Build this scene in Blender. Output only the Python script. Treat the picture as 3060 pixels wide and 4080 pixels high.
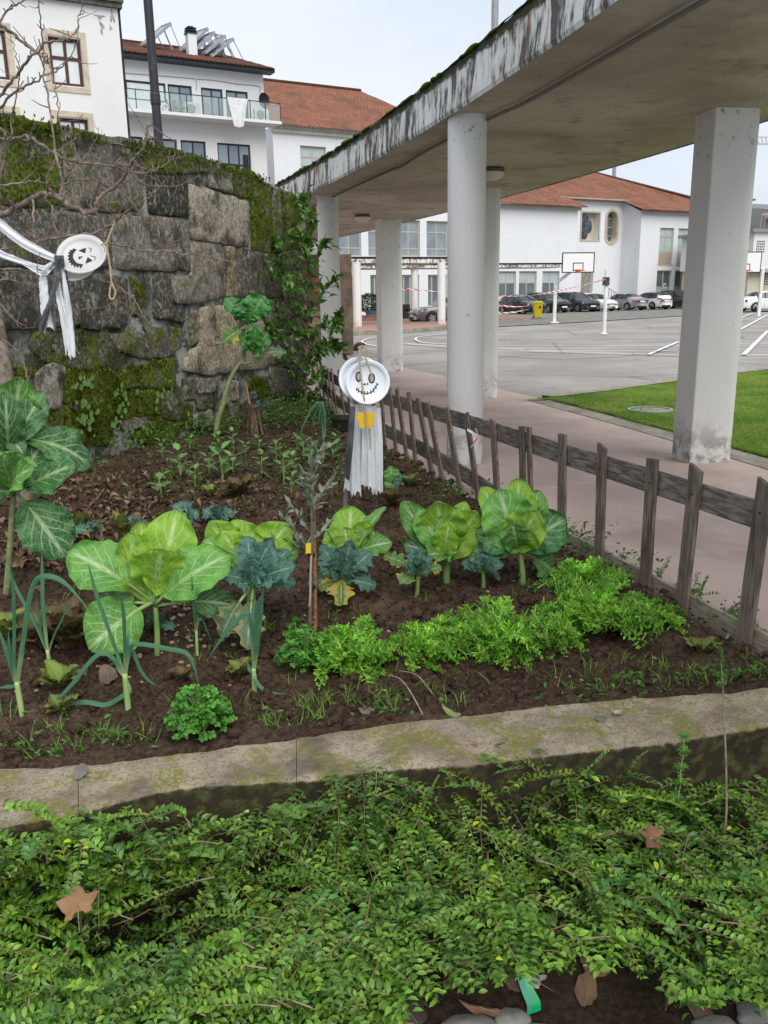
import bpy, math, random
import numpy as np
from mathutils import Vector
for o in list(bpy.data.objects): bpy.data.objects.remove(o)
scene = bpy.context.scene
COL = scene.collection
# ------------------------------------------------------------------ camera
FPX = 3350.; PITCH = math.radians(14.48); RHO = .0165; CAMZ = 1.6
FW = np.array([0, math.cos(PITCH), -math.sin(PITCH)]); U0 = np.array([0, math.sin(PITCH), math.cos(PITCH)]); R0 = np.array([1., 0, 0])
RT = R0*math.cos(RHO) - U0*math.sin(RHO); UP = U0*math.cos(RHO) + R0*math.sin(RHO)
CAM = np.array([0, 0, CAMZ])
cd = bpy.data.cameras.new('camera'); cam = bpy.data.objects.new('camera', cd); COL.objects.link(cam)
cd.sensor_fit = 'VERTICAL'; cd.sensor_height = 36; cd.sensor_width = 27; cd.lens = 36*FPX/4080; cd.clip_start = .05; cd.clip_end = 2000
from mathutils import Matrix
cam.matrix_world = Matrix(((RT[0], UP[0], -FW[0], 0), (RT[1], UP[1], -FW[1], 0), (RT[2], UP[2], -FW[2], CAMZ), (0, 0, 0, 1)))
scene.camera = cam
scene.render.resolution_x = 768; scene.render.resolution_y = 1024
# ------------------------------------------------------------------ light and exposure
SUN_EL, SUN_AZ = 50, 160         # azimuth measured clockwise from +Y; the brighter part of the overcast is behind and right of the camera
world = bpy.data.worlds.new('World'); scene.world = world; world.use_nodes = True
wn = world.node_tree; wn.nodes.clear()
wo = wn.nodes.new('ShaderNodeOutputWorld'); bg = wn.nodes.new('ShaderNodeBackground'); bg.inputs[1].default_value = .066
sk = wn.nodes.new('ShaderNodeTexSky'); sk.sky_type = 'NISHITA'; sk.sun_disc = False
sk.sun_elevation = math.radians(SUN_EL); sk.sun_rotation = math.radians(SUN_AZ); sk.dust_density = 4; sk.air_density = 1.2
wtc = wn.nodes.new('ShaderNodeTexCoord'); wmp = wn.nodes.new('ShaderNodeMapping'); wmp.inputs['Scale'].default_value = (1, 1, 2.6)
wno = wn.nodes.new('ShaderNodeTexNoise'); wno.inputs['Scale'].default_value = 1.7; wno.inputs['Detail'].default_value = 5; wno.inputs['Roughness'].default_value = .5
wcr = wn.nodes.new('ShaderNodeValToRGB'); wcr.color_ramp.elements[0].position = .3; wcr.color_ramp.elements[0].color = (4.3, 5.1, 6.2, 1)
wcr.color_ramp.elements[1].position = .7; wcr.color_ramp.elements[1].color = (6.7, 7.1, 7.7, 1)
wmx = wn.nodes.new('ShaderNodeMix'); wmx.data_type = 'RGBA'; wmx.inputs[0].default_value = .9
wn.links.new(wtc.outputs['Generated'], wmp.inputs[0]); wn.links.new(wmp.outputs[0], wno.inputs[0]); wn.links.new(wno.outputs[0], wcr.inputs[0])
wn.links.new(sk.outputs[0], wmx.inputs[6]); wn.links.new(wcr.outputs[0], wmx.inputs[7]); wn.links.new(wmx.outputs[2], bg.inputs[0]); wn.links.new(bg.outputs[0], wo.inputs[0])
sl = bpy.data.lights.new('sun', 'SUN'); sl.energy = 1.5; sl.angle = math.radians(55); sl.color = (1, .97, .92)
so = bpy.data.objects.new('sun', sl); COL.objects.link(so)
_a, _e = math.radians(SUN_AZ), math.radians(SUN_EL)
sdir = Vector((math.sin(_a)*math.cos(_e), math.cos(_a)*math.cos(_e), math.sin(_e)))
so.rotation_euler = sdir.to_track_quat('Z', 'Y').to_euler(); so.location = (6, -6, 14)
scene.view_settings.view_transform = 'Standard'; scene.view_settings.look = 'None'; scene.view_settings.gamma = 1
scene.view_settings.use_curve_mapping = False; scene.view_settings.exposure = 1.12
scene.render.engine = 'CYCLES'
# ------------------------------------------------------------------ pixels to places
def ray(x, y): return FW + RT*(x-1530)/FPX - UP*(y-2040)/FPX
def onz(x, y, z=0.): d = ray(x, y); return CAM + d*(z-CAMZ)/d[2]
def aty(x, y, Y): d = ray(x, y); return CAM + d*Y/d[1]
def proj(p):
    d = np.array(p)-CAM; k = d@FW; return 1530+FPX*(d@RT)/k, 2040-FPX*(d@UP)/k
def nrmz(v): v = np.array(v, float); return v/max(1e-9, np.linalg.norm(v))
class Plane:
    """vertical plane: s along d, z up, o outwards towards the viewer"""
    def __init__(s, p0, ang):
        s.p = np.array([p0[0], p0[1], 0.]); a = math.radians(ang); s.d = np.array([math.cos(a), math.sin(a), 0]); s.n = np.array([math.sin(a), -math.cos(a), 0])
    def hit(s, x, y, o=0.):
        d = ray(x, y); return CAM + d*(((s.p+s.n*o-CAM)@s.n)/(d@s.n))
    def sz(s, x, y, o=0.):
        h = s.hit(x, y, o); return (h-s.p)@s.d, h[2]
    def w(s, a, z, o=0.): return s.p + s.d*a + s.n*o + np.array([0, 0, z])
    def rect(s, pts, o=0.):
        q = [s.sz(*p, o) for p in pts]; q = np.array(q)
        if len(q) == 4: return (q[0, 0]+q[3, 0])/2, (q[1, 0]+q[2, 0])/2, (q[2, 1]+q[3, 1])/2, (q[0, 1]+q[1, 1])/2
        return q[:, 0].min(), q[:, 0].max(), q[:, 1].min(), q[:, 1].max()
    def box(s, s0, s1, z0, z1, o0, o1):
        P = [s.w(a, z, o) for z in (z0, z1) for (a, o) in ((s0, o1), (s1, o1), (s1, o0), (s0, o0))]
        return np.array(P), [[3, 2, 1, 0], [4, 5, 6, 7], [0, 1, 5, 4], [1, 2, 6, 5], [2, 3, 7, 6], [3, 0, 4, 7]]
    def frame(s, s0, s1, z0, z1, t, o0, o1):
        return join([s.box(s0, s0+t, z0, z1, o0, o1), s.box(s1-t, s1, z0, z1, o0, o1), s.box(s0+t, s1-t, z0, z0+t, o0, o1), s.box(s0+t, s1-t, z1-t, z1, o0, o1)])
# ------------------------------------------------------------------ mesh building
def woff(o):
    v = np.zeros(3)
    while o is not None: v += np.array(o.location); o = o.parent
    return v
def mk(name, VF, mat, parent=None, smooth=False, uv=None, col=None, bevel=0, loc=None):
    V, F = VF[0], VF[1]
    V = np.asarray(V, float).reshape(-1, 3)
    off = woff(parent) if parent is not None else (np.array(loc, float) if loc is not None else np.zeros(3))
    V = V-off
    me = bpy.data.meshes.new(name)
    if isinstance(F, np.ndarray):
        n, k = F.shape
        me.vertices.add(len(V)); me.vertices.foreach_set('co', V.ravel())
        me.loops.add(n*k); me.loops.foreach_set('vertex_index', F.ravel().astype(np.int32))
        me.polygons.add(n); me.polygons.foreach_set('loop_start', np.arange(0, n*k, k, dtype=np.int32))
        me.update(calc_edges=True)
    else:
        me.from_pydata(V.tolist(), [], [list(map(int, f)) for f in F]); me.update()
    if uv is not None:
        l = me.uv_layers.new(name='UVMap'); vi = np.empty(len(me.loops), np.int32); me.loops.foreach_get('vertex_index', vi)
        l.data.foreach_set('uv', np.asarray(uv, float)[vi].ravel())
    if col is not None:
        c = np.asarray(col, float)
        if c.ndim == 1: c = np.repeat(c[:, None], 3, 1)
        a = me.color_attributes.new('Col', 'FLOAT_COLOR', 'POINT'); a.data.foreach_set('color', np.c_[c, np.ones(len(c))].ravel())
    if smooth: me.polygons.foreach_set('use_smooth', np.ones(len(me.polygons), bool))
    me.materials.append(mat)
    o = bpy.data.objects.new(name, me); COL.objects.link(o)
    if parent is not None: o.parent = parent
    elif loc is not None: o.location = loc
    if bevel:
        m = o.modifiers.new('bevel', 'BEVEL'); m.width = bevel; m.segments = 2; m.limit_method = 'ANGLE'
    return o
def thing(name, label, cat, loc=(0, 0, 0), group=None):
    o = bpy.data.objects.new(name, None); COL.objects.link(o); o.location = tuple(float(a) for a in loc); o.empty_display_size = .1
    return tag(o, label, cat, group)
def tag(o, label=None, cat=None, group=None, kind=None):
    if label: o['label'] = label
    if cat: o['category'] = cat
    if group: o['group'] = group
    if kind: o['kind'] = kind
    return o
def copy_tree(o, parent=None):
    c = o.copy(); COL.objects.link(c); c.parent = parent
    for ch in o.children: copy_tree(ch, c)
    return c
def join(L):
    Vs, Fs, n = [], [], 0
    arr = all(isinstance(f, np.ndarray) for _, f in L)
    for V, F in L:
        V = np.asarray(V, float).reshape(-1, 3); Vs.append(V)
        if arr: Fs.append(F+n)
        else: Fs += [[int(i)+n for i in f] for f in F]
        n += len(V)
    return np.concatenate(Vs), (np.concatenate(Fs) if arr else Fs)
def box(c, s, rz=0.):
    x, y, z = [a/2 for a in s]; P = np.array([[-x, -y, -z], [x, -y, -z], [x, y, -z], [-x, y, -z], [-x, -y, z], [x, -y, z], [x, y, z], [-x, y, z]])
    a, b = math.cos(rz), math.sin(rz)
    P = np.c_[P[:, 0]*a-P[:, 1]*b, P[:, 0]*b+P[:, 1]*a, P[:, 2]]+np.array(c, float)
    return P, [[3, 2, 1, 0], [4, 5, 6, 7], [0, 1, 5, 4], [1, 2, 6, 5], [2, 3, 7, 6], [3, 0, 4, 7]]
def beam(p, q, w, h, upv=(0, 0, 1)):
    p, q = np.array(p, float), np.array(q, float); t = nrmz(q-p); b = nrmz(np.cross(t, upv)); u = np.cross(b, t)
    P = [r+b*x*w/2+u*y*h/2 for r in (p, q) for (x, y) in ((-1, -1), (1, -1), (1, 1), (-1, 1))]
    return np.array(P), [[3, 2, 1, 0], [4, 5, 6, 7], [0, 1, 5, 4], [1, 2, 6, 5], [2, 3, 7, 6], [3, 0, 4, 7]]
def tube(pts, rad, n=8, cap=True):
    P = np.array(pts, float); m = len(P); r = np.broadcast_to(np.asarray(rad, float), (m,)) if np.ndim(rad) == 0 or len(np.atleast_1d(rad)) == m else np.interp(np.linspace(0, 1, m), np.linspace(0, 1, len(rad)), rad)
    T = np.gradient(P, axis=0); T /= np.maximum(1e-9, np.linalg.norm(T, axis=1))[:, None]
    a = np.array([0, 0, 1.]) if abs(T[0, 2]) < .9 else np.array([1., 0, 0])
    V = []
    b = nrmz(np.cross(T[0], a))
    th = np.arange(n)*2*math.pi/n
    for i in range(m):
        b = nrmz(b-T[i]*(b@T[i])); c = np.cross(T[i], b)
        V.append(P[i]+r[i]*(np.cos(th)[:, None]*b+np.sin(th)[:, None]*c))
    V = np.concatenate(V); F = []
    for i in range(m-1):
        for j in range(n): k = (j+1) % n; F.append([i*n+j, i*n+k, (i+1)*n+k, (i+1)*n+j])
    if cap: F.append(list(range(n))[::-1]); F.append([(m-1)*n+j for j in range(n)])
    return V, F
def smoothpath(pts, k=5, wob=0., seed=0):
    P = np.array(pts, float); n = len(P)
    if n < 3: t = np.linspace(0, 1, k+1)[:, None]; Q = P[0]*(1-t)+P[-1]*t
    else:
        E = np.vstack([2*P[0]-P[1], P, 2*P[-1]-P[-2]]); Q = []
        for i in range(n-1):
            a, b, c, d = E[i:i+4]
            for j in range(k):
                t = j/k; Q.append(.5*((2*b)+(c-a)*t+(2*a-5*b+4*c-d)*t*t+(3*b-a-3*c+d)*t**3))
        Q.append(P[-1]); Q = np.array(Q)
    if wob: Q = Q+np.random.RandomState(seed).normal(0, wob, Q.shape)
    return Q
def lathe(prof, c, axis=(0, 0, 1), n=32, xa=None):
    ax = nrmz(axis); a = nrmz(np.cross(ax, (0, 0, 1) if abs(ax[2]) < .9 else (1, 0, 0))); b = np.cross(ax, a)
    V, F = [], []
    for (r, h) in prof:
        for j in range(n): t = 2*math.pi*j/n; V.append(np.array(c)+ax*h+(a*math.cos(t)+b*math.sin(t))*r)
    for i in range(len(prof)-1):
        for j in range(n): k = (j+1) % n; F.append([i*n+j, i*n+k, (i+1)*n+k, (i+1)*n+j])
    return np.array(V), F
def prism(poly, vec):
    """closed prism: polygon of 3-D points pushed along vec"""
    P = np.array(poly, float); n = len(P); Q = P+np.array(vec, float)
    return np.vstack([P, Q]), [list(range(n)), [2*n-1-i for i in range(n)]]+[[i, i+n, (i+1) % n+n, (i+1) % n] for i in range(n)]
def ribbon(pts, half, w):
    """flat strip along pts, half = side vectors (or one), w = width(s)"""
    P = np.array(pts, float); m = len(P); h = np.broadcast_to(np.array(half, float), (m, 3)); w = np.broadcast_to(np.asarray(w, float), (m,))
    V = np.empty((2*m, 3)); V[0::2] = P-h*w[:, None]/2; V[1::2] = P+h*w[:, None]/2
    return V, [[2*i, 2*i+1, 2*i+3, 2*i+2] for i in range(m-1)]
def groundline(px, w, z, closed=False):
    P = smoothpath([onz(*p, z) for p in px], 6) if len(px) > 2 else np.array([onz(*p, z) for p in px])
    T = np.gradient(P, axis=0); T /= np.linalg.norm(T, axis=1)[:, None]; S = np.c_[-T[:, 1], T[:, 0], 0*T[:, 0]]
    return ribbon(P, S, w)
def ico(sub=1):
    t = (1+5**.5)/2
    V = [(-1, t, 0), (1, t, 0), (-1, -t, 0), (1, -t, 0), (0, -1, t), (0, 1, t), (0, -1, -t), (0, 1, -t), (t, 0, -1), (t, 0, 1), (-t, 0, -1), (-t, 0, 1)]
    F = [(0, 11, 5), (0, 5, 1), (0, 1, 7), (0, 7, 10), (0, 10, 11), (1, 5, 9), (5, 11, 4), (11, 10, 2), (10, 7, 6), (7, 1, 8), (3, 9, 4), (3, 4, 2), (3, 2, 6), (3, 6, 8), (3, 8, 9), (4, 9, 5), (2, 4, 11), (6, 2, 10), (8, 6, 7), (9, 8, 1)]
    V = [np.array(v)/np.linalg.norm(v) for v in V]
    for _ in range(sub-1):
        c, G = {}, []
        def mid(a, b):
            k = (min(a, b), max(a, b))
            if k not in c: m = V[a]+V[b]; V.append(m/np.linalg.norm(m)); c[k] = len(V)-1
            return c[k]
        for a, b, d in F: x, y, z = mid(a, b), mid(b, d), mid(d, a); G += [(a, x, z), (b, y, x), (d, z, y), (x, y, z)]
        F = G
    return np.array(V), np.array(F)
def scatter(base, pos, rot, scl):
    """many transformed copies of base (V,F array) in one mesh; rot (n,3,3), scl (n,) or (n,3)"""
    V, F = base; n = len(pos); scl = np.asarray(scl, float)
    if scl.ndim == 1: scl = scl[:, None].repeat(3, 1)
    X = np.einsum('nij,nkj->nki', rot, V[None]*scl[:, None, :])+np.asarray(pos)[:, None, :]
    G = F[None]+(np.arange(n)*len(V))[:, None, None]
    return X.reshape(-1, 3), G.reshape(-1, F.shape[1])
def rots(z, x=None, y=None):
    n = len(z); c, s = np.cos(z), np.sin(z); o, i = np.zeros(n), np.ones(n)
    R = np.stack([np.stack([c, -s, o], 1), np.stack([s, c, o], 1), np.stack([o, o, i], 1)], 1)
    if x is not None:
        c, s = np.cos(x), np.sin(x); X = np.stack([np.stack([i, o, o], 1), np.stack([o, c, -s], 1), np.stack([o, s, c], 1)], 1); R = R@X
    if y is not None:
        c, s = np.cos(y), np.sin(y); Y = np.stack([np.stack([c, o, s], 1), np.stack([o, i, o], 1), np.stack([-s, o, c], 1)], 1); R = R@Y
    return R
_H = np.random.RandomState(7).rand(256, 256)
def vnoise(x, y):
    xi, yi = np.floor(x).astype(int), np.floor(y).astype(int); fx, fy = x-xi, y-yi; fx = fx*fx*(3-2*fx); fy = fy*fy*(3-2*fy)
    a, b, c, d = _H[xi % 256, yi % 256], _H[(xi+1) % 256, yi % 256], _H[xi % 256, (yi+1) % 256], _H[(xi+1) % 256, (yi+1) % 256]
    return (a*(1-fx)+b*fx)*(1-fy)+(c*(1-fx)+d*fx)*fy-.5
def fbm(x, y, o=4, g=.5):
    s, a = 0., 1.
    for i in range(o): s = s+a*vnoise(x*2**i+17*i, y*2**i+31*i); a *= g
    return s
# ------------------------------------------------------------------ materials
class S:
    """a node socket with arithmetic"""
    nt = None
    def __init__(s, k): s.k = k
    @staticmethod
    def op(o, *a, clamp=False):
        n = S.nt.nodes.new('ShaderNodeMath'); n.operation = o; n.use_clamp = clamp
        for i, v in enumerate(a):
            if isinstance(v, S): S.nt.links.new(v.k, n.inputs[i])
            else: n.inputs[i].default_value = v
        return S(n.outputs[0])
    def __add__(s, o): return S.op('ADD', s, o)
    def __radd__(s, o): return S.op('ADD', o, s)
    def __sub__(s, o): return S.op('SUBTRACT', s, o)
    def __rsub__(s, o): return S.op('SUBTRACT', o, s)
    def __mul__(s, o): return S.op('MULTIPLY', s, o)
    def __rmul__(s, o): return S.op('MULTIPLY', s, o)
    def abs(s): return S.op('ABSOLUTE', s)
    def fract(s): return S.op('FRACT', s)
    def pow(s, e): return S.op('POWER', s, e)
    def step(s, a, b):
        """0 below a, 1 above b"""
        n = S.nt.nodes.new('ShaderNodeMapRange'); n.interpolation_type = 'SMOOTHSTEP'; S.nt.links.new(s.k, n.inputs[0])
        if a <= b: n.inputs[1].default_value = a; n.inputs[2].default_value = b
        else: n.inputs[1].default_value = b; n.inputs[2].default_value = a; n.inputs[3].default_value = 1; n.inputs[4].default_value = 0
        return S(n.outputs[0])
class Mat:
    def __init__(s, name, rough=.8, spec=.3):
        s.m = bpy.data.materials.new(name); s.m.use_nodes = True; s.nt = s.m.node_tree; S.nt = s.nt
        s.b = s.nt.nodes['Principled BSDF']; s.out = s.nt.nodes['Material Output']
        s.b.inputs['Roughness'].default_value = rough; s.b.inputs['Specular IOR Level'].default_value = spec
        s.tc = s.nt.nodes.new('ShaderNodeTexCoord'); s.co = s.tc.outputs['Object']; s.h = []
    def geo(s): g = s.nt.nodes.new('ShaderNodeNewGeometry'); return g.outputs['Position']
    def scale(s, v, sc=(1, 1, 1)):
        n = s.nt.nodes.new('ShaderNodeMapping'); n.inputs['Scale'].default_value = sc; s.nt.links.new(v, n.inputs[0]); return n.outputs[0]
    def rnd(s):
        """object coordinates shifted by the object's random number"""
        i = s.nt.nodes.new('ShaderNodeObjectInfo'); n = s.nt.nodes.new('ShaderNodeVectorMath'); n.operation = 'MULTIPLY_ADD'
        n.inputs[1].default_value = (1, 1, 1); m = s.nt.nodes.new('ShaderNodeVectorMath'); m.operation = 'SCALE'; m.inputs[0].default_value = (13, 27, 41)
        s.nt.links.new(i.outputs['Random'], m.inputs['Scale']); s.nt.links.new(s.co, n.inputs[0]); s.nt.links.new(m.outputs[0], n.inputs[2]); return n.outputs[0]
    def xyz(s, v):
        n = s.nt.nodes.new('ShaderNodeSeparateXYZ'); s.nt.links.new(v, n.inputs[0]); return [S(o) for o in n.outputs]
    def noise(s, sc=5, det=6, rgh=.55, co=None, dist=0, st=None):
        co = co or s.co
        if st: co = s.scale(co, st)
        n = s.nt.nodes.new('ShaderNodeTexNoise'); n.inputs['Scale'].default_value = sc; n.inputs['Detail'].default_value = det; n.inputs['Roughness'].default_value = rgh; n.inputs['Distortion'].default_value = dist
        s.nt.links.new(co, n.inputs['Vector']); return S(n.outputs[0])
    def vor(s, sc=5, feat='F1', co=None, out=0, rnd=1.):
        n = s.nt.nodes.new('ShaderNodeTexVoronoi'); n.feature = feat; n.inputs['Scale'].default_value = sc; n.inputs['Randomness'].default_value = rnd
        s.nt.links.new(co or s.co, n.inputs['Vector']); return S(n.outputs[out])
    def uv(s): return s.xyz(s.tc.outputs['UV'])
    def mix(s, f, a, b, mode='MIX'):
        n = s.nt.nodes.new('ShaderNodeMix'); n.data_type = 'RGBA'; n.blend_type = mode
        for i, v in ((0, f), (6, a), (7, b)):
            if isinstance(v, S): s.nt.links.new(v.k, n.inputs[i])
            elif i == 0: n.inputs[0].default_value = v
            else: n.inputs[i].default_value = (*v[:3], 1)
        return S(n.outputs[2])
    def attr(s, nm='Col'):
        n = s.nt.nodes.new('ShaderNodeAttribute'); n.attribute_name = nm; return S(n.outputs[0])
    def info(s, nm='Random'):
        n = s.nt.nodes.new('ShaderNodeObjectInfo'); return S(n.outputs[nm])
    def bump(s, hgt, st=.5, d=.01):
        n = s.nt.nodes.new('ShaderNodeBump'); n.inputs['Strength'].default_value = st; n.inputs['Distance'].default_value = d; s.nt.links.new(hgt.k, n.inputs['Height'])
        if s.h: s.nt.links.new(s.h[-1], n.inputs['Normal'])
        s.h.append(n.outputs[0])
    def done(s, col=None, rough=None, trans=0, tcol=None, metal=0):
        if col is not None:
            if isinstance(col, S): s.nt.links.new(col.k, s.b.inputs['Base Color'])
            else: s.b.inputs['Base Color'].default_value = (*col, 1)
        if rough is not None: s.nt.links.new(rough.k, s.b.inputs['Roughness'])
        if s.h: s.nt.links.new(s.h[-1], s.b.inputs['Normal'])
        s.b.inputs['Metallic'].default_value = metal
        if trans:
            t = s.nt.nodes.new('ShaderNodeBsdfTranslucent'); mx = s.nt.nodes.new('ShaderNodeMixShader'); mx.inputs[0].default_value = trans
            tc = tcol if tcol is not None else col
            if isinstance(tc, S): s.nt.links.new(tc.k, t.inputs[0])
            else: t.inputs[0].default_value = (*tc, 1)
            s.nt.links.new(s.b.outputs[0], mx.inputs[1]); s.nt.links.new(t.outputs[0], mx.inputs[2]); s.nt.links.new(mx.outputs[0], s.out.inputs[0])
        return s.m
def plain(name, c1, c2=None, sc=6, rough=.8, spec=.3, bump=0, bsc=60, det=6, metal=0, trans=0, rand=0., st=None, lo=.35, hi=.65):
    """two-tone noise colour + fine bump"""
    m = Mat(name, rough, spec); co = m.rnd()
    col = c1
    if c2 is not None: col = m.mix(m.noise(sc, det, co=co, st=st).step(lo, hi), c1, c2)
    if rand:
        v = m.info()*rand+(1-rand/2); n = m.nt.nodes.new('ShaderNodeCombineColor')
        for i in range(3): m.nt.links.new(v.k, n.inputs[i])
        col = m.mix(1., col if isinstance(col, S) else c1, S(n.outputs[0]), 'MULTIPLY')
    if bump: m.bump(m.noise(bsc, 5, co=co), .6, bump)
    return m.done(col, trans=trans, metal=metal)
# ================================================================== materials of the setting
def m_soil(name, a, b, g):
    m = Mat(name, .95, .15); p = m.geo()
    n1 = m.noise(3, 5, co=p); n2 = m.noise(45, 6, .7, co=p); v = m.vor(130, co=p)
    c = m.mix(n2.step(.35, .7), a, b); c = m.mix(n1.step(.45, .75)*.45, c, g)
    c = m.mix((v.step(.16, .05))*m.noise(9, 2, co=p).step(.52, .62)*.8, c, (.24, .19, .13))
    m.bump(n2, .9, .012); m.bump(m.noise(160, 4, .7, co=p), .8, .004); return m.done(c)
SOIL = m_soil('soil', (.026, .016, .0105), (.098, .062, .042), (.155, .105, .07))
FSOIL = m_soil('dark_soil', (.014, .010, .006), (.05, .031, .02), (.08, .054, .035))
m = Mat('asphalt', .9, .25); p = m.geo()
c = m.mix(m.noise(.35, 5, co=p).step(.35, .65), (.25, .228, .208), (.34, .31, .282)); c = m.mix(m.noise(.9, 7, .72, co=p, dist=1.2).step(.5, .7)*.55, c, (.17, .16, .15)); c = m.mix(m.vor(.16, 'DISTANCE_TO_EDGE', p).step(.012, .003)*.5, c, (.1, .095, .09))
c = m.mix(m.noise(90, 3, co=p).step(.55, .75)*.5, c, (.36, .345, .32)); m.bump(m.noise(150, 3, co=p), .5, .004); ASPH = m.done(c)
m = Mat('pink_concrete', .85, .3); p = m.geo()
c = m.mix(m.noise(.9, 6, co=p).step(.35, .68), (.44, .33, .285), (.56, .43, .37)); c = m.mix(m.noise(2.5, 8, .7, co=p).step(.54, .68)*.7, c, (.56, .51, .44)); c = m.mix(m.noise(.6, 5, .7, co=p, dist=1).step(.52, .72)*.5, c, (.32, .24, .205))
c = m.mix(m.noise(120, 3, co=p).step(.55, .8)*.35, c, (.2, .16, .14)); m.bump(m.noise(120, 3, co=p), .4, .003); PATH = m.done(c)
m = Mat('concrete_edge', .9, .2); p = m.geo()
c = m.mix(m.noise(3, 7, .65, co=p).step(.35, .68), (.22, .195, .15), (.36, .33, .265)); c = m.mix(m.noise(11, 5, co=p).step(.55, .7)*.7, c, (.12, .11, .09)); m.bump(m.noise(60, 4, co=p), .6, .006); EDGE = m.done(c)
m = Mat('mossy_aggregate_concrete', .95, .15); p = m.geo()
c = m.mix(m.noise(7, 6, .65, co=p).step(.35, .65), (.19, .15, .105), (.33, .275, .2))
g = m.vor(170, co=p); c = m.mix(m.noise(90, 4, .7, co=p).step(.5, .62)*.6, c, (.085, .07, .052)); c = m.mix(g.step(.36, .2)*m.noise(5, 4, co=p).step(.36, .6)*.5, c, (.46, .405, .32))
ms = m.noise(6.5, 6, .7, co=p).step(.47, .57)*m.noise(60, 3, co=p).step(.32, .6); c = m.mix(ms*.85, c, (.15, .155, .022))
c = m.mix(m.noise(2.7, 3, co=p).step(.62, .7)*.6, c, (.07, .06, .05))
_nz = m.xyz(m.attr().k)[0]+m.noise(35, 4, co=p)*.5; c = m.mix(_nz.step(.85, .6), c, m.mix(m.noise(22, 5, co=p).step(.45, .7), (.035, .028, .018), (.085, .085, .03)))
m.bump(m.noise(70, 4, .7, co=p), .9, .006); m.bump(g, .5, .003); KERB = m.done(c)
m = Mat('parking_cobbles', .95, .2); p = m.geo(); c = m.mix(m.noise(1.2, 6, co=p).step(.4, .65), (.17, .175, .15), (.24, .235, .205)); m.bump(m.vor(9, co=p), .5, .01); PARK = m.done(c)
TERRA = plain('terracotta_paving', (.3, .17, .13), (.4, .25, .2), 3, .85)
LINE = plain('white_line_paint', (.74, .74, .72), (.55, .55, .53), 9, .7, lo=.5, hi=.8)
BLUEL = plain('blue_line_paint', (.2, .3, .42), (.26, .32, .38), 9, .7)
def m_plaster(name, base=(.8, .8, .79), dirt=.35, streak=True, dcol=(.42, .4, .36)):
    m = Mat(name, .85, .2); p = m.geo()
    c = m.mix(m.noise(.5, 5, co=p).step(.45, .75)*dirt*.5, base, dcol)
    if streak: c = m.mix(m.noise(1.5, 5, .6, co=p, st=(1, 1, .12)).step(.56, .75)*dirt, c, dcol)
    m.bump(m.noise(40, 4, co=p), .25, .004); return m.done(c)
WHITE = m_plaster('white_plaster', (.68, .69, .705), .2); WHITE2 = m_plaster('old_white_plaster', (.66, .66, .655), .38)
CREAM = plain('beige_stone_trim', (.42, .35, .26), (.52, .45, .34), 4, .85); TAUPE = plain('taupe_panel', (.36, .28, .21), (.4, .32, .25), 4, .8)
def m_pillar(name):
    m = Mat(name, .75, .25); p = m.geo(); x, y, z = m.xyz(p)
    c = m.mix(m.noise(1.2, 6, co=p).step(.4, .75)*.3, (.69, .675, .645), (.54, .52, .48))
    low = z.step(.55, .0)*m.noise(5, 6, .7, co=p).step(.42, .62); c = m.mix(low*.85, c, (.13, .12, .1))
    top = z.step(2.6, 3.1)*m.noise(16, 5, .7, co=p).step(.57, .67); c = m.mix(top*.8, c, (.1, .09, .075))
    c = m.mix(m.noise(6, 2, co=p).step(.69, .72)*.55, c, (.4, .35, .3)); m.bump(m.noise(35, 4, co=p), .2, .004); return m.done(c)
PILLAR = m_pillar('pillar_paint')
m = Mat('canopy_soffit', .9, .2); p = m.geo()
c = m.mix(m.noise(.7, 7, .62, co=p, dist=.6).step(.36, .66), (.53, .46, .39), (.36, .3, .245)); c = m.mix(m.noise(2.4, 7, .7, co=p).step(.52, .72)*.7, c, (.19, .155, .125)); c = m.mix(m.noise(.35, 3, co=p).step(.5, .75)*.5, c, (.46, .41, .35))
m.bump(m.noise(30, 4, co=p), .25, .004); SOFFIT = m.done(c)
m = Mat('canopy_fascia', .9, .2); u, v, _ = m.uv()
su = m.scale(m.tc.outputs['UV'], (1, .1, 1)); p = m.tc.outputs['UV']
c = m.mix(m.noise(1.1, 4, co=p).step(.4, .7)*.5, (.72, .71, .68), (.52, .48, .42))
dk = m.noise(9, 7, .68, co=su); am = m.noise(.8, 2, co=su).step(.3, .62); c = m.mix((dk-(1-am)*.12-v*.02).step(.40, .53)*.93, c, (.06, .058, .052))
c = m.mix(m.noise(5, 4, .6, co=m.scale(m.tc.outputs['UV'], (1.3, .06, 3))).step(.56, .66)*m.noise(.5, 1, co=su).step(.38, .55)*.8, c, (.38, .2, .08))
c = m.mix((v+m.noise(7, 6, .7, co=p)*.5).step(.98, 1.12), c, (.03, .034, .012)); m.bump(m.noise(14, 6, co=p), .4, .01); FASCIA = m.done(c)
MOSS = plain('moss_top', (.025, .04, .006), (.085, .105, .012), 14, 1, .05, .02, 50)
m = Mat('granite_stone', .95, .15); co = m.rnd(); oc = m.info('Color'); R, G, B = [S(k) for k in (lambda n: (m.nt.links.new(oc.k, n.inputs[0]), n.outputs)[1])(m.nt.nodes.new('ShaderNodeSeparateColor'))]
n2 = m.noise(34, 6, .68, co=co); st = m.noise(30, 6, .65, co=co, st=(1, 1, .75))
tone = m.mix(R, (.022, .02, .017), m.mix(B, (.36, .335, .28), (.4, .28, .16)))
c = m.mix(n2.step(.42, .66)*.7, tone, (.05, .046, .036)); c = m.mix(st.step(.5, .59)*.74, c, m.mix(R, (.2, .195, .17), (.47, .445, .385)))
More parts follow.
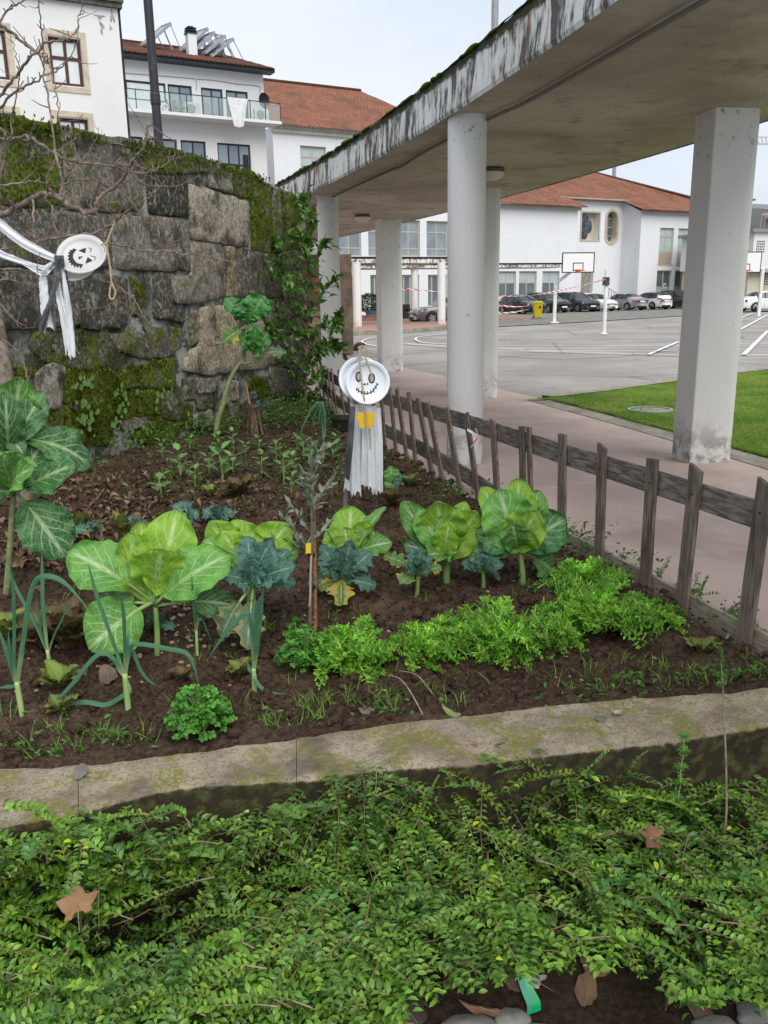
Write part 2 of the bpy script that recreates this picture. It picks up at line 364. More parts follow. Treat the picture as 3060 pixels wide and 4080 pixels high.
c = m.mix(m.noise(3.2, 5, .65, co=co).step(.47, .64)*.8, c, (.03, .029, .022)); c = m.mix(m.noise(11, 5, .6, co=co).step(.56, .7)*.6, c, (.04, .038, .028)); c = m.mix(m.noise(9, 4, co=co).step(.6, .67)*.6, c, (.34, .33, .26)); c = m.mix(m.vor(38, co=co).step(.22, .12)*.55, c, m.mix(R, (.12, .12, .1), (.5, .48, .41)))
mo = (m.noise(5, 6, .68, co=co)+G*.62).step(.69, .83); c = m.mix(mo*.95, c, m.mix(m.noise(30, 4, co=co).step(.35, .65), (.03, .05, .006), (.125, .155, .014)))
m.bump(n2, .8, .014); m.bump(m.noise(90, 4, .7, co=co), .8, .006); STONE = m.done(c)
m = Mat('wall_mortar', .95, .15); p = m.geo(); c = m.mix(m.noise(2.5, 6, co=p).step(.4, .68), (.3, .3, .285), (.07, .068, .058)); c = m.mix(m.noise(4, 6, .7, co=p).step(.47, .57)*.85, c, (.032, .04, .012)); m.bump(m.noise(25, 5, co=p), .8, .02); MORTAR = m.done(c)
def m_roof(name, a, b, d):
    m = Mat(name, .9, .2); p = m.geo(); u, v, _ = m.uv()
    c = m.mix(m.vor(1, co=m.scale(m.tc.outputs['UV'], (5, 3, 1)), out=1), a, b); c = m.mix(m.noise(.6, 6, .7, co=p).step(.42, .7)*.7, c, d); c = m.mix(m.noise(3.5, 5, .75, co=p).step(.45, .68)*.65, c, d)
    row = (v*3).fract(); c = m.mix(row.step(.2, .0)*.75, c, (.05, .02, .012)); m.bump(row, .9, .05); return m.done(c)
ROOF = m_roof('clay_roof_tiles', (.30, .125, .075), (.2, .085, .055), (.1, .06, .045)); ROOFD = m_roof('dark_clay_roof_tiles', (.15, .055, .033), (.1, .04, .028), (.05, .03, .024))
GLASS = plain('window_glass', (.085, .11, .125), (.13, .155, .17), .8, .06, .6); GLASSB = plain('blue_window_glass', (.16, .2, .235), (.25, .3, .33), .5, .08, .5)
CURT = plain('curtain_behind_glass', (.58, .63, .63), (.66, .7, .69), 3, .25, .5); FROST = plain('frosted_glass', (.34, .42, .42), (.4, .47, .46), 2, .3, .5)
DKFRAME = plain('dark_blue_window_frame', (.022, .03, .042), rough=.5); BRFRAME = plain('brown_window_frame', (.07, .022, .018), rough=.5); BEFRAME = plain('beige_window_frame', (.42, .37, .29), rough=.6)
BLACKM = plain('black_paint', (.012, .013, .016), rough=.5); GREYM = plain('grey_metal', (.3, .31, .32), (.24, .25, .26), 5, .45, .5); WHITEM = plain('white_painted_metal', (.74, .74, .73), (.62, .61, .59), 4, .5, .4)
# ================================================================== ground, court, path, lawn
KC = np.array([[-300, 1.45], [-3.2, 1.45], [-1.18, 2.25], [-.68, 2.38], [-.04, 2.51], [.65, 2.62], [1.36, 2.73], [3.4, 3.05], [300, 3.05]])
n = len(KC)
V = np.vstack([np.c_[KC, np.full(n, -.03)], np.c_[KC[:, 0], np.full(n, 14.), np.full(n, -.03)], np.c_[KC[:, 0], np.full(n, 600.), np.full(n, -.03)]])
tag(mk('ground', (V, [[r*n+i, r*n+i+1, (r+1)*n+i+1, (r+1)*n+i] for r in range(2) for i in range(n-1)]), ASPH), kind='structure')
def sheet(name, P, z, mat):
    P = np.array([[p[0], p[1], z] for p in P]); return tag(mk(name, (P, [list(range(len(P)))]), mat), kind='structure')
kc = lambda x: float(np.interp(x, KC[:, 0], KC[:, 1]))
FENCE = np.array([[2.35, 1.6], [1.66, 3.4], [1.48, 3.98], [1.3, 4.55], [1.13, 5.04], [.64, 6.75], [.36, 7.62], [0., 8.7], [-.55, 10.9], [-.98, 13.4], [-1.05, 13.8]])
fx = lambda y: np.interp(y, FENCE[:, 1], FENCE[:, 0])
# canopy edges from the photograph, as curves x(y) at soffit height 3.1
yl = [0, 2.5, 5, 7.64, 9.2, 11.29, 13.17, 14.12, 17, 20, 24, 30]; xl = [1.95, 1.72, 1.3, .68, .24, -.34, -.96, -1.27, -2.35, -3.6, -5.5, -8.8]
yr = [0, 4, 6.5, 8.39, 9.33, 10.92, 12.49, 14.42, 16.18, 19.28, 20.96, 23.92, 30]; xr = [4.75, 4.35, 3.95, 3.58, 3.38, 3.0, 2.59, 2.02, 1.5, .43, -.19, -1.25, -3.8]
PL = np.polyfit(yl, xl, 4); PR = np.polyfit(yr, xr, 4)
XL = lambda y: np.polyval(PL, y); XR = lambda y: np.polyval(PR, y)
ys = np.r_[np.linspace(kc(2)+.02, 12, 26), np.linspace(12.8, 36, 16)]
Pth = [(fx(y)-.01 if y < 13.7 else XL(y)-.6, y) for y in ys]; Ptr = [(XR(y)+.02, y) for y in ys]
V = np.array([[a[0], a[1], .006] for a in Pth]+[[a[0], a[1], .006] for a in Ptr]); n = len(ys)
tag(mk('path', (V, [[i, n+i, n+i+1, i+1] for i in range(n-1)]), PATH), kind='structure')
# pale concrete border of the path, on the lawn side
L = [np.array([[XR(y)-.28, y], [XR(y)+.05, y]]) for y in ys[ys < 14]]
V = np.array([[a[0], a[1], .012] for q in L for a in q]); tag(mk('path_border', (V, [[2*i, 2*i+1, 2*i+3, 2*i+2] for i in range(len(L)-1)]), EDGE), kind='structure')
# lawn
lw = [(XR(y)+.05, y) for y in np.linspace(3.2, 12.75, 14)]; far = [tuple(onz(x, y)[:2]) for x, y in ((2060, 1602), (2200, 1590), (2420, 1565), (2700, 1524), (3060, 1478), (3700, 1400))]
LAWN = np.array(lw+far+[(60, 22.), (60, 3.2)])
m = Mat('lawn_base', .95, .1); p = m.geo(); c = m.mix(m.noise(1.1, 6, .65, co=p).step(.35, .65), (.075, .14, .018), (.15, .22, .03)); c = m.mix(m.noise(2.2, 5, co=p).step(.53, .7)*.7, c, (.17, .125, .06)); m.bump(m.noise(60, 4, co=p), .8, .02); LAWNM = m.done(c)
sheet('lawn', LAWN, .03, LAWNM)
F2 = np.array(far[1:]); T = np.gradient(F2, axis=0); T /= np.linalg.norm(T, axis=1)[:, None]; Nn = np.c_[-T[:, 1], T[:, 0]]
A, B = F2-Nn*.02, F2+Nn*.22
V = np.vstack([np.c_[A, np.full(len(A), .04)], np.c_[B, np.full(len(A), .04)], np.c_[B, np.full(len(A), -.02)]]); n = len(A)
tag(mk('lawn_kerb', (V, [[r*n+i, r*n+i+1, (r+1)*n+i+1, (r+1)*n+i] for r in range(2) for i in range(n-1)]), EDGE), kind='structure')
# parking strip beyond the court
pk = [onz(*q)[:2] for q in ((1500, 1318), (1991, 1301), (2300, 1284), (2711, 1259), (3060, 1240))]
sheet('parking_strip', [(-40, 47)]+[tuple(q) for q in pk]+[(120, 100), (120, 140), (-40, 75)], .004, PARK)
# court lines
def gl(px, w=.08, mat=LINE, z=.012, name='court_line'): tag(mk(name, groundline(px, w, z), mat), kind='structure')
gl([(2100, 1397), (2590, 1411)], .09); gl([(2585, 1411), (2703, 1361)], .1); gl([(2965, 1411), (3060, 1317)], .12); gl([(2933, 1321), (3060, 1253)], .12); gl([(2940, 1272), (3000, 1247)], .12)
gl([(2580, 1412), (3200, 1413)], .08); gl([(1560, 1366), (1700, 1372), (1850, 1383), (1999, 1388), (2090, 1391)], .07)
for k, yy in enumerate((1376, 1386, 1397)): gl([(1992, yy), (2700, yy)], .05); gl([(2932, yy-7), (2982, yy-8)], .05); gl([(3030, yy-7), (3090, yy-8)], .05)
gl([(1492, 1344), (1470, 1348), (1447, 1356), (1443, 1362), (1458, 1370), (1500, 1377), (1560, 1381)], .08)
gl([(1490, 1344), (1600, 1340), (1800, 1325)], .06); gl([(1800, 1328), (1730, 1334), (1668, 1342), (1656, 1350), (1665, 1358), (1700, 1365), (1800, 1371)], .08); gl([(1585, 1366), (1800, 1384)], .08)
gl([(1360, 1372), (1640, 1389), (1800, 1396)], .05, BLUEL, name='court_line'); gl([(1990, 1412), (2200, 1424), (2420, 1418), (2700, 1390)], .06, BLUEL)
mh = thing('manhole_cover', 'round grey manhole cover set in the lawn', 'manhole cover', (*onz(2590, 1634, .03)[:2], .034))
mk('rim', lathe([(.30, -.03), (.30, .012), (.26, .012), (.26, .004)], mh.location, n=28), GREYM, mh); mk('lid', lathe([(.255, .003), (.1, .007), (.0, .007)], mh.location, n=28), EDGE, mh)
# ================================================================== soil of the vegetable bed
WALL = Plane((-2.95, 7.5), math.degrees(math.atan2(5.5, 1.8)))
wx = lambda y: WALL.p[0]+(y-WALL.p[1])*WALL.d[0]/WALL.d[1]
def soilz(x, y):
    z = .085+.05*fbm(x*.9+3, y*.9, 3)+.028*fbm(x*5, y*5, 3)+.042*fbm(x*17, y*17, 3, .65)+.016*vnoise(x*60, y*60)
    z = z+.03*np.exp(-((y-3.95-.1*x)/.22)**2)-.012*np.exp(-((y-3.35)/.3)**2)
    return z
gy = [2.2]
while gy[-1] < 13.9: gy.append(gy[-1]+.0052*gy[-1])
gy = np.array(gy); gx = np.arange(-4.2, 2.0, .0145)
X, Y = np.meshgrid(gx, gy); Z = soilz(X, Y)
edge = np.clip((fx(Y)-X)/.12, 0, 1); Z = Z*edge+.0*(1-edge)
kd = Y-np.interp(X, KC[:, 0], KC[:, 1]); Z = np.where(kd < .3, Z*.6+.052, Z)
V = np.c_[X.ravel(), Y.ravel(), Z.ravel()]; nx, ny = len(gx), len(gy)
I = (np.arange(ny-1)[:, None]*nx+np.arange(nx-1)[None]).ravel(); Fq = np.c_[I, I+1, I+nx+1, I+nx]
cx, cy = V[I, 0], V[I, 1]; keep = (cx < fx(cy)+.01) & (cx > np.where(cy < 6.5, -4.2, wx(cy)-.25)) & (cy > np.interp(cx, KC[:, 0], KC[:, 1])+.03)
Fq = Fq[keep]; u_, inv = np.unique(Fq, return_inverse=True)
tag(mk('garden_soil', (V[u_], inv.reshape(Fq.shape)), SOIL, smooth=True), kind='structure')
def gz(x, y): return float(soilz(np.array([x]), np.array([y]))[0])
def onsoil(px, py):
    p = onz(px, py, .09); return np.array([p[0], p[1], gz(p[0], p[1])])
# foreground bank below the kerb
def bankz(x, y): return -.2-.26*np.clip((2.4-y)/1.0, 0, 1.5)+.03*fbm(x*5, y*5, 4)
gx, gy = np.arange(-4, 4, .03), np.arange(-.6, 3.1, .03); X, Y = np.meshgrid(gx, gy); Z = bankz(X, Y); V = np.c_[X.ravel(), Y.ravel(), Z.ravel()]; nx, ny = len(gx), len(gy)
I = (np.arange(ny-1)[:, None]*nx+np.arange(nx-1)[None]).ravel(); Fq = np.c_[I, I+1, I+nx+1, I+nx]; Fq = Fq[V[I, 1] < np.interp(V[I, 0], KC[:, 0], KC[:, 1])]; u_, inv = np.unique(Fq, return_inverse=True)
tag(mk('bank_soil', (V[u_], inv.reshape(Fq.shape)), FSOIL, smooth=True), kind='structure')
# ================================================================== concrete kerb of the bed
kb = thing('concrete_kerb', 'mossy concrete retaining kerb between the vegetable bed and the shrubs', 'kerb', (-.04, 2.5, -.3))
# front edge and back edge of the kerb top, traced and set at z = .15
fr = [onz(*q, .15) for q in ((-700, 3420), (0, 3290), (312, 3232), (700, 3136), (1220, 3100), (1500, 3062), (1900, 3035), (2300, 2990), (2700, 2945), (3060, 2885), (3700, 2790))]
bk = [onz(*q, .15) for q in ((-700, 3180), (0, 3070), (312, 3055), (700, 3008), (1220, 2940), (1500, 2893), (1900, 2850), (2300, 2805), (2700, 2775), (3060, 2745), (3700, 2680))]
FRs = smoothpath(fr, 6); BKs = smoothpath(bk, 6)
kd_ = np.r_[0, np.cumsum(np.linalg.norm(np.diff(FRs, axis=0), axis=1))]
cuts = [0, kd_[12], kd_[24]-.03, kd_[57], kd_[-1]]
rng = np.random.RandomState(5)
_c = np.vstack([FRs*.93+BKs*.07, BKs*.9+FRs*.1])-np.array([0, 0, .02]); _n = len(FRs); _d = _c-np.array([0, 0, .45])
mk('kerb_core', (np.vstack([_c, _d]), [[i, i+1, _n+i+1, _n+i] for i in range(_n-1)]+[[i, i+1, 2*_n+i+1, 2*_n+i][::-1] for i in range(_n-1)]+[[_n+i, _n+i+1, 3*_n+i+1, 3*_n+i] for i in range(_n-1)]), FSOIL, kb)
for a, b in zip(cuts[:-1], cuts[1:]):
    t = np.linspace(a+.0009, b-.0009, max(4, int((b-a)/.018))); W_ = 10
    f = np.stack([np.interp(t, kd_, FRs[:, i]) for i in range(3)], 1); k = np.stack([np.interp(t, kd_, BKs[:, i]) for i in range(3)], 1)
    rows = [f+np.array([0, 0, -.5])]+[f+np.array([0, 0, z]) for z in (-.3, -.2, -.12, -.06, -.012)]+[f*(1-s)+k*s for s in np.linspace(.03, 1, W_)]+[k+np.array([0, 0, -.2])]
    rows = np.array(rows); r_, c_, _ = rows.shape
    nz = .010*fbm(rows[..., 0]*11, rows[..., 1]*11+rows[..., 2]*9, 4, .6)
    rows[1:-1, :, 2] += nz[1:-1]*np.r_[np.full(5, .2), np.ones(W_)][:, None]; nd = nrmz(np.cross(f[-1]-f[0], (0, 0, 1))); rows[1:6] += nd*(nz[1:6, :, None]*1.2)
    FF = [[i*c_+j, i*c_+j+1, (i+1)*c_+j+1, (i+1)*c_+j] for i in range(r_-1) for j in range(c_-1)]+[[i*c_ for i in range(r_)][::-1], [i*c_+c_-1 for i in range(r_)]]
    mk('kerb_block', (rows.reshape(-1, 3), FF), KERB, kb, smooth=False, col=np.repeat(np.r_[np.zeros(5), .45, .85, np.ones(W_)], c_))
# ================================================================== canopy walkway
cp = thing('walkway_canopy', 'curved concrete canopy over the walkway with stained fascia and mossy edge', 'canopy', (1, 8, 3.1))
yy = np.r_[np.linspace(-1, 12, 40), np.linspace(12.4, 33, 40)]; n = len(yy); L_, R_ = XL(yy), XR(yy)
ZB, ZT = 3.1, 3.47
rows = [np.c_[L_+(R_-L_)*s, yy, np.full(n, ZB+.01*(s*(1-s))*4)] for s in np.linspace(0, 1, 7)]
mk('soffit', (np.concatenate(rows), [[r*n+i, (r+1)*n+i, (r+1)*n+i+1, r*n+i+1][::-1] for r in range(6) for i in range(n-1)]), SOFFIT, cp)
def fasc(x, yy, sg, nm):
    arc = np.r_[0, np.cumsum(np.hypot(np.diff(x), np.diff(yy)))]; prof = [(0, ZB-.012, 0), (-.012, ZB+.02, .05), (0, ZB+.2, .5), (.0, ZT-.06, .85), (.012, ZT, 1)]
    V = np.concatenate([np.c_[x+sg*o, yy, np.full(n, z)] for o, z, _ in prof]); uv = np.concatenate([np.c_[arc, np.full(n, v)] for _, _, v in prof])
    f = [[r*n+i, (r+1)*n+i, (r+1)*n+i+1, r*n+i+1] for r in range(4) for i in range(n-1)]
    mk(nm, (V, f), FASCIA, cp, uv=uv)
fasc(L_-.004, yy, 1, 'fascia'); fasc(R_+.004, yy, -1, 'fascia')
rs = np.random.RandomState(3)
ss = np.r_[0, .012, .035, .07, .12, .2, .5, .8, .9, .96, 1.]; rows = []
for q in ss:
    e = max(0, 1-min(q, 1-q)/.05); rows.append(np.c_[(L_+.01)*(1-q)+(R_-.01)*q, yy, ZT+.012+.05*e*np.clip(fbm(yy*5, yy*0+q*9, 4, .7)+.35, 0, 1)-(.03 if q in (0, 1) else 0)])
mk('roof_top', (np.concatenate(rows), [[r*n+i, (r+1)*n+i, (r+1)*n+i+1, r*n+i+1] for r in range(len(ss)-1) for i in range(n-1)]), MOSS, cp, smooth=True)
for _x in (L_, R_):
    _s = 1 if _x is R_ else -1; _yy = np.linspace(yy[0], yy[-1], 420); _P = np.c_[np.interp(_yy, yy, _x)+_s*.004, _yy, np.full(420, ZT+.004)+.012*vnoise(_yy*9, _yy*0)]
    mk('moss_edge', tube(_P, np.clip(.012+.028*fbm(_yy*6, _yy*0+_s, 4, .7), .004, .045), 7), MOSS, cp, smooth=True)
cpts = [onz(*q, 3.07) for q in ((2950, -70), (2813, 0), (2128, 390), (1962, 467), (1700, 600), (1600, 662), (1555, 679), (1348, 774), (1200, 850))]
mk('conduit', tube(smoothpath(cpts, 6), .016, 6), plain('conduit_grey', (.2, .18, .16), rough=.7), cp)
for q in ((1962, 672), (1443, 856), (1212, 938)):
    c = onz(*q, 3.1); lp = thing('ceiling_lamp', {1962: 'white dome ceiling lamp under the canopy beside the nearest round column', 1443: 'white dome ceiling lamp under the canopy between the farther columns', 1212: 'farthest dome ceiling lamp under the canopy behind the evergreen shrub'}[q[0]], 'lamp', c, 'dome lamps under the canopy')
    mk('base', lathe([(.0, -.005), (.15, -.005), (.15, -.045), (.0, -.045)], c, n=24), plain('lamp_base', (.12, .1, .09)), lp); mk('dome', lathe([(.145, -.04), (.14, -.07), (.11, -.11), (.06, -.135), (0.001, -.14)], c, n=24), plain('lamp_dome', (.62, .6, .55), rough=.4), lp, smooth=True)
def roundcol(p, r, label, top=3.11, grp='round columns of the canopy'):
    t = thing('round_column', label, 'column', (p[0], p[1], 0), grp); prof = [(r*1.0, -.05), (r*1.0, 0), (r, .3), (r, 1.2), (r, 2.2), (r, top-.1), (r*.99, top)]
    mk('shaft', lathe(prof, (p[0], p[1], 0), n=40), PILLAR, t, smooth=True)
roundcol((.79, 8.03), .172, 'thick white round column in front of the walkway, nearest the fence'); roundcol((-.80, 13.85), .165, 'white round column beside the stone wall end and evergreen shrub')
roundcol((1.42, 4.6), .17, 'round column at the right side beyond the picture')if False else None
def dpillar(p, label, wdt=.44, dep=.34, rot=-14):
    t = thing('square_pillar', label, 'pillar', (p[0], p[1], 0), 'flat sided pillars of the canopy')
    h, d = wdt/2, dep/2; r = .12; pl = [(-h, d), (-h, -d)]+[(h-r+r*math.sin(a), -d+r-r*math.cos(a)) for a in np.linspace(0, math.pi/2, 7)]+[(h-r+r*math.cos(a), d-r+r*math.sin(a)) for a in np.linspace(0, math.pi/2, 7)]
    a = math.radians(rot); P = [(p[0]+x*math.cos(a)-y*math.sin(a), p[1]+x*math.sin(a)+y*math.cos(a)) for x, y in pl]
    mk('shaft', prism([(x, y, -.05) for x, y in P], (0, 0, 3.165)), PILLAR, t, bevel=.012)
dpillar((3.1, 8.02), 'large white pillar on the lawn edge at the right with worn paint', .46, .36, 8); dpillar((1.63, 13.35), 'white pillar half hidden behind the nearest round column', .36, .32, 12); dpillar((.2, 18.3), 'white pillar with a brown shaded side standing behind the skull scarecrow', .50, .36, 16)
# ================================================================== old granite wall
SP = [
 [(0,468),(120,480),(238,503),(236,815),(120,822),(0,815)], [(244,504),(338,526),(430,546),(562,568),(566,690),(570,835),(400,842),(244,822)],
 [(568,570),(690,598),(812,633),(816,688),(735,695),(640,690),(572,686)], [(580,696),(640,697),(738,703),(746,862),(660,858),(590,848)],
 [(820,637),(918,665),(919,770),(870,762),(828,747)], [(922,667),(1012,692),(1006,795),(960,785),(923,772)],
 [(1018,708),(1076,735),(1081,1005),(1005,993),(1000,800)], [(1083,738),(1118,754),(1116,1002),(1087,1005)], [(1123,757),(1184,790),(1192,992),(1121,992)],
 [(752,742),(828,757),(912,785),(982,806),(990,975),(960,981),(887,968),(764,948)],
 [(455,855),(620,868),(742,880),(748,1075),(620,1078),(500,1075),(452,1062)], [(205,842),(445,852),(444,1062),(210,1066)], [(0,832),(198,838),(202,1060),(0,1064)],
 [(760,972),(883,977),(890,1175),(770,1209),(692,1211),(687,1107),(757,1095)], [(892,985),(930,986),(938,1183),(900,1183)],
 [(936,990),(1020,1006),(1024,1178),(942,1180)], [(1026,1009),(1112,1020),(1116,1180),(1030,1180)], [(1116,1008),(1194,1000),(1200,1192),(1121,1190)],
 [(310,1096),(494,1103),(515,1240),(498,1297),(346,1310),(312,1302)], [(0,1085),(160,1095),(302,1100),(304,1295),(90,1305),(0,1275)],
 [(523,1100),(545,1100),(573,1180),(552,1264),(530,1252)], [(612,1088),(671,1096),(677,1272),(608,1269)], [(689,1232),(735,1235),(730,1283),(689,1275)],
 [(432,1334),(591,1307),(717,1302),(723,1375),(675,1418),(582,1432),(470,1394)],
 [(798,1232),(895,1222),(979,1240),(1055,1290),(1061,1462),(895,1482),(810,1491),(732,1468),(747,1409),(793,1375)], [(752,1240),(781,1240),(785,1367),(760,1375)],
 [(1062,1198),(1112,1200),(1117,1300),(1064,1292)], [(1066,1302),(1116,1308),(1119,1452),(1068,1452)], [(1121,1200),(1200,1200),(1205,1332),(1125,1332)], [(1125,1340),(1206,1340),(1211,1470),(1127,1462)],
 [(138,1322),(245,1318),(414,1318),(424,1400),(422,1465),(355,1478),(290,1474),(170,1432),(126,1380)], [(0,1300),(84,1335),(108,1383),(86,1432),(0,1412)],
 [(0,1424),(92,1442),(142,1462),(136,1508),(0,1512)], [(205,1447),(253,1468),(245,1556),(228,1620),(170,1628),(140,1556),(140,1493)], [(256,1478),(302,1482),(313,1506),(307,1602),(252,1604)],
 [(316,1492),(422,1470),(479,1506),(475,1600),(445,1677),(318,1662)], [(482,1494),(510,1452),(585,1456),(590,1537),(485,1558)], [(591,1440),(686,1425),(694,1550),(594,1542)],
 [(484,1565),(635,1548),(639,1650),(480,1672)], [(448,1682),(527,1660),(600,1656),(609,1690),(506,1722)], [(150,1642),(245,1625),(251,1722),(160,1742)], [(255,1610),(318,1670),(442,1686),(432,1772),(260,1766)],
 [(0,1520),(132,1516),(140,1642),(0,1652)], [(0,1660),(145,1656),(152,1802),(0,1812)], [(642,1560),(690,1556),(730,1600),(720,1682),(647,1662)], [(612,1668),(700,1692),(692,1762),(600,1774),(515,1745)],
 [(777,1507),(880,1498),(858,1561),(786,1570)], [(921,1516),(948,1516),(948,1592),(924,1599)], [(984,1507),(1057,1511),(1068,1577),(1025,1586),(984,1552)], [(781,1584),(846,1584),(842,1631),(786,1635)],
 [(772,1652),(835,1633),(842,1681),(799,1712),(761,1703)], [(700,1600),(767,1612),(762,1692),(700,1702)], [(868,1612),(980,1602),(986,1692),(850,1704)], [(990,1602),(1100,1592),(1107,1682),(992,1692)], [(1074,1472),(1202,1482),(1208,1582),(1078,1582)],
 [(730,1505),(770,1500),(778,1590),(735,1592)]]
for _r, (_y0, _y1) in enumerate(((1820, 1700), (1700, 1560), (1560, 1420), (1420, 1300))): pass
# tone (0 black .. 1 pale), moss, warmth
SC = {0:(.25,.5,.1),1:(.42,.28,.15),2:(.2,.42,.1),3:(.02,.0,0),4:(.42,.25,.2),5:(.3,.45,.2),6:(.35,.52,.3),7:(.3,.4,.3),8:(.25,.5,.3),9:(.92,.04,.3),10:(.5,.12,.2),11:(.3,.1,.1),12:(.25,.2,.1),13:(.5,.12,.35),14:(.6,.18,1),15:(.2,.05,.3),16:(.2,.3,.3),17:(.25,.3,.3),18:(.14,.18,.1),19:(.2,.12,.1),20:(.2,.42,.2),21:(.12,.22,.2),22:(.2,.3,.2),23:(.42,.36,.2),24:(.9,.05,.6),25:(.5,.2,.6),30:(.2,.38,.2),31:(.2,.3,.2),32:(.2,.7,.2),33:(.8,.0,.2),34:(.2,.75,.2),35:(.2,.8,.2),36:(.25,.62,.3),37:(.28,.55,.3),38:(.3,.72,.3),39:(.4,.3,.3),40:(.25,.5,.3),41:(.2,.75,.2),42:(.2,.66,.2),45:(.25,.6,.2),43:(.2,.55,.2),46:(.62,.02,.2),47:(.85,0,.6),48:(.2,.68,.3),49:(.3,.3,.2),50:(.85,.02,.3),51:(.2,.66,.2)}
wl = thing('stone_wall', 'old lichen and moss covered granite wall behind the vegetable bed', 'wall', (-2.9, 7.5, 0))
def resample(P, n):
    P = np.vstack([P, P[:1]]); d = np.r_[0, np.cumsum(np.linalg.norm(np.diff(P, axis=0), axis=1))]; t = np.linspace(0, d[-1], n, endpoint=False)
    return np.stack([np.interp(t, d, P[:, i]) for i in range(P.shape[1])], 1)
MOSSP = []
STN = []
for i, pl in enumerate(SP):
    q = np.array([WALL.sz(*p) for p in pl])
    if i in (0, 12, 19, 31, 32, 42, 43): q[q[:, 0] < WALL.sz(60, 900)[0]-.0, 0] -= .5
    c = q.mean(0); q = c+(q-c)*1.045; q = resample(q, 36); rs = np.random.RandomState(i+11)
    q = q+(np.stack([fbm(q[:, 0]*7+i, q[:, 1]*7, 3), fbm(q[:, 0]*7+50, q[:, 1]*7+i, 3)], 1))*.03
    size = np.ptp(q, axis=0).min(); V, F = [], []
    prd = .018+rs.rand()*.025; tl = rs.normal(0, .06, 2)
    rings = [(.0, 0), (.3, 0), (.55, 0), (.75, 0), (.9, -.002), (.97, -.010), (1., -.032), (1., -.22)]
    for f, d in rings:
        pts = c+(q-c)*f if f < .8 else c+(q-c)*(1-(1-f)*min(1, .25/size))
        o = prd+d+(fbm(pts[:, 0]*6+i*3, pts[:, 1]*6, 4, .6)*.028+((pts-c)@tl)*.3)*(1 if d > -.1 else 0)
        for k in range(36): V.append(WALL.w(pts[k, 0], pts[k, 1], o[k]))
    for r in range(len(rings)-1):
        for k in range(36): k2 = (k+1) % 36; F.append([r*36+k, r*36+k2, (r+1)*36+k2, (r+1)*36+k])
    o = mk('stone', (V, F), STONE, wl, smooth=True)
    t = SC.get(i, (.25+rs.rand()*.2, .3, .25)); o.color = (t[0], t[1], t[2], 1); STN.append((q, c, prd, t[1]))
# mortar core and mossy cap following the wall top
tp = [(-500, 400), (0, 470), (217, 503), (410, 545), (627, 582), (819, 636), (1001, 690), (1128, 757), (1186, 794)]
tq = np.array([WALL.sz(*p) for p in tp]); tq[0, 1] = tq[1, 1]+.02; ss = np.linspace(tq[0, 0], tq[-1, 0], 90); zt = np.interp(ss, tq[:, 0], tq[:, 1])-.03+.02*fbm(ss*4, ss*0, 3)
S1 = ss[-1]+.02; n = len(ss)
zs = np.linspace(0, 1, 40); front = np.array([[WALL.w(s, -.05+(z+.05)*k, -.012+.03*fbm(np.array([s*5]), np.array([(z*k)*5]), 3)[0]) for s, z in zip(ss, zt)] for k in zs])
V = front.reshape(-1, 3); F = [[r*n+i, r*n+i+1, (r+1)*n+i+1, (r+1)*n+i] for r in range(39) for i in range(n-1)]
mk('mortar', (V, F), MORTAR, wl, smooth=True)
rows = []
for o, dz in ((.03, -.02), (.01, .02), (-.15, .05), (-.35, .05), (-.55, .0), (-.56, -3.2)): rows.append(np.array([WALL.w(s, z+dz+(.03*vnoise(np.array([s*9]), np.array([o*7+3.]))[0] if dz > -1 else 0), o) for s, z in zip(ss, zt)]))
m = Mat('wall_top_moss', 1, .05); p = m.geo(); c = m.mix(m.noise(7, 6, .65, co=p).step(.4, .62), (.035, .045, .008), (.16, .15, .11)); c = m.mix(m.noise(3, 4, co=p).step(.5, .65)*.8, c, (.075, .095, .012)); m.bump(m.noise(30, 5, co=p), 1, .03); WTOP = m.done(c)
V = np.concatenate(rows); F = [[r*n+i, r*n+i+1, (r+1)*n+i+1, (r+1)*n+i] for r in range(5) for i in range(n-1)]
mk('wall_cap', (V, F), WTOP, wl, smooth=True)
# rough end of the wall
ez = np.linspace(0, zt[-1]+.02, 24); eo = np.linspace(.02, -.56, 8)
V = np.array([WALL.w(ss[-1]+.03*vnoise(np.array([z*6]), np.array([o*6+2]))[0]+.02, z, o) for z in ez for o in eo]); F = [[r*8+i, r*8+i+1, (r+1)*8+i+1, (r+1)*8+i] for r in range(23) for i in range(7)]
mk('wall_end', (V, F), MORTAR, wl, smooth=True)
# moss tufts on the mossy stones and along the wall top
rs = np.random.RandomState(2); P, Nn_ = [], []
for q, c, prd, mo in STN:
    if mo < .3: continue
    k = int((mo-.22)*3600*np.ptp(q[:, 0])*np.ptp(q[:, 1])); a, b = rs.rand(k)**.5, rs.randint(0, 36, k); s = c+(q[b]-c)*a[:, None]*1.13
    g = fbm(s[:, 0]*4+c[0], s[:, 1]*4, 3)+mo*.9 > .33; s = s[g]
    for (x, z), u in zip(s, rs.rand(len(s))): P.append(WALL.w(x, z, prd+.004+u*.01))
for i in range(2600):
    s = rs.uniform(tq[0, 0]+.3, tq[-1, 0]-.02); z = np.interp(s, tq[:, 0], tq[:, 1])
    if fbm(np.array([s*2.5]), np.array([1.]), 3)[0] > -.12: P.append(WALL.w(s, z+.0-abs(rs.normal(0, .07)), .02+rs.rand()*.05))
P = np.array(P); tri = (np.array([[-.5, 0, 0], [.5, 0, 0], [.1, .35, 1.], [-.2, .4, .6]]), np.array([[0, 1, 2], [0, 2, 3]]))
k = len(P); Vm, Fm = scatter(tri, P, rots(rs.rand(k)*6.3, rs.normal(.5, .5, k)), rs.uniform(.012, .032, k))
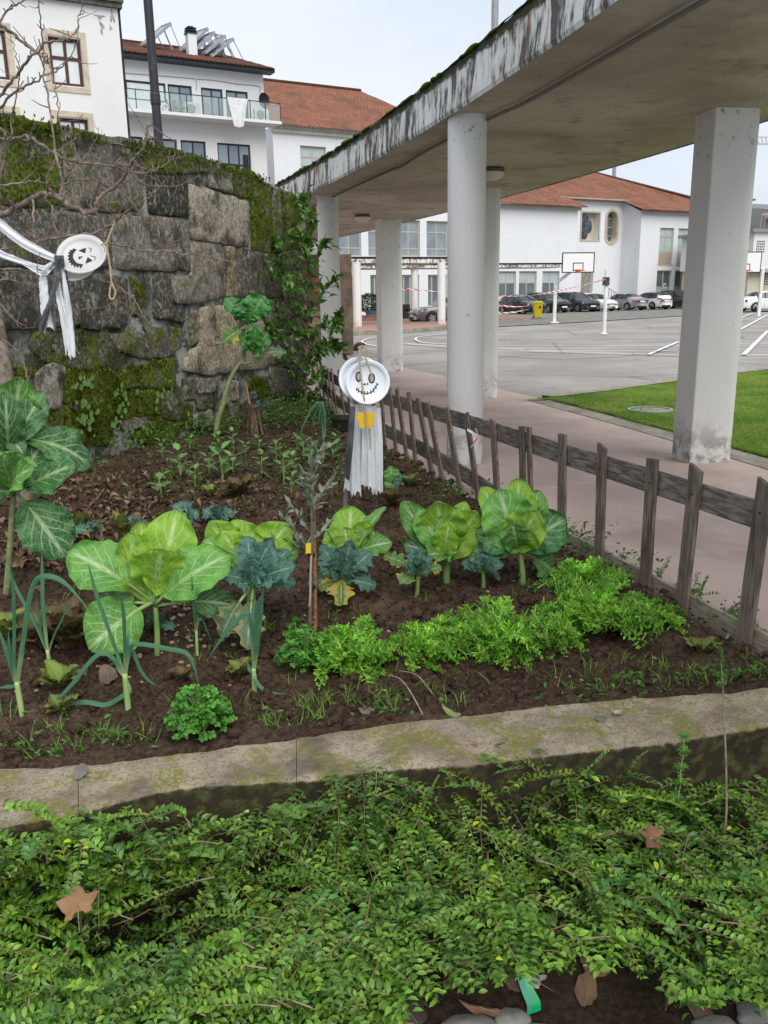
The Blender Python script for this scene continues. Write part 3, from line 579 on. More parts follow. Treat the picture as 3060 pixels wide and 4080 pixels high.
tag(mk('wall_moss', (Vm, Fm), plain('moss_tufts', (.035, .058, .007), (.125, .155, .016), 9, 1, .05, trans=.2), col=None), label='green moss tufts growing on the granite wall', cat='moss', kind='stuff')
# ================================================================== buildings
def wallholes(P, s0, s1, z0, z1, holes, dep=.22, thick=8., mat=None, parent=None, name='wall'):
    """front face with real openings, reveals, and a solid behind"""
    xs = sorted({s0, s1, *[h[0] for h in holes], *[h[1] for h in holes]}); zs = sorted({z0, z1, *[h[2] for h in holes], *[h[3] for h in holes]})
    xs = [x for x in xs if s0 <= x <= s1]; zs = [z for z in zs if z0 <= z <= z1]; L = []
    for a, b in zip(xs[:-1], xs[1:]):
        for c, d in zip(zs[:-1], zs[1:]):
            mx, mz = (a+b)/2, (c+d)/2
            if not any(h[0] < mx < h[1] and h[2] < mz < h[3] for h in holes): L.append((np.array([P.w(a, c), P.w(b, c), P.w(b, d), P.w(a, d)]), [[0, 1, 2, 3]]))
    for a, b, c, d in holes:
        for (x, z), (x2, z2) in (((a, c), (b, c)), ((b, c), (b, d)), ((b, d), (a, d)), ((a, d), (a, c))): L.append((np.array([P.w(x, z), P.w(x2, z2), P.w(x2, z2, -dep), P.w(x, z, -dep)]), [[0, 1, 2, 3]]))
    bx = P.box(s0, s1, z0, z1, -thick, 0); L.append((bx[0], [f for i, f in enumerate(bx[1]) if i != 2]))
    if holes: L.append(P.box(s0+.05, s1-.05, z0, z1-.05, -dep-.35, -dep-.3))
    return mk(name, join(L), mat, parent)
def window(P, r, parent, fm, gm, cols=(.5,), rows=(.5,), t=.06, dep=.16, bar=.045, name='window', gms=None, open_=None):
    s0, s1, z0, z1 = r; w = mk(name, P.frame(s0, s1, z0, z1, t, -dep-.05, -dep+.02), fm, parent)
    cs = [0, *cols, 1]; rw = [0, *rows, 1]; X = [s0+t+(s1-s0-2*t)*c for c in cs]; Z = [z0+t+(z1-z0-2*t)*c for c in rw]; L = []
    for x in X[1:-1]: L.append(P.box(x-bar/2, x+bar/2, z0+t, z1-t, -dep-.04, -dep+.01))
    for z in Z[1:-1]: L.append(P.box(s0+t, s1-t, z-bar/2, z+bar/2, -dep-.038, -dep+.014))
    if L: mk('glazing_bar', join(L), fm, w)
    for j in range(len(Z)-1):
        for i in range(len(X)-1):
            g = gm if gms is None else gms[j % len(gms)]
            mk('pane', P.box(X[i]+(bar/2 if i else 0), X[i+1]-(bar/2 if i < len(X)-2 else 0), Z[j]+(bar/2 if j else 0), Z[j+1]-(bar/2 if j < len(Z)-2 else 0), -dep-.02, -dep-.012), g, w)
    return w
def tiled(P, quad, name, mat, parent, pitch=.26, amp=.045, nr=14):
    """tile slope between eave e0-e1 and ridge r0-r1 with rounded tile rows running up the slope"""
    e0, e1, r0, r1 = [np.array(q, float) for q in quad]; ln = np.linalg.norm(e1-e0); k = int(ln/pitch*6); nz = nrmz(np.cross(e1-e0, r0-e0)); nz = nz if nz[2] > 0 else -nz
    V, uv = [], []; sl = np.linalg.norm((r0+r1)/2-(e0+e1)/2)
    U = np.linspace(0, 1, k+1)
    for j in range(nr+1):
        t = j/nr; a = e0+(r0-e0)*t; b = e1+(r1-e1)*t; base = a[None]*(1-U)[:, None]+b[None]*U[:, None]
        s = ((base-e0)@nrmz(e1-e0)); h = amp*np.abs(np.sin(math.pi*s/pitch))**.7
        V.append(base+nz*h[:, None]); uv.append(np.c_[s/pitch*.2, np.full(k+1, t*sl)])
    n = k+1; F = np.array([[r*n+i, r*n+i+1, (r+1)*n+i+1, (r+1)*n+i] for r in range(nr) for i in range(k)])
    mk(name, (np.concatenate(V), F), mat, parent, uv=np.concatenate(uv))
    mk('tile_edge', join([(np.vstack([V[0], V[0]-np.array([0, 0, .06])]), [[i, i+1, n+i+1, n+i] for i in range(k)])]), mat, bpy.data.objects[parent.name].children[-1] if False else parent, uv=np.vstack([uv[0], uv[0]]))
z1 = lambda x, y: (x*.72333, y*.72333)
z5 = lambda x, y: (1900+x*.6992, 700+y*.6992)
z4 = lambda x, y: (1200+x*.4822, 800+y*.4822)
G = 29.
# ---------------- white building with brown windows, upper left
P = Plane(aty(*z1(460, 192), 30), G); b = thing('white_building', 'white rendered building with brown stone framed windows at the upper left', 'building', P.w(-3, 0))
sR = P.sz(*z1(668, 300))[0]; zc = P.sz(*z1(640, 40))[1]; s0 = sR-13
wins = [P.rect([z1(*q) for q in ((258, 195), (440, 217), (468, 480), (292, 465))]), P.rect([z1(*q) for q in ((316, 648), (487, 655), (500, 860), (330, 860))])]
w0 = wins[0]; dx = P.sz(*z1(28, 190))[0]-w0[1]; wins += [(w0[0]+dx, w0[1]+dx, w0[2], w0[3]), (wins[1][0]+dx, wins[1][1]+dx, wins[1][2], wins[1][3])]
wl_ = wallholes(P, s0, sR, 0, zc, wins, .2, 9, WHITE2, b)
for r in wins:
    mk('stone_surround', P.frame(r[0]-.17, r[1]+.17, r[2]-.2, r[3]+.2, .17, -.02, .03), CREAM, b); window(P, r, b, BRFRAME, CURT, (.52,), (.6,), .1, .14, .1)
mk('cornice', join([P.box(s0-.1, sR+.12, zc-.05, zc+.1, -.3, .16), P.box(s0-.1, sR+.16, zc+.1, zc+.22, -.3, .24)]), plain('mossy_cornice', (.1, .11, .09), (.05, .06, .04), 6), b)
mk('drain_pipe', tube([P.w(sR+.05, 0, -.05), P.w(sR+.05, zc+.3, -.05)], .04, 8), BLACKM, b)
m = Mat('worn_plaster_patch', .9, .1); PATCH = m.done(m.mix(m.noise(8).step(.4, .6), (.36, .34, .32), (.26, .24, .22)))
for k, (x, y, w_, h_) in enumerate(((548, 92, .26, .12), (560, 150, .12, .36), (610, 155, .09, .12), (618, 95, .14, .3))):
    s_, z_ = P.sz(*z1(x, y)); a = np.linspace(0, 2*math.pi, 18, endpoint=False); rr = 1+.45*np.sin(a*3+k)+.25*np.sin(a*5+2*k)
    mk('bare_patch', prism([P.w(s_+math.cos(t)*w_/2*r, z_+math.sin(t)*h_/2*r, .003) for t, r in zip(a, rr)], P.n*.003), PATCH, b)
# ---------------- balcony building
P = Plane(aty(*z1(670, 312), 50), G); b = thing('apartment_building', 'white apartment building with long glass balcony and dark tiled roof', 'building', P.w(4, 0))
sl0, sr0 = P.sz(*z1(610, 312))[0]-1, P.sz(*z1(1448, 405))[0]; ze = P.sz(*z1(670, 318))[1]; zb = P.sz(*z1(710, 622))[1]
up = [P.rect([z1(*q) for q in c]) for c in (((692, 432), (915, 465), (915, 560), (695, 530)), ((925, 462), (1058, 475), (1062, 600), (930, 600)), ((1105, 482), (1228, 495), (1232, 660), (1118, 650)), ((1245, 500), (1365, 510), (1372, 660), (1250, 660)))]
for i in range(4): up[i] = (up[i][0], up[i][1], zb+.05 if i else zb+.7, up[0][3] if i else up[0][3])
lo = [P.rect([z1(*q) for q in c]) for c in (((722, 745), (785, 750), (790, 860), (726, 850)), ((795, 757), (975, 768), (978, 870), (800, 860)), ((995, 770), (1132, 780), (1138, 890), (1000, 880)), ((1197, 787), (1378, 798), (1385, 935), (1203, 920)))]
lo = [(a, c_, min(l[2] for l in lo)-.6, lo[2][3]) for (a, c_, _, _), l in zip(lo, lo)]
wallholes(P, sl0, sr0, 0, ze, up+lo, .2, 10, WHITE2, b)
for i, r in enumerate(up+lo): window(P, r, b, DKFRAME, CURT if i == 0 else GLASSB, {0: (), 1: (.5,), 2: (.5,), 3: (.5,), 4: (), 5: (.5,), 6: (.5,), 7: (.33, .67)}[i], (), .09, .12, .09)
mk('balcony_slab', P.box(sl0, sr0+.5, zb-.16, zb, 0, 1.3), WHITE2, b); mk('balcony_skirt', P.box(sl0, sr0+.5, zb-2.1, zb-.16, .95, 1.29), WHITE2, b) if False else None
zr = zb+.98; L = [P.box(sl0, sr0+.5, zr-.04, zr, 1.2, 1.26), P.box(sr0+.44, sr0+.5, zr-.04, zr, 0, 1.2)]
for k, s_ in enumerate(np.linspace(sl0, sr0+.47, 12)): L.append(P.box(s_-.02, s_+.02, zb, zr, 1.21, 1.25))
mk('balcony_rail', join(L), DKFRAME, b)
m = Mat('clear_balcony_glass', .08, .5); m.b.inputs['Transmission Weight'].default_value = .85; m.b.inputs['IOR'].default_value = 1.05; BGL = m.done((.78, .84, .84))
for a, c_ in zip(np.linspace(sl0, sr0+.47, 12)[:-1], np.linspace(sl0, sr0+.47, 12)[1:]): mk('balcony_glass', P.box(a+.03, c_-.03, zb+.05, zr-.06, 1.225, 1.235), BGL, b)
mk('gutter', P.box(sl0, sr0+.45, ze-.04, ze+.16, .0, .75), DKFRAME, b)
e0, e1 = P.w(sl0, ze+.14, .85), P.w(sr0+.4, ze+.14, .85); zrid = ze+1.75; tiled(P, (e0, e1, P.w(sl0, zrid, -3.6), P.w(sr0-1.2, zrid, -3.6)), 'roof', ROOFD, b, .28)
mk('ridge', tube([P.w(sl0, zrid+.02, -3.6), P.w(sr0-1.2, zrid+.02, -3.6)], .13, 8), ROOFD, b)
# chimney, panels, odds and ends of the balcony
c0 = P.hit(*z1(1060, 335), -1.2); ch = thing('chimney', 'white chimney with dark cowl on the dark tiled roof', 'chimney', c0-np.array([0, 0, .2])); hh = P.hit(*z1(1050, 190), -1.2)[2]
mk('stack', box((c0[0], c0[1], (c0[2]-.4+hh)/2), (.5, .5, hh-c0[2]+.4), math.radians(G)), WHITE2, ch)
mk('cowl', join([box((c0[0], c0[1], hh+.03+k*.13), (.62-.04*k, .62-.04*k, .06), math.radians(G)) for k in range(3)]+[box((c0[0], c0[1], hh+.2), (.3, .3, .4), math.radians(G))]), BLACKM, ch)
c1 = P.hit(*z1(1215, 325), -2.5); ch = thing('chimney', 'small white chimney behind the solar panels', 'chimney', c1-np.array([0, 0, .2])); h1 = P.hit(*z1(1230, 200), -2.5)[2]
mk('stack', box((c1[0], c1[1], (c1[2]-.8+h1)/2), (.4, .4, h1-c1[2]+.8), math.radians(G)), WHITE2, ch); mk('cap', box((c1[0], c1[1], h1+.03), (.5, .5, .08), math.radians(G)), WHITE2, ch)
PANEL = plain('solar_panel_glass', (.26, .3, .34), (.34, .37, .4), 1, .2, .5)
for k, (lo_, hi_) in enumerate((((800, 240), (915, 138)), ((1010, 272), (1118, 165)), ((1060, 278), (1155, 187)), ((1105, 300), (1215, 208)), ((1140, 318), (1260, 222)))):
    oo = -1.6-.25*(k == 1); A_ = P.hit(*z1(*lo_), oo); B_ = P.hit(*z1(*hi_), oo-.2); lab = ['single solar panel on the roof beside the black pole', 'leftmost solar panel of the row behind the chimney', 'second solar panel of the row, right of the chimney', 'third solar panel of the row on the dark roof', 'rightmost solar panel of the row on the dark roof'][k]
    so_ = thing('solar_panel', lab, 'solar panel', A_, 'solar panels on the dark roof'); up_ = nrmz(np.cross(B_-A_, P.n)); wv = nrmz(P.n+P.d*.35)*.95
    mk('panel', prism([A_+wv/2, A_-wv/2, B_-wv/2, B_+wv/2], up_*.08), PANEL, so_)
    mk('panel_frame', join([beam(A_+s*wv/2, B_+s*wv/2, .05, .12) for s in (-1, 1)]+[beam(q-wv/2, q+wv/2, .05, .12) for q in (A_, B_)]), GREYM, so_)
    ft = B_+P.d*.55; ft = np.array([ft[0], ft[1], 0]); L = []
    for s in (-1, 1): L.append(beam(B_+s*wv*.4, ft+s*wv*.4+np.array([0, 0, zrid-.7]), .04, .04)); L.append(beam(A_*.3+B_*.7+s*wv*.4, ft-P.d*.5+s*wv*.4+np.array([0, 0, zrid-.7]), .04, .04))
    mk('stand', join(L), GREYM, so_)
CLOTH = plain('white_cloth', (.7, .7, .69), (.6, .6, .6), 5, .9)
cq = [P.sz(*z1(*q), 1.28) for q in ((1250, 545), (1365, 548), (1340, 680), (1285, 692))]; t_ = thing('hanging_cloth', 'white cloth draped over the balcony rail', 'cloth', P.w(cq[0][0], zr, 1.28))
V, n = [], 13
for j in range(9):
    for i in range(n):
        u, v = i/(n-1), j/8; s_ = (cq[0][0]*(1-u)+cq[1][0]*u)*(1-v)+(cq[3][0]*(1-u)+cq[2][0]*u)*v; z_ = zr+.03-(zr-cq[3][1])*v-(.1*math.sin(u*3) if j == 8 else 0); V.append(P.w(s_, z_, 1.32+.05*math.sin(u*17+v*2)*(.3+v)))
mk('sheet', (V, [[j*n+i, j*n+i+1, (j+1)*n+i+1, (j+1)*n+i] for j in range(8) for i in range(n-1)]), CLOTH, t_, smooth=True)
def acunit(px, lab):
    s_, z_ = P.sz(*z1(*px), .7); t = thing('air_conditioner', lab, 'air conditioner', P.w(s_, zb, .7)); mk('case', P.box(s_-.42, s_+.42, zb+.02, zb+.68, .45, .8), WHITEM, t, bevel=.02)
    mk('fan_grille', lathe([(.0, .0), (.08, .01), (.08, .02), (.23, .02), (.25, .0)], P.w(s_-.08, zb+.35, .805), P.n, 20), GREYM, t)
acunit((1060, 610), 'white air conditioner on the balcony beside the small green bicycle'); acunit((1440, 650), 'white air conditioner at the right end of the balcony')
for px, mt, lab in (((945, 625), plain('red_frame', (.42, .05, .06), rough=.4), 'small red bicycle standing on the balcony'), ((990, 630), plain('green_frame', (.02, .42, .09), rough=.4), 'small green bicycle standing on the balcony')):
    s_, _ = P.sz(*z1(*px), .9); t = thing('bicycle', lab, 'bicycle', P.w(s_, zb, .9), 'bicycles on the balcony'); r = .17
    for q in (-.3, .3): mk('wheel', tube([P.w(s_+q+r*math.cos(a), zb+r+r*math.sin(a), .9) for a in np.linspace(0, 2*math.pi, 19)], .022, 5, False), BLACKM, t)
    k = [P.w(s_+a, zb+c_, .9) for a, c_ in ((-.3, .17), (-.22, .55), (.12, .5), (.0, .18), (.3, .17))]
    mk('frame', join([tube([k[i], k[j]], .022, 5) for i, j in ((0, 1), (1, 2), (2, 3), (3, 1), (3, 4), (4, 2))]), mt, t)
    mk('saddle', P.box(s_+.06, s_+.24, zb+.55, zb+.59, .86, .94), BLACKM, t); mk('handlebar', P.box(s_-.26, s_-.2, zb+.6, zb+.64, .75, 1.05), BLACKM, t)
s_, z_ = P.sz(*z1(1445, 555), .6); t = thing('satellite_dish', 'dark covered dish fixed at the right end of the balcony wall', 'dish', P.w(s_, z_, .6)); mk('dish', lathe([(.0, .0), (.25, .05), (.42, .15), (.4, .2), (.2, .1), (.0, .06)], P.w(s_, z_, .6), P.n+P.d*.4, 14), BLACKM, t); mk('arm', beam(P.w(s_, z_, .65), P.w(s_+.4, z_-.3, 0), .06, .06), BLACKM, t)
mk('cable', join([tube(smoothpath([P.hit(*z1(*q), .03) for q in c_], 4), .018, 5) for c_ in (((690, 403), (850, 415), (1030, 430), (1078, 440), (1082, 500)), ((1085, 435), (1200, 445), (1300, 462), (1425, 475), (1430, 510)))]), GREYM, b)
# ---------------- tall school block with red roof, and the lower wing: one plane
P1 = Plane(aty(*z5(150, 160), 71), G); P = P1
b = thing('school_building', 'tall white school block with red tiled roof behind the stone wall', 'building', P.w(-15, 0))
sl_, se_ = P.sz(1085, 500)[0], P.sz(1850, 900)[0]; ze = P.sz(1250, 517)[1]
f2 = [P.rect([z4(*q) for q in c]) for c in (((322, 285), (495, 285), (495, 460), (322, 458)), ((800, 160), (985, 162), (980, 462), (800, 462)), ((1037, 163), (1215, 166), (1210, 467), (1037, 467)))]
ztop, zbot = f2[1][3], f2[1][2]; w_ = f2[1][1]-f2[1][0]; stp = f2[2][0]-f2[1][0]; s1_ = f2[1][0]
F2_ = [(s1_+k*stp, s1_+k*stp+w_, zbot, ztop) for k in range(-5, 2)]
gr = [(s1_+k*stp+.1, s1_+k*stp+w_-.1, .1, 3.05) for k in range(-5, 2)]
f3 = P.rect([(1195, 577), (1298, 588), (1302, 700), (1200, 690)]); f3 = (f3[0], f3[1], f3[3]-2.6, f3[3])
F3 = [f3]+[(f3[0]+k*stp*1.35, f3[1]+k*stp*1.35, f3[2], f3[3]) for k in (1, 2, 3)]
wallholes(P, sl_, se_, 0, ze, F2_+gr+F3, .25, 9, WHITE, b)
for r in F2_: window(P, r, b, BEFRAME, GLASSB, (.5,), (.2, .7), .1, .18, .1)
for r in gr: window(P, r, b, BEFRAME, GLASS, (.22, .6), (), .12, .18, .12)
for r in F3: window(P, r, b, BEFRAME, FROST, (.5,), (.25, .5, .75), .1, .18, .09)
mk('cornice', join([P.box(sl_-.1, se_+.1, ze-.35, ze-.1, 0, .22), P.box(sl_-.1, se_+.1, ze-.1, ze+.06, 0, .4)]), plain('grey_cornice', (.5, .48, .43), (.4, .38, .34), 4), b)
e0, e1 = P.w(sl_-.3, ze+.05, .6), P.w(se_+.5, ze+.05, .6); zq = P.hit(1060, 322, -7.4)[2]
tiled(P, (e0, e1, P.w(sl_-.3, zq, -7.4), P.w(se_-5, zq, -7.4)), 'roof', ROOF, b, .3)
mk('ridge', tube([P.w(sl_-.3, zq+.03, -7.4), P.w(se_-5, zq+.03, -7.4)], .16, 8), ROOFD, b)
# lower wing: left face, recessed entrance part, right face
b = thing('school_wing', 'lower white school wing with hipped orange tile roof behind the parked cars', 'building', P.w(6, 0))
sC0, sC1 = P.sz(*z5(568, 400))[0], P.sz(*z5(930, 400))[0]; sEnd = P.sz(2968, 900)[0]; ze = P.sz(*z5(350, 172))[1]; PC = Plane(P.w(0, 0, -2.3), G)
lw_ = [P.rect([z5(*q) for q in c]) for c in (((120, 545), (210, 545), (207, 668), (120, 668)), ((240, 545), (343, 544), (338, 668), (240, 668)), ((373, 544), (471, 543), (466, 665), (373, 665)))]
zt_ = lw_[1][3]; w_ = lw_[1][1]-lw_[1][0]; lw_ = [(r[0], r[0]+w_, zt_-2.0, zt_) for r in lw_]
wallholes(P, se_+.02, sC0, 0, ze, lw_, .25, 9, WHITE, b)
for r in lw_: window(P, r, b, BEFRAME, GLASS, (.5,), (.55,), .1, .18, .1, gms=[GLASS, FROST])
rw_ = [P.rect([z5(*q) for q in c]) for c in (((1046, 297), (1127, 299), (1115, 437), (1036, 437)), ((1150, 301), (1225, 304), (1215, 437), (1140, 437)))]
w_ = rw_[0][1]-rw_[0][0]; stp = rw_[1][0]-rw_[0][0]; zu, zl = rw_[0][3], rw_[0][2]; rw_ = [(rw_[0][0]+k*stp, rw_[0][0]+k*stp+w_, zl, zu) for k in range(4)]
zp = P.sz(*z5(1033, 503))[1]; zd = P.sz(*z5(1030, 540))[1]; dr = [(r[0]-.05, r[1]+.1, .05, zd) for r in rw_]
pn = [(r[0], r[1], zp, zl) for r in rw_]
wallholes(P, sC1, sEnd, 0, ze, [(r[0], r[1], zp, zu) for r in rw_]+dr, .25, 9, WHITE, b)
for r, q in zip(rw_, pn): window(P, r, b, BEFRAME, FROST, (.5,), (.66,), .09, .18, .1); mk('window_panel', P.box(q[0]+.02, q[1]-.02, q[2]+.03, q[3], -.2, -.12), TAUPE, b); mk('sill', P.box(q[0]-.05, q[1]+.05, q[2]-.08, q[2], -.05, .06), CREAM, b)
for r in dr: window(P, r, b, BEFRAME, GLASS, (.5,), (.55,), .12, .18, .14, name='glazed_door', gms=[FROST, GLASS])
s_, z_ = P.sz(*z5(1077, 628)); sg = mk('notice', P.box(s_-.17, s_+.17, z_-.25, z_+.25, -.16, -.15), WHITEM, b); mk('notice_print', lathe([(0.001, 0), (.11, 0), (.11, .003), (0.001, .003)], P.w(s_, z_+.02, -.148), P.n, 14), plain('sign_blue', (.03, .06, .3)), sg)
# recessed part
zeC = ze+2.3*.47; o0 = PC.sz(*z5(604, 290))[0]
sq = PC.rect([z5(*q) for q in ((592, 200), (707, 203), (698, 375), (585, 373))]); ov = PC.rect([z5(*q) for q in ((735, 195), (808, 190), (800, 392), (727, 390))]); dq = PC.rect([z5(*q) for q in ((598, 545), (640, 545), (640, 655), (598, 655))]); dq = (dq[0]-.1, dq[1]+.45, 1.1, dq[3]+.5)
ovh = (ov[0]+.1, ov[1]-.1, ov[2]-.1, ov[3]+.1)
wallholes(PC, sC0-.5, sC1+.5, 0, zeC, [(sq[0]+.1, sq[1]-.1, sq[2]+.1, sq[3]-.1), dq, ovh], .7, 7, WHITE, b)
mk('window_frame', PC.frame(sq[0], sq[1], sq[2], sq[3], .14, -.04, .05), CREAM, b); mk('window_back', PC.box(sq[0]+.1, sq[1]-.1, sq[2]+.1, sq[3]-.1, -.66, -.6), CREAM, b)
cs, cz = (sq[0]+sq[1])/2-.15, (sq[2]+sq[3])/2; rr = (sq[3]-sq[2])*.22; a = np.linspace(0, 2*math.pi, 60, endpoint=False); qf = rr*(1.25+.75*np.abs(np.cos(2*a))**.6)
mk('quatrefoil_pane', prism([PC.w(cs+math.cos(t)*r*.78, cz+math.sin(t)*r, -.59) for t, r in zip(a, qf)], PC.n*.03), plain('dark_old_glass', (.03, .04, .055), (.1, .12, .15), 2, .1, .5), b)
# oval window: stone surround filling the corners of a rectangular hole
oc, oz, oh, ohw = (ov[0]+ov[1])/2, (ov[2]+ov[3])/2, (ov[3]-ov[2])/2, (ov[1]-ov[0])/2
def stad(w_, h_, n=20):
    r = w_; return [(r*math.cos(t), h_-r+r*math.sin(t)) for t in np.linspace(0, math.pi, n)]+[(r*math.cos(t), -h_+r+r*math.sin(t)) for t in np.linspace(math.pi, 2*math.pi, n)]
so_, si_ = stad(ohw+.05, oh+.05), stad(ohw-.16, oh-.16); n = len(so_); V, F = [], []
for q, o_ in ((so_, .0), (so_, .06), (si_, .06), (si_, -.6)): V += [PC.w(oc+x, oz+z, o_) for x, z in q]
for r in range(3): F += [[r*n+i, r*n+(i+1) % n, (r+1)*n+(i+1) % n, (r+1)*n+i] for i in range(n)]
mk('oval_surround', (V, F), CREAM, b)
# plaster filling between the stadium and the rectangular hole edge
V, F = [], []
for x, z in so_: V.append(PC.w(oc+x, oz+z, .003))
def sq_pt(x, z): k = max(abs(x)/(ovh[1]-ovh[0])*2, abs(z)/(ovh[3]-ovh[2])*2); k = max(k, 1e-6); return x/k, z/k
for x, z in so_: a_, c_ = sq_pt(x, z); V.append(PC.w(oc+a_*1.02, oz+c_*1.02, .003))
mk('oval_plaster', (V, [[i, (i+1) % n, n+(i+1) % n, n+i] for i in range(n)]), WHITE, b)
ow = mk('oval_window', join([PC.box(oc-.03, oc+.03, oz-oh+.2, oz+oh-.2, -.55, -.5)]+[PC.box(oc-ohw+.2, oc+ohw-.2, oz+k*oh-.03, oz+k*oh+.03, -.552, -.502) for k in (-.5, 0, .5)]), BEFRAME, b); mk('pane', prism([PC.w(oc+x*.98, oz+z*.99, -.58) for x, z in si_], PC.n*.02), GLASS, ow)
dd = mk('entrance_door', PC.box(dq[0], dq[1], dq[2], dq[3], -.5, -.42), plain('weathered_door', (.33, .3, .25), (.2, .18, .15), 5), b); mk('door_panel', join([PC.box(dq[0]+.12+k*.5, dq[0]+.5+k*.5, dq[2]+.2+j*.9, dq[2]+.95+j*.9, -.42, -.4) for k in range(2) for j in range(2)]), plain('door_panel_paint', (.26, .23, .19)), dd)
L = [PC.box(dq[0]-.4-.0*k, dq[1]+.6+.3*k, 0, 1.1-.22*k, 0, 1.2+.3*k) for k in range(5)]; stp_ = mk('steps', join(L), plain('mossy_steps', (.24, .22, .17), (.1, .1, .06), 3), b)
L = [beam(PC.w(dq[1]+.6, 2., 1.1), PC.w(dq[1]+2.9, .95, 1.1), .05, .05)]+[PC.box(dq[1]+.6+k*.33-.02, dq[1]+.6+k*.33+.02, max(.05, .9-k*.16), 2.-k*.15, 1.08, 1.12) for k in range(8)]; mk('hand_rail', join(L), GREYM, b)
CORN = plain('stone_cornice', (.45, .41, .34), (.36, .33, .28), 3)
mk('cornice', join([P.box(se_, sC0+.1, ze-.25, ze, 0, .35), P.box(sC1-.1, sEnd+.1, ze-.25, ze, 0, .35), PC.box(sC0-.3, sC1+.3, zeC-.25, zeC, 0, .35)]), CORN, b)
ap = P.hit(2372, 690, -9.5); zA = ap[2]; sA = (ap-P.p)@P.d; sl = .47; e_ = .7
tiled(P, (P.w(se_+.1, ze, e_), P.w(sC0+.5, ze, e_), P.w(se_+.1, zeC+.05, -2.3), P.w(sC0+.5, zeC+.05, -2.3)), 'roof', ROOF, b, .3, nr=6)
tiled(P, (P.w(sC1-.5, ze, e_), P.w(sEnd+.6, ze, e_), P.w(sC1-.5, zeC+.05, -2.3), P.w(sEnd-1.6, zeC+.05, -2.3)), 'roof', ROOF, b, .3, nr=6)
tiled(P, (P.w(se_+.1, zeC-.2, -1.75), P.w(sEnd-.9, zeC-.2, -1.75), P.w(se_+.1, zA, -9.5), P.w(sA, zA, -9.5)), 'roof', ROOF, b, .3)
for _a, _b in ((sC1-.02, sC1+.3), (sC0-.3, sC0-.02)): mk('side_wall', prism([P.w(_a, 0, -.02), P.w(_a, ze-.1, -.02), P.w(_a, zeC-.12, -2.3), P.w(_a, 0, -2.3)], P.d*(_b-_a)), WHITE, b)
mk('hip', join([tube([P.w(sEnd+.6, ze+.03, e_), P.w(sA, zA+.03, -9.5)], .14, 6), tube([P.w(sA, zA+.03, -9.5), P.w(se_+.1, zA+.03, -9.5)], .14, 6)]), ROOF, b)
mk('end_slope', (np.array([P.w(sEnd+.6, ze, e_), P.w(sEnd+.6, ze, -19), P.w(sA, zA, -9.5)]), [[0, 1, 2]]), ROOF, b)
# ---------------- far right low building with terrace
P = Plane(aty(3010, 1180, 72), G-4); b = thing('terrace_building', 'stained white building with lattice vents and roof terrace at the far right', 'building', P.w(3, 0))
a0 = P.sz(3000, 1000)[0]; zk = P.sz(3020, 925)[1]; zm = P.sz(3020, 1070)[1]
mk('wall', P.box(a0, a0+14, zm, zk, -8, 0), WHITE2, b); mk('lower_wall', P.box(a0+.3, a0+14, 0, zm, -8, -.5), m_plaster('ochre_old_plaster', (.55, .49, .38), .6), b)
mk('roof_slab', P.box(a0-.5, a0+14, zk, zk+.25, -8, .3), plain('grey_slab', (.24, .23, .21)), b); mk('ledge', P.box(a0-.1, a0+14, zm-.3, zm, -.5, .15), plain('grey_ledge', (.35, .34, .3)), b)
for cx_, cy_ in ((3030, 983), (3062, 1112)):
    s_, z_ = P.sz(cx_, cy_); mk('lattice_vent', join([P.box(s_-.4+i*.2-.06, s_-.4+i*.2+.06, z_-.4+j*.2-.06, z_-.4+j*.2+.06, -.004, .012) for i in range(5) for j in range(5)]), BLACKM, b)
mk('parapet', join([P.box(a0+.7+k*.45, a0+.76+k*.45, zk+.25, zk+1.35, -.2, -.1) for k in range(20)]+[P.box(a0+.6, a0+9, zk+1.3, zk+1.42, -.25, -.05)]), plain('parapet_grey', (.3, .28, .24)), b)
s_, z_ = P.sz(3042, 800); mk('chimney_stack', join([P.box(s_-.9, s_+2, zk+.25, z_-.4, -2.6, -1.6), P.box(s_-.3, s_+.7, z_-.4, z_+.2, -2.4, -1.8), P.box(s_-.5, s_+.9, z_+.2, z_+.35, -2.6, -1.6)]), plain('dark_chimney', (.14, .14, .14)), b)
mk('antenna', join([beam(P.w(s_+.3, z_+.3, -2), P.w(s_+.3, z_+2.6, -2), .05, .05)]+[beam(P.w(s_-.3, z_+1.6+k*.4, -2), P.w(s_+1, z_+1.6+k*.4, -2), .04, .04) for k in range(3)]), GREYM, b)
b = thing('distant_house', 'distant house with red gallery beams behind the terrace building', 'house', P.w(-3, 0, -14)); s2 = P.sz(2985, 900, -14)[0]; zz = P.sz(2990, 835, -14)[1]
mk('wall', P.box(s2-5, s2+4, 0, zz, -22, -14), WHITE2, b); mk('roof', P.box(s2-5.4, s2+4.4, zz, zz+.5, -22.4, -13.5), plain('grey_roof', (.26, .28, .3)), b)
for yk in (870, 955): mk('gallery_beam', P.box(s2-5, s2+4, P.sz(2990, yk, -14)[1]-.15, P.sz(2990, yk, -14)[1]+.15, -14, -13.2), plain('red_beam', (.25, .06, .04)), b); mk('gallery_window', P.box(s2-4, s2+3.5, P.sz(2990, yk, -14)[1]-1.6, P.sz(2990, yk, -14)[1]-.2, -13.99, -13.95), GLASS, b)
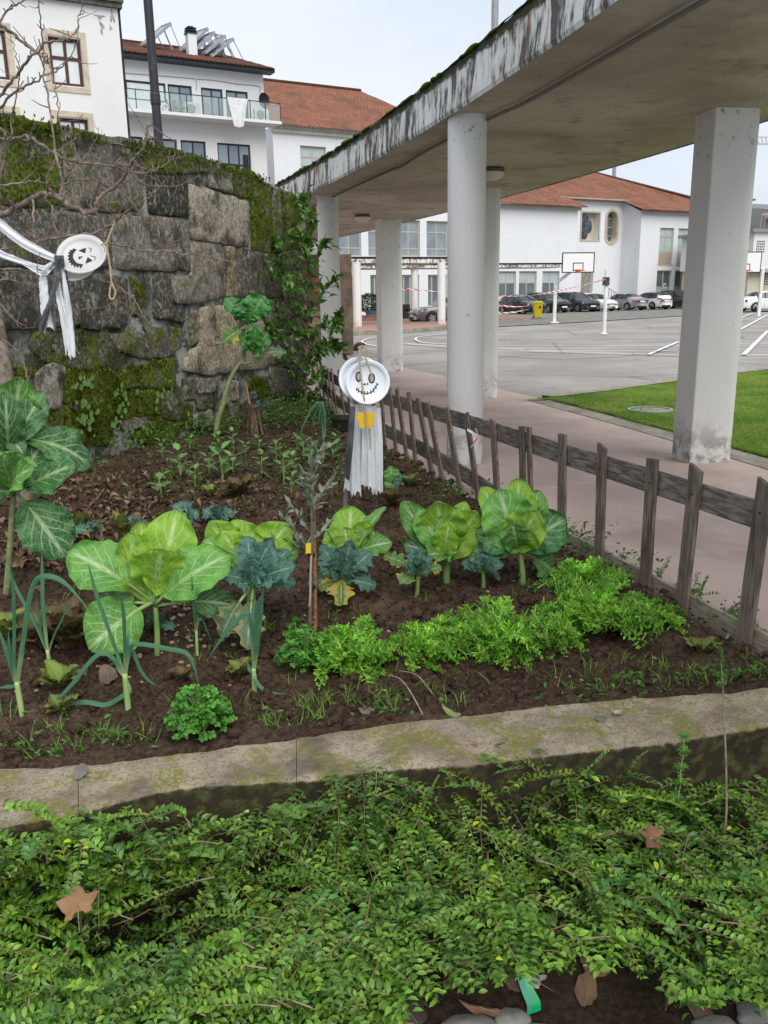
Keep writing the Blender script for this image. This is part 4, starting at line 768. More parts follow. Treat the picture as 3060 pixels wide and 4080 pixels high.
# low ochre wall in the gap
# ================================================================== masts
def mast(px, Y, z1_, r0, r1, label, mat, z0=0.):
    p = aty(px[0], px[1], Y); t = thing('lamp_post', label, 'post', (p[0], p[1], z0)); zz = np.linspace(z0, z1_, 12); pts = [(p[0], p[1], z) for z in zz]
    mk('post', tube(pts, [r0, r1], 14), mat, t, smooth=True); mk('collar', lathe([(r0*1.0, 0), (r0*1.1, .02), (r0*1.1, .12), (r0, .15)], (p[0], p[1], z0+(z1_-z0)*.45), n=14), mat, t); mk('base_plate', box((p[0], p[1], z0+.02), (.4, .4, .04)), mat, t)
m = Mat('rusty_black_post', .55, .4); p = m.geo(); POST = m.done(m.mix(m.noise(6, 6, .7, co=p).step(.58, .72), (.02, .022, .028), (.16, .09, .06)))
mast((612, 300), 12, 9, .06, .054, 'tall black lamp post with rust patches behind the stone wall', POST)
mast((1972, 60), 30, 15, .12, .11, 'tall grey mast rising above the canopy', GREYM); mast((2447, 690), 96, 17, .22, .2, 'grey mast top showing above the orange roof', GREYM)
p = aty(673, 632, 12.5); t = thing('railing_post', 'short dark post with rail on the far side of the stone wall', 'post', (p[0], p[1], 0))
P = WALL; pp = aty(982, 700, 14); mk('post', tube([(pp[0], pp[1], 0), (pp[0], pp[1], aty(982, 618, 14)[2])], .045, 10), BLACKM, t); mk('rail', tube([aty(880, 652, 14), aty(995, 662, 14)], .015, 6), BLACKM, t); t.location = (float(pp[0]), float(pp[1]), 0)
for ch in t.children: ch.location = tuple(np.array(ch.location)+np.array([p[0]-pp[0], p[1]-pp[1], 0]))
# crane far right
p = aty(3120, 573, 130); t = thing('tower_crane', 'pale tower crane jib far behind at the right edge', 'crane', (p[0], p[1], 0)); CR = plain('crane_paint', (.45, .45, .43)); q = aty(2975, 574, 130)
mk('mast', beam((p[0], p[1], 0), (p[0], p[1], p[2]+4), 1, 1), CR, t); L = [beam(p, q, .25, .25), beam(p+np.array([0, 0, .9]), q+np.array([0, 0, .9]), .15, .15)]
for k in range(9): L.append(beam(p+(q-p)*k/9, p+(q-p)*(k+.5)/9+np.array([0, 0, .9]), .12, .12))
mk('jib', join(L), CR, t)
# ================================================================== far walkway with its own canopies
def farcanopy(front, ang, l, dep, zb, th, label, cols):
    P = Plane(front, ang); b = thing('far_canopy', label, 'canopy', P.w(0, 0)); V, F = P.box(0, l, zb, zb+th, -dep, 0); uv = np.array([[P.d@v, (v[2]-zb)/th] for v in V])
    mk('slab', (V, F), FASCIA, b, uv=uv); mk('mossy_top', P.box(-.05, l+.05, zb+th, zb+th+.05, -dep-.05, .05), BLACKM, b)
    return P
PF = farcanopy((-6.5, 39.2), 23.7, 10.9, 2.6, 3.08, .24, 'small stained concrete canopy across the far side of the court', None)
PB = farcanopy((-4.2, 47.0), 18, 16, 2.4, 3.02, .2, 'farther thin concrete canopy in front of the school doors', None)
for p, lab in (((-1.1, 40.75), 'white column of the far canopy, left one in the gap'), ((3.02, 42.95), 'white column of the far canopy in front of the grey car')): roundcol(p, .17 if False else .2, lab, 3.09, 'columns of the far canopies')
for px, lab in ((1382, 'slim white column of the farther canopy left of the green planter'), (1652, 'slim white column of the farther canopy beside the dark sofas'), (1345, 'slim white column of the farther canopy beside the stone wall end')):
    s_ = PB.sz(px, 1180, -.3)[0]; q = PB.w(s_, 0, -.3); roundcol(q, .2, lab, 3.03, 'columns of the far canopies')
plat = [tuple(onz(*z4(*q))[:2]) for q in ((-400, 1125), (30, 1113), (350, 1108), (600, 1102), (800, 1092), (1000, 1078), (1150, 1066), (1195, 1058), (1200, 1048))]
V, F = prism([(x, y, -.02) for x, y in plat]+[(4.3, 47, -.02), (9, 52, -.02), (-12, 52, -.02)], (0, 0, .17)); tag(mk('far_pavement', (V, F), TERRA), kind='structure')
kk = np.array(plat); V = np.vstack([np.c_[kk[:, 0], kk[:, 1]-.14, np.full(len(kk), -.02)], np.c_[kk[:, 0], kk[:, 1]-.14, np.full(len(kk), .16)], np.c_[kk[:, 0], kk[:, 1]+.1, np.full(len(kk), .16)]]); n = len(kk)
tag(mk('far_pavement_kerb', (V, [[r*n+i, r*n+i+1, (r+1)*n+i+1, (r+1)*n+i] for r in range(2) for i in range(n-1)]), EDGE), kind='structure')
# ================================================================== sport furniture
p = onz(2208, 1288); t = thing('basketball_hoop', 'white basketball post with backboard in front of the parked cars', 'basketball hoop', p)
hb = 1.0; k = np.linalg.norm(p[:2]); zt_ = aty(*z5(450, 608), p[1])[2]; bb = aty(*z5(578, 495), p[1]-1.0); bl = aty(*z5(530, 552), p[1]-.8)
mk('post', beam(p, (p[0], p[1], zt_), .16, .16, (0, 1, 0)), WHITEM, t); mk('arm', beam((p[0], p[1], zt_-.05), bl, .13, .13), WHITEM, t); mk('foot', box((p[0], p[1], .04), (.4, .4, .08)), WHITEM, t)
PQ = Plane(bb, 8); w_, h_ = .86, .5
def board(PQ, w_, h_, bb, t):
    z_ = bb[2]; mk('backboard', PQ.box(-w_, w_, z_-h_, z_+h_, -.03, 0), plain('board_white', (.72, .72, .7)), t); mk('board_border', PQ.frame(-w_, w_, z_-h_, z_+h_, .05, -.035, .004), BLACKM, t); mk('target_square', PQ.frame(-.28, .28, z_-h_+.1, z_-h_+.5, .045, 0, .006), BLACKM, t)
    rc = PQ.w(0, z_-h_+.1, .32); mk('rim', tube([rc+PQ.d*.23*math.cos(a)+PQ.n*.23*math.sin(a) for a in np.linspace(0, 2*math.pi, 20)], .02, 6, False), plain('orange_rim', (.6, .08, .02)), t); mk('rim_bracket', PQ.box(-.1, .1, z_-h_+.02, z_-h_+.16, 0, .12), plain('orange_bracket', (.5, .08, .02)), t)
board(PQ, w_, h_, bb, t)
p = onz(2990, 1262); q = aty(2972, 1045, p[1]-1); t = thing('basketball_hoop', 'second backboard on its white post, partly hidden by the large right pillar', 'basketball hoop', p); PQ = Plane(q, 8); board(PQ, .95, .58, q, t); mk('post', beam((p[0]+.6, p[1]+.3, 0), (p[0]+.6, p[1]+.3, q[2]-.3), .16, .16, (0, 1, 0)), WHITEM, t); mk('arm', beam((p[0]+.6, p[1]+.3, q[2]-.35), (q[0], q[1]+.1, q[2]), .13, .13), WHITEM, t)
p = onz(2406, 1331); t = thing('volleyball_post', 'slim white net post standing on the court', 'post', p); zt_ = aty(2412, 1075, p[1])[2]
mk('post', tube([p, (p[0], p[1], zt_)], .075, 12), WHITEM, t); mk('tape_knot', box((p[0]-.02, p[1]-.02, zt_-.42), (.22, .2, .3)), plain('dark_strap', (.06, .05, .05)), t); mk('foot', lathe([(.16, 0), (.16, .03), (.07, .05)], p, n=14), WHITEM, t)
m = Mat('red_white_tape', .5, .4); u, v, _ = m.uv(); TAPE = m.done(m.mix(((u*2+v*.6).fract()).step(.48, .52), (.75, .73, .72), (.55, .03, .05)))
def tape(pts, lab, w=.075, k=24):
    Q = smoothpath(pts, k); s_ = np.r_[0, np.cumsum(np.linalg.norm(np.diff(Q, axis=0), axis=1))]; tw = np.stack([np.zeros(len(Q)), .5*np.sin(s_*1.3), np.cos(s_*.55+.4)], 1)
    V, F = ribbon(Q, tw, w); uv = np.stack([np.repeat(s_, 2), np.tile([0, 1], len(Q))], 1); o = mk('barrier_tape', (V, F), TAPE, uv=uv); tag(o, lab, 'tape'); return o
tp_ = onz(2406, 1331); A_ = np.array([.45, 18.3, 1.72]); E_ = np.array([tp_[0], tp_[1], aty(2406, 1112, tp_[1])[2]]); M_ = (A_+E_)/2
tape([A_, A_*.7+E_*.3-np.array([0, 0, .28]), M_-np.array([0, 0, .36]), A_*.25+E_*.75-np.array([0, 0, .22]), E_], 'red and white barrier tape strung from the pillar to the net post', .048)
B_ = aty(2140, 1216, 57); tape([aty(1990, 1217, 57), aty(2060, 1222, 57.3), B_], 'red and white tape strung past the black car to the yellow bin', .12); tape([aty(1990, 1249, 57), aty(2070, 1240, 57.3), aty(2140, 1222, 57)], 'lower loop of red and white tape beside the black car', .12)
p = onz(2141, 1268); t = thing('wheeled_bin', 'yellow wheeled bin with dark lid beside the black car', 'bin', p); YB = plain('yellow_plastic', (.62, .46, .02), rough=.45)
V, F = prism([(p[0]-.22, p[1]-.25, .06), (p[0]+.22, p[1]-.25, .06), (p[0]+.22, p[1]+.22, .06), (p[0]-.22, p[1]+.22, .06)], (0, 0, .86)); V[4:] = np.array([p[0], p[1], 0])+(V[4:]-np.array([p[0], p[1], 0]))*np.array([1.28, 1.28, 1]); mk('body', (V, F), YB, t, bevel=.02)
mk('lid', prism([(p[0]-.3, p[1]-.34, .93), (p[0]+.3, p[1]-.34, .93), (p[0]+.3, p[1]+.33, 1.0), (p[0]-.3, p[1]+.33, 1.0)], (0, 0, .06)), YB, t); mk('rim', join([box((p[0]+.31, p[1], .85), (.05, .5, .1)), box((p[0]+.1, p[1]-.33, .7), (.12, .02, .12))]), BLACKM, t)
for s in (-1, 1): mk('wheel', lathe([(0.01, -.03), (.1, -.03), (.1, .03), (.01, .03)], (p[0]+s*.2, p[1]+.24, .1), (1, 0, 0), 14), BLACKM, t)
# ================================================================== cars
TYRE = plain('tyre_rubber', (.012, .012, .013), rough=.85); RIM = plain('alloy_rim', (.45, .46, .47), (.3, .3, .31), 30, .35, .5, metal=.6); CGL = plain('car_glass', (.02, .028, .032), rough=.05, spec=.7); HL = plain('headlamp', (.6, .63, .66), rough=.12, spec=.7); TL = plain('tail_lamp', (.3, .012, .015), rough=.2, spec=.6); TRIM = plain('black_car_trim', (.015, .015, .016), rough=.6); PLATE = plain('number_plate', (.7, .7, .68), rough=.5); RIMD = plain('dark_rim', (.03, .03, .033), rough=.35)
PROFS = {  # x from rear (0) to nose (1): roof/hood line, and shoulder line
 'hatch': [(0, .86, .8), (.02, 1.0, .86), (.05, 1.24, .92), (.13, 1.42, .93), (.3, 1.47, .93), (.47, 1.45, .92), (.58, 1.34, .91), (.73, .97, .9), (.86, .9, .84), (.96, .76, .73), (1, .6, .6)],
 'saloon': [(0, .84, .8), (.04, 1.0, .9), (.14, 1.03, .92), (.2, 1.14, .93), (.3, 1.36, .93), (.42, 1.42, .92), (.53, 1.4, .92), (.62, 1.28, .91), (.74, .97, .9), (.88, .88, .82), (.97, .72, .7), (1, .58, .58)],
 'suv': [(0, .95, .9), (.02, 1.12, .95), (.05, 1.36, 1.0), (.13, 1.54, 1.02), (.3, 1.6, 1.02), (.5, 1.57, 1.01), (.6, 1.44, 1.0), (.73, 1.06, .99), (.87, 1.0, .94), (.96, .86, .83), (1, .66, .66)]}
PAINT = {}
def paint(nm, c, metal=.0):
    if nm not in PAINT: m = Mat(nm, .22, .5); m.b.inputs['Coat Weight'].default_value = .6; m.b.inputs['Coat Roughness'].default_value = .06; PAINT[nm] = m.done(c, metal=metal)
    return PAINT[nm]
def car(pos, head, prof, pm, label, L=4.1, W=1.76, roofm=None, rimm=RIM):
    h = nrmz([math.cos(head), math.sin(head), 0]); s = np.array([-h[1], h[0], 0]); pos = np.array([pos[0], pos[1], .006]); w = lambda x, y, z: pos+h*(x-.5)*L+s*y+np.array([0, 0, z])
    t = thing('parked_car', label, 'car', pos, 'cars parked on the school yard'); pr = PROFS[prof]; hw = W/2
    # denser stations
    xs = np.array([p[0] for p in pr]); X = np.unique(np.r_[xs, np.linspace(0, 1, 25)]); TOP = np.interp(X, xs, [p[1] for p in pr]); BEL = np.interp(X, xs, [p[2] for p in pr])
    n = len(X); rings = []
    for x, tp, be in zip(X, TOP, BEL):
        e = 1-.16*max(0, abs(x-.5)*2-.72)**1.2/.28**1.2; sill = .2 if .1 < x < .92 else .24; cab = min(1, max(0, (tp-be)/.45)); wt = hw*e*(.95-.17*cab)
        rings.append([(hw*e*.93, sill), (hw*e, sill+.18), (hw*e*1.0, .62 if be > .68 else be*.85), (hw*e*.975, be), (wt, tp-.05*cab-.012), (wt*.82, tp-.008), (0, tp+.012)])
    R = len(rings[0]); V = []
    for x, rg in zip(X, rings):
        V += [w(x, y, z) for y, z in rg]+[w(x, -y, z) for y, z in rg[:-1][::-1]]
    m_ = 2*R-1; V = np.array(V); body, glass, roof = [], [], []
    xm = (X[:-1]+X[1:])/2
    win0, win1 = {'hatch': (.1, .69), 'saloon': (.2, .7), 'suv': (.1, .69)}[prof]; ws0 = {'hatch': .49, 'saloon': .54, 'suv': .51}[prof]; rw1 = {'hatch': .13, 'saloon': .31, 'suv': .13}[prof]; rw0 = {'hatch': .035, 'saloon': .16, 'suv': .035}[prof]
    for i in range(n-1):
        for j in range(m_-1):
            f = [i*m_+j, i*m_+j+1, (i+1)*m_+j+1, (i+1)*m_+j]; side = j in (3, m_-5); topf = 4 <= j <= m_-6
            tall = min(TOP[i]-BEL[i], TOP[i+1]-BEL[i+1]) > .1
            if side and tall and win0 < xm[i] < win1: glass.append(f)
            elif topf and (ws0 < xm[i] < .73 or rw0 < xm[i] < rw1): glass.append(f)
            elif topf and rw1 <= xm[i] <= ws0: roof.append(f)
            else: body.append(f)
    body += [list(range(m_)), [(n-1)*m_+j for j in range(m_)][::-1]]
    bo = mk('body', (V, body), pm, t, smooth=True); mk('roof', (V, roof), roofm or pm, t, smooth=True); mk('windows', (V+0, glass), CGL, t, smooth=True)
    mk('underbody', prism([w(.03, -hw*.86, .16), w(.97, -hw*.86, .16), w(.97, hw*.86, .16), w(.03, hw*.86, .16)], (0, 0, .3)), TRIM, t)
    L_ = []
    for q in (.30 if prof != 'saloon' else .34, .5):
        for sg in (-1, 1): i = np.argmin(abs(X-q)); L_.append(beam(w(q, sg*hw*.985, BEL[i]), w(q+.01, sg*(rings[i][4][0]+.006), TOP[i]-.06), .02, .07, h))
    mk('window_pillars', join(L_), TRIM, t)
    r = .315 if prof != 'suv' else .34
    for q in (.19, .805):
        for sg in (-1, 1):
            c = w(q, sg*(hw-.1), r); wh = mk('tyre', lathe([(r*.62, -.11), (r*.95, -.11), (r, -.07), (r, .07), (r*.95, .115), (r*.66, .115)], c, s*sg, 24), TYRE, t, smooth=False)
            mk('rim', join([lathe([(r*.68, .112), (r*.6, .09), (r*.6, .05), (.0, .05)], c, s*sg, 20)]+[beam(c+s*sg*.1, c+s*sg*.1+(h*math.cos(a)+np.array([0, 0, math.sin(a)]))*r*.64, .05, .05, s) for a in np.arange(5)*2*math.pi/5]), rimm, wh)
            mk('wheel_arch', tube([c+s*sg*.085+(h*math.cos(a)+np.array([0, 0, math.sin(a)]))*(r+.035) for a in np.linspace(-.1, math.pi+.1, 14)], .035, 6), TRIM, t)
    for sg in (-1, 1):
        mk('headlight', prism([w(.955, sg*hw*.52, .62), w(.93, sg*hw*.93, .66), w(.915, sg*hw*.95, .78), w(.95, sg*hw*.55, .73)], h*.05+np.array([0, 0, .01])), HL, t)
        zt2 = .95 if prof != 'saloon' else .82; mk('tail_light', prism([w(.005, sg*hw*.6, zt2-.14), w(.045, sg*hw*.985, zt2-.12), w(.05, sg*hw*.985, zt2+.04), w(.005, sg*hw*.6, zt2)], -h*.06+s*sg*.012), TL, t)
        mk('mirror', join([box(w(.655, sg*(hw+.07), 1.0 if prof != 'suv' else 1.1), (.12, .2, .13), head)]), pm, t, bevel=.03); mk('door_seam', join([beam(w(q, sg*(hw*1.003), .3), w(q, sg*hw*.99, .86), .012, .012, h) for q in (.33, .5, .685)]), TRIM, t)
        mk('door_handle', join([box(w(q, sg*hw*1.0, .78), (.16, .03, .03), head) for q in (.37, .54)]), pm, t)
    mk('grille', prism([w(.995, -hw*.45, .45), w(.995, hw*.45, .45), w(.985, hw*.42, .62), w(.985, -hw*.42, .62)], h*.03), TRIM, t); mk('bumper', join([prism([w(.97, -hw*.8, .22), w(1.0, -hw*.5, .22), w(1.0, hw*.5, .22), w(.97, hw*.8, .22)], (0, 0, .16)), prism([w(.03, -hw*.8, .22), w(-.004, -hw*.6, .22), w(-.004, hw*.6, .22), w(.03, hw*.8, .22)], (0, 0, .16))]), TRIM, t)
    mk('number_plate', prism([w(1.004, -.26, .4), w(1.004, .26, .4), w(1.002, .26, .51), w(1.002, -.26, .51)], h*.015), PLATE, t); mk('number_plate', prism([w(-.008, -.26, .68), w(-.008, .26, .68), w(-.004, .26, .79), w(-.004, -.26, .79)], -h*.03), PLATE, t)
    return t
HN = math.radians(G-90); HI = math.radians(G+90); HD = math.radians(G)
BLK, DGR, GRY, SIL, WHT, CHA = paint('black_car_paint', (.012, .013, .015)), paint('near_black_car_paint', (.018, .02, .024)), paint('slate_car_paint', (.055, .055, .075)), paint('silver_car_paint', (.36, .37, .39), .3), paint('white_car_paint', (.75, .75, .74)), paint('taupe_car_paint', (.12, .115, .11), .2)
def cp_(x, y):
    q = onz(*z5(x, y)); k = (q-P1.p)@P1.n; v = q/np.linalg.norm(q[:2]); v[2] = 0
    return q-v*max(0, (2.9-k)/abs(v@P1.n))
car(cp_(255, 788), HN, 'hatch', BLK, 'black hatchback parked behind the yellow bin'); car(cp_(392, 776), HN, 'suv', DGR, 'black estate car between the black hatchback and the white basketball post', 4.5)
car(cp_(560, 768), HN, 'suv', GRY, 'dark grey crossover parked under the backboard', 4.2); car(cp_(668, 767), HN, 'hatch', WHT, 'white hatchback with its nose out beside the net post', 4.0)
car(cp_(832, 762), HI, 'saloon', SIL, 'silver saloon showing its red tail lights', 4.3); car(cp_(978, 759), HI, 'hatch', WHT, 'white hatchback with black roof showing its tail', 3.9, roofm=BLK, rimm=RIMD); car(cp_(1150, 750), HN, 'suv', DGR, 'black car between the white hatchback and the large pillar', 4.4)
car(onz(3055, 1240), math.radians(8), 'saloon', WHT, 'white coupe right of the large pillar', 4.6, rimm=RIMD); car(onz(3080, 1205), math.radians(G), 'suv', paint('blue_black_paint', (.02, .025, .035)), 'dark blue car behind the white coupe', 4.4); car(onz(2960, 1212), math.radians(G), 'hatch', paint('dark_grey_paint', (.03, .035, .045)), 'dark hatchback peeking out between pillar and white coupe', 4.)
car(onz(1790, 1288), math.radians(G+168), 'hatch', CHA, 'taupe grey hatchback parked behind the far canopy column', 4.4)
# planter and sofas in front of the school doors
p = onz(*z4(545, 1010)); p = np.array([p[0], p[1], .15]); t = thing('planter_box', 'low terracotta planter with a round green bush beside the far canopy', 'planter', p); mk('box', join([box(p+np.array([0, 0, .12]), (1.9, .7, .26), .3), box(p+np.array([0, 0, .27]), (2.0, .8, .06), .3)]), TERRA, t)
rs = np.random.RandomState(4); k = 3200; d = rs.normal(0, 1, (k, 3)); d /= np.linalg.norm(d, axis=1)[:, None]; d = d*(rs.uniform(.75, 1.05, k)[:, None])*np.array([.85, .6, .55]); quad = (np.array([[-.5, 0, 0], [0, -.3, .1], [.5, 0, 0], [0, .3, .1]]), np.array([[0, 1, 2, 3]]))
LEAFG = plain('bush_leaf', (.035, .075, .008), (.11, .15, .015), 3, .6, .3, trans=.25)
Vm, Fm = scatter(quad, p+np.array([.15, .4, 1.0])+d, rots(rs.rand(k)*6, rs.normal(0, 1, k)), rs.uniform(.06, .13, k)); mk('bush', (Vm, Fm), LEAFG, t)
mk('pot', lathe([(.25, .0), (.42, .5), (.45, .52), (.45, .56), (.4, .56)], p+np.array([.3, .1, .02]), n=20), plain('blue_pot', (.12, .19, .26)), t)
for k, (x, lab) in enumerate(((815, 'left dark sofa in front of the school doors'), (870, 'right dark sofa in front of the school doors'))):
    p = onz(*z4(x, 972)); t = thing('sofa', lab, 'sofa', p, 'dark sofas by the doors'); mk('seat', box(p+np.array([0, 0, .25]), (.95, .8, .42), math.radians(G)), TRIM, t, bevel=.05); mk('backrest', box(p+np.array([-.18, .32, .55]), (.95, .22, .8), math.radians(G)), TRIM, t, bevel=.05); mk('armrest', box(p+np.array([.45, .2, .35]), (.18, .8, .6), math.radians(G)), TRIM, t, bevel=.04)
# rough stone wall with timber blocks seen through the gap behind the evergreen shrub
P = Plane(aty(1212, 1200, 24), 10); t = thing('garden_wall', 'rough low stone wall with inset timber blocks behind the evergreen shrub', 'wall', P.w(0, 0)); rs = np.random.RandomState(8)
mk('wall_face', P.box(-3, 1.35, 0, 2.7, -.5, 0), plain('brown_stone_render', (.2, .14, .1), (.1, .075, .06), 3, .9, bump=.03, bsc=9), t)
WOODB = plain('orange_timber', (.36, .15, .06), (.24, .1, .045), 5, .7)
for cx_, cy_ in ((1258, 1113), (1258, 1152)): a, c_ = P.sz(cx_, cy_); mk('timber_block', P.box(a-.17, a+.17, c_-.085, c_+.085, 0, .05), WOODB, t, bevel=.01)
STB = plain('tan_stone_block', (.36, .27, .16), (.24, .18, .12), 5, .9, bump=.02, bsc=20)
for k, (cx_, cy_) in enumerate(((1240, 1275), (1245, 1293), (1225, 1250), (1262, 1252), (1232, 1225))): a, c_ = P.sz(cx_, cy_, .3); mk('stone_block', P.box(a-.2, a+.2, c_-.07, c_+.07, .0, .4), STB, t, bevel=.03)
# ================================================================== leaves
def m_leaf(name, a, b, vein, nv=5., slant=1.5, rough=.45, trans=.3, veinw=1., blotch=None, edge=None):
    m = Mat(name, rough, .4); u, v, _ = m.uv(); uvc = m.tc.outputs['UV']; co = m.rnd(); av = (v*2-1).abs(); wob = m.noise(5, 3, co=co)
    mid = av.step(.10*veinw, .02)*u.step(1.05, .75); t = u*nv-av*slant*nv*.38+wob*1.3; s = (t.fract()-.5).abs()
    side = s.step(.085*veinw, .015)*av.step(1.05, .3)*.8
    fine = m.vor(1, 'DISTANCE_TO_EDGE', m.scale(uvc, (13, 10, 1))).step(.08, .01)*.3
    f = S.op('MAXIMUM', S.op('MAXIMUM', mid, side), fine); c = m.mix(m.noise(7, 4, co=co).step(.35, .65), a, b); c = m.mix(1., c, m.attr(), 'MULTIPLY')
    if blotch: c = m.mix((av*.45+m.noise(3.2, 5, co=co)).step(.72, .86), c, blotch)
    if edge: c = m.mix(av.step(.86, .98)*.7, c, edge)
    c = m.mix(f*.74, c, vein); m.bump(f, .5, .004); m.bump(m.noise(24, 4, .6, co=co), .6, .012)
    return m.done(c, trans=trans)
LIME = m_leaf('lime_cabbage_leaf', (.19, .39, .018), (.27, .47, .028), (.58, .72, .32), trans=.38, veinw=1.5)
MID = m_leaf('green_cabbage_leaf', (.07, .225, .028), (.105, .285, .036), (.5, .64, .36), trans=.3, veinw=1.5)
DEEP = m_leaf('deep_green_cabbage_leaf', (.026, .105, .026), (.042, .145, .034), (.46, .58, .36), trans=.25, veinw=1.4)
BLUE = m_leaf('blue_green_brassica_leaf', (.038, .115, .085), (.062, .165, .125), (.25, .37, .30), 6, 1.3, .55, .15)
YEL = m_leaf('yellowing_leaf', (.05, .15, .03), (.09, .2, .05), (.4, .45, .2), 6, 1.3, .55, .25, 1., (.42, .33, .05))
HOLE = m_leaf('dull_spotted_leaf', (.05, .11, .055), (.09, .15, .075), (.3, .38, .27), 6, 1.3, .6, .15, 1., (.2, .18, .07))
SHINY = m_leaf('kale_leaf', (.02, .125, .02), (.04, .18, .03), (.26, .4, .16), 7, 1.4, .4, .25)
STALK = plain('pale_green_stalk', (.24, .36, .12), (.16, .27, .07), 12, .5); STEM = plain('kale_stem', (.26, .29, .13), (.17, .19, .09), 25, .7, bump=.003, bsc=60)
def bladew(s, kind):
    if kind == 'round': return np.clip(np.sin(math.pi*np.clip(s, 0, 1)**1.08), 0, 1)**.5
    if kind == 'lobe': return np.clip(np.sin(math.pi*np.clip(s, 0, 1)**1.25), 0, 1)**.6*(.82+.22*np.sin(s*21))+.1*(1-s)*np.abs(np.sin(s*30))
    if kind == 'oval': return np.clip(np.sin(math.pi*np.clip(s, 0, 1)**.9), 0, 1)**.8
    if kind == 'lance': return np.clip(np.sin(math.pi*np.clip(s, 0, 1)**.8), 0, 1)**1.1
def leafgeo(base, tip, width, nrm, arch=.12, cup=.15, ruf=.12, kind='round', pet=.2, nu=28, nv=18, seed=0, droop=0., twist=0.):
    rs = np.random.RandomState(seed); base, tip = np.array(base, float), np.array(tip, float); ax = tip-base; L = np.linalg.norm(ax); t_ = ax/L
    nrm = np.array(nrm, float); nrm = nrmz(nrm-t_*(nrm@t_)); b = np.cross(nrm, t_)
    def sp(t): return base+ax*t[..., None]+nrm*(arch*L*np.sin(math.pi*np.clip(t, 0, 1)))[..., None]+np.array([0, 0, -1.])*(droop*L*np.clip(t-.45, 0, 1)**2*3)[..., None]
    s = .5-.5*np.cos(np.linspace(0, 1, nu+1)*math.pi); s = .5*s+.5*np.linspace(0, 1, nu+1); s[-2] = 1-(1-s[-2])*.5; v = np.linspace(-1, 1, nv+1); t = pet+(1-pet)*s; C = sp(t); w = width/2*bladew(s, kind); w[0] = width*.015; w[-1] = max(w[-1], width*.02)
    SS, VV = np.meshgrid(s, v, indexing='ij'); W = w[:, None]; av = np.abs(VV); ph = rs.rand(4)*6.3
    off = cup*W*av**1.6+ruf*width*(av**2.5)*(np.sin(SS*11+ph[0]+VV)*.6+np.sin(SS*23+ph[1])*.5)+.022*width*np.sin(SS*17+av*4+ph[2])*av+.012*width*np.sin(SS*31+VV*9+ph[3])*np.sin(VV*13+ph[1])+.034*width*(np.abs(np.sin(math.pi*(SS*5-av*2.85+.5)))-.6)*np.clip(av*3, 0, 1)*(1-.5*av)-.05*width*np.exp(-(VV*5)**2)*(1-SS)
    tw = twist*SS; bb = b*np.cos(tw)[..., None]+nrm*np.sin(tw)[..., None]; nn = nrm*np.cos(tw)[..., None]-b*np.sin(tw)[..., None]
    edge = 1+.045*(rs.rand(*SS.shape)-.5)*(av > .95)
    V = C[:, None, :]+bb*(VV*W*edge)[..., None]+nn*off[..., None]-t_*(W*.10*av**2*(SS > .55)*(SS-.55)*4)[..., None]
    if kind in ('round',): V = V-t_*((1-SS)**3*av**2*width*.12)[..., None]
    n = nv+1; I = (np.arange(nu)[:, None]*n+np.arange(nv)[None]).ravel(); F = np.c_[I, I+1, I+n+1, I+n]
    uv = np.c_[SS.ravel(), VV.ravel()*.5+.5]
    tt = np.linspace(0, pet+(1-pet)*.72, 9); mid = sp(tt)
    inb = np.clip((tt-pet)/(1-pet), 0, 1); mid = mid-nrm*(.05*width*(1-inb)*(inb > 0)+.003)[:, None]
    return (V.reshape(-1, 3), F), uv, mid
def addleaf(root, base, tip, width, nrm, mat, pr=.008, tint=1., name='leaf', stalk=True, stalkmat=None, **k):
    VF, uv, mid = leafgeo(base, tip, width, nrm, **k); l = mk(name, VF, mat, root, smooth=True, uv=uv, col=np.full((len(VF[0]), 3), tint))
    if stalk: mk('stalk', tube(mid, [pr, pr*.85, pr*.25], 6), stalkmat or STALK, l, smooth=True)
    return l
def camn(p, up=.35, dx=0.): v = nrmz(CAM-np.array(p)); return nrmz(v+np.array([dx, 0, up]))
def plant(name, label, cat, basepx, heartpx, leaves, group=None, stemr=.018, dY=0., stemmat=None, kind='round'):
    """leaves: (tip px x, tip px y, dY of the tip, width px, material, options)"""
    b = onsoil(*basepx); h = aty(*heartpx, b[1]+dY); t = thing(name, label, cat, b, group)
    mk('stem', tube(smoothpath([b-np.array([0, 0, .04]), b*.5+h*.5+np.array([.006, 0, 0]), h+np.array([0, 0, .02])], 4), [stemr, stemr*.9, stemr*.75], 10), stemmat or STALK, t, smooth=True)
    for i, l in enumerate(leaves):
        x, y, d, w, mat = l[:5]; o = dict(kind=kind, seed=i*7+int(basepx[0]), pet=.2); up = .35; dx = 0; bz = 0
        if len(l) > 5: o.update(l[5])
        up = o.pop('up', up); dx = o.pop('dx', dx); bz = o.pop('bz', 0); tint = o.pop('tint', 1.); pr = o.pop('pr', .008); back = o.pop('back', False); hp = o.pop('hp', None)
        tip = aty(x, y, b[1]+dY+d); tip[2] = max(tip[2], .06+gz(tip[0], tip[1])); wm = w*1.17*np.linalg.norm(tip-CAM)/FPX; st = (aty(*hp, b[1]+dY) if hp else h)-np.array([0, 0, bz]); nr = camn((tip+st)/2, up, dx)
        rs = np.random.RandomState(i+int(basepx[0])); st = st+rs.normal(0, .008, 3)
        addleaf(t, st, tip, wm, -nr if back else nr, mat, pr, tint*rs.uniform(.88, 1.1), **o)
    return t
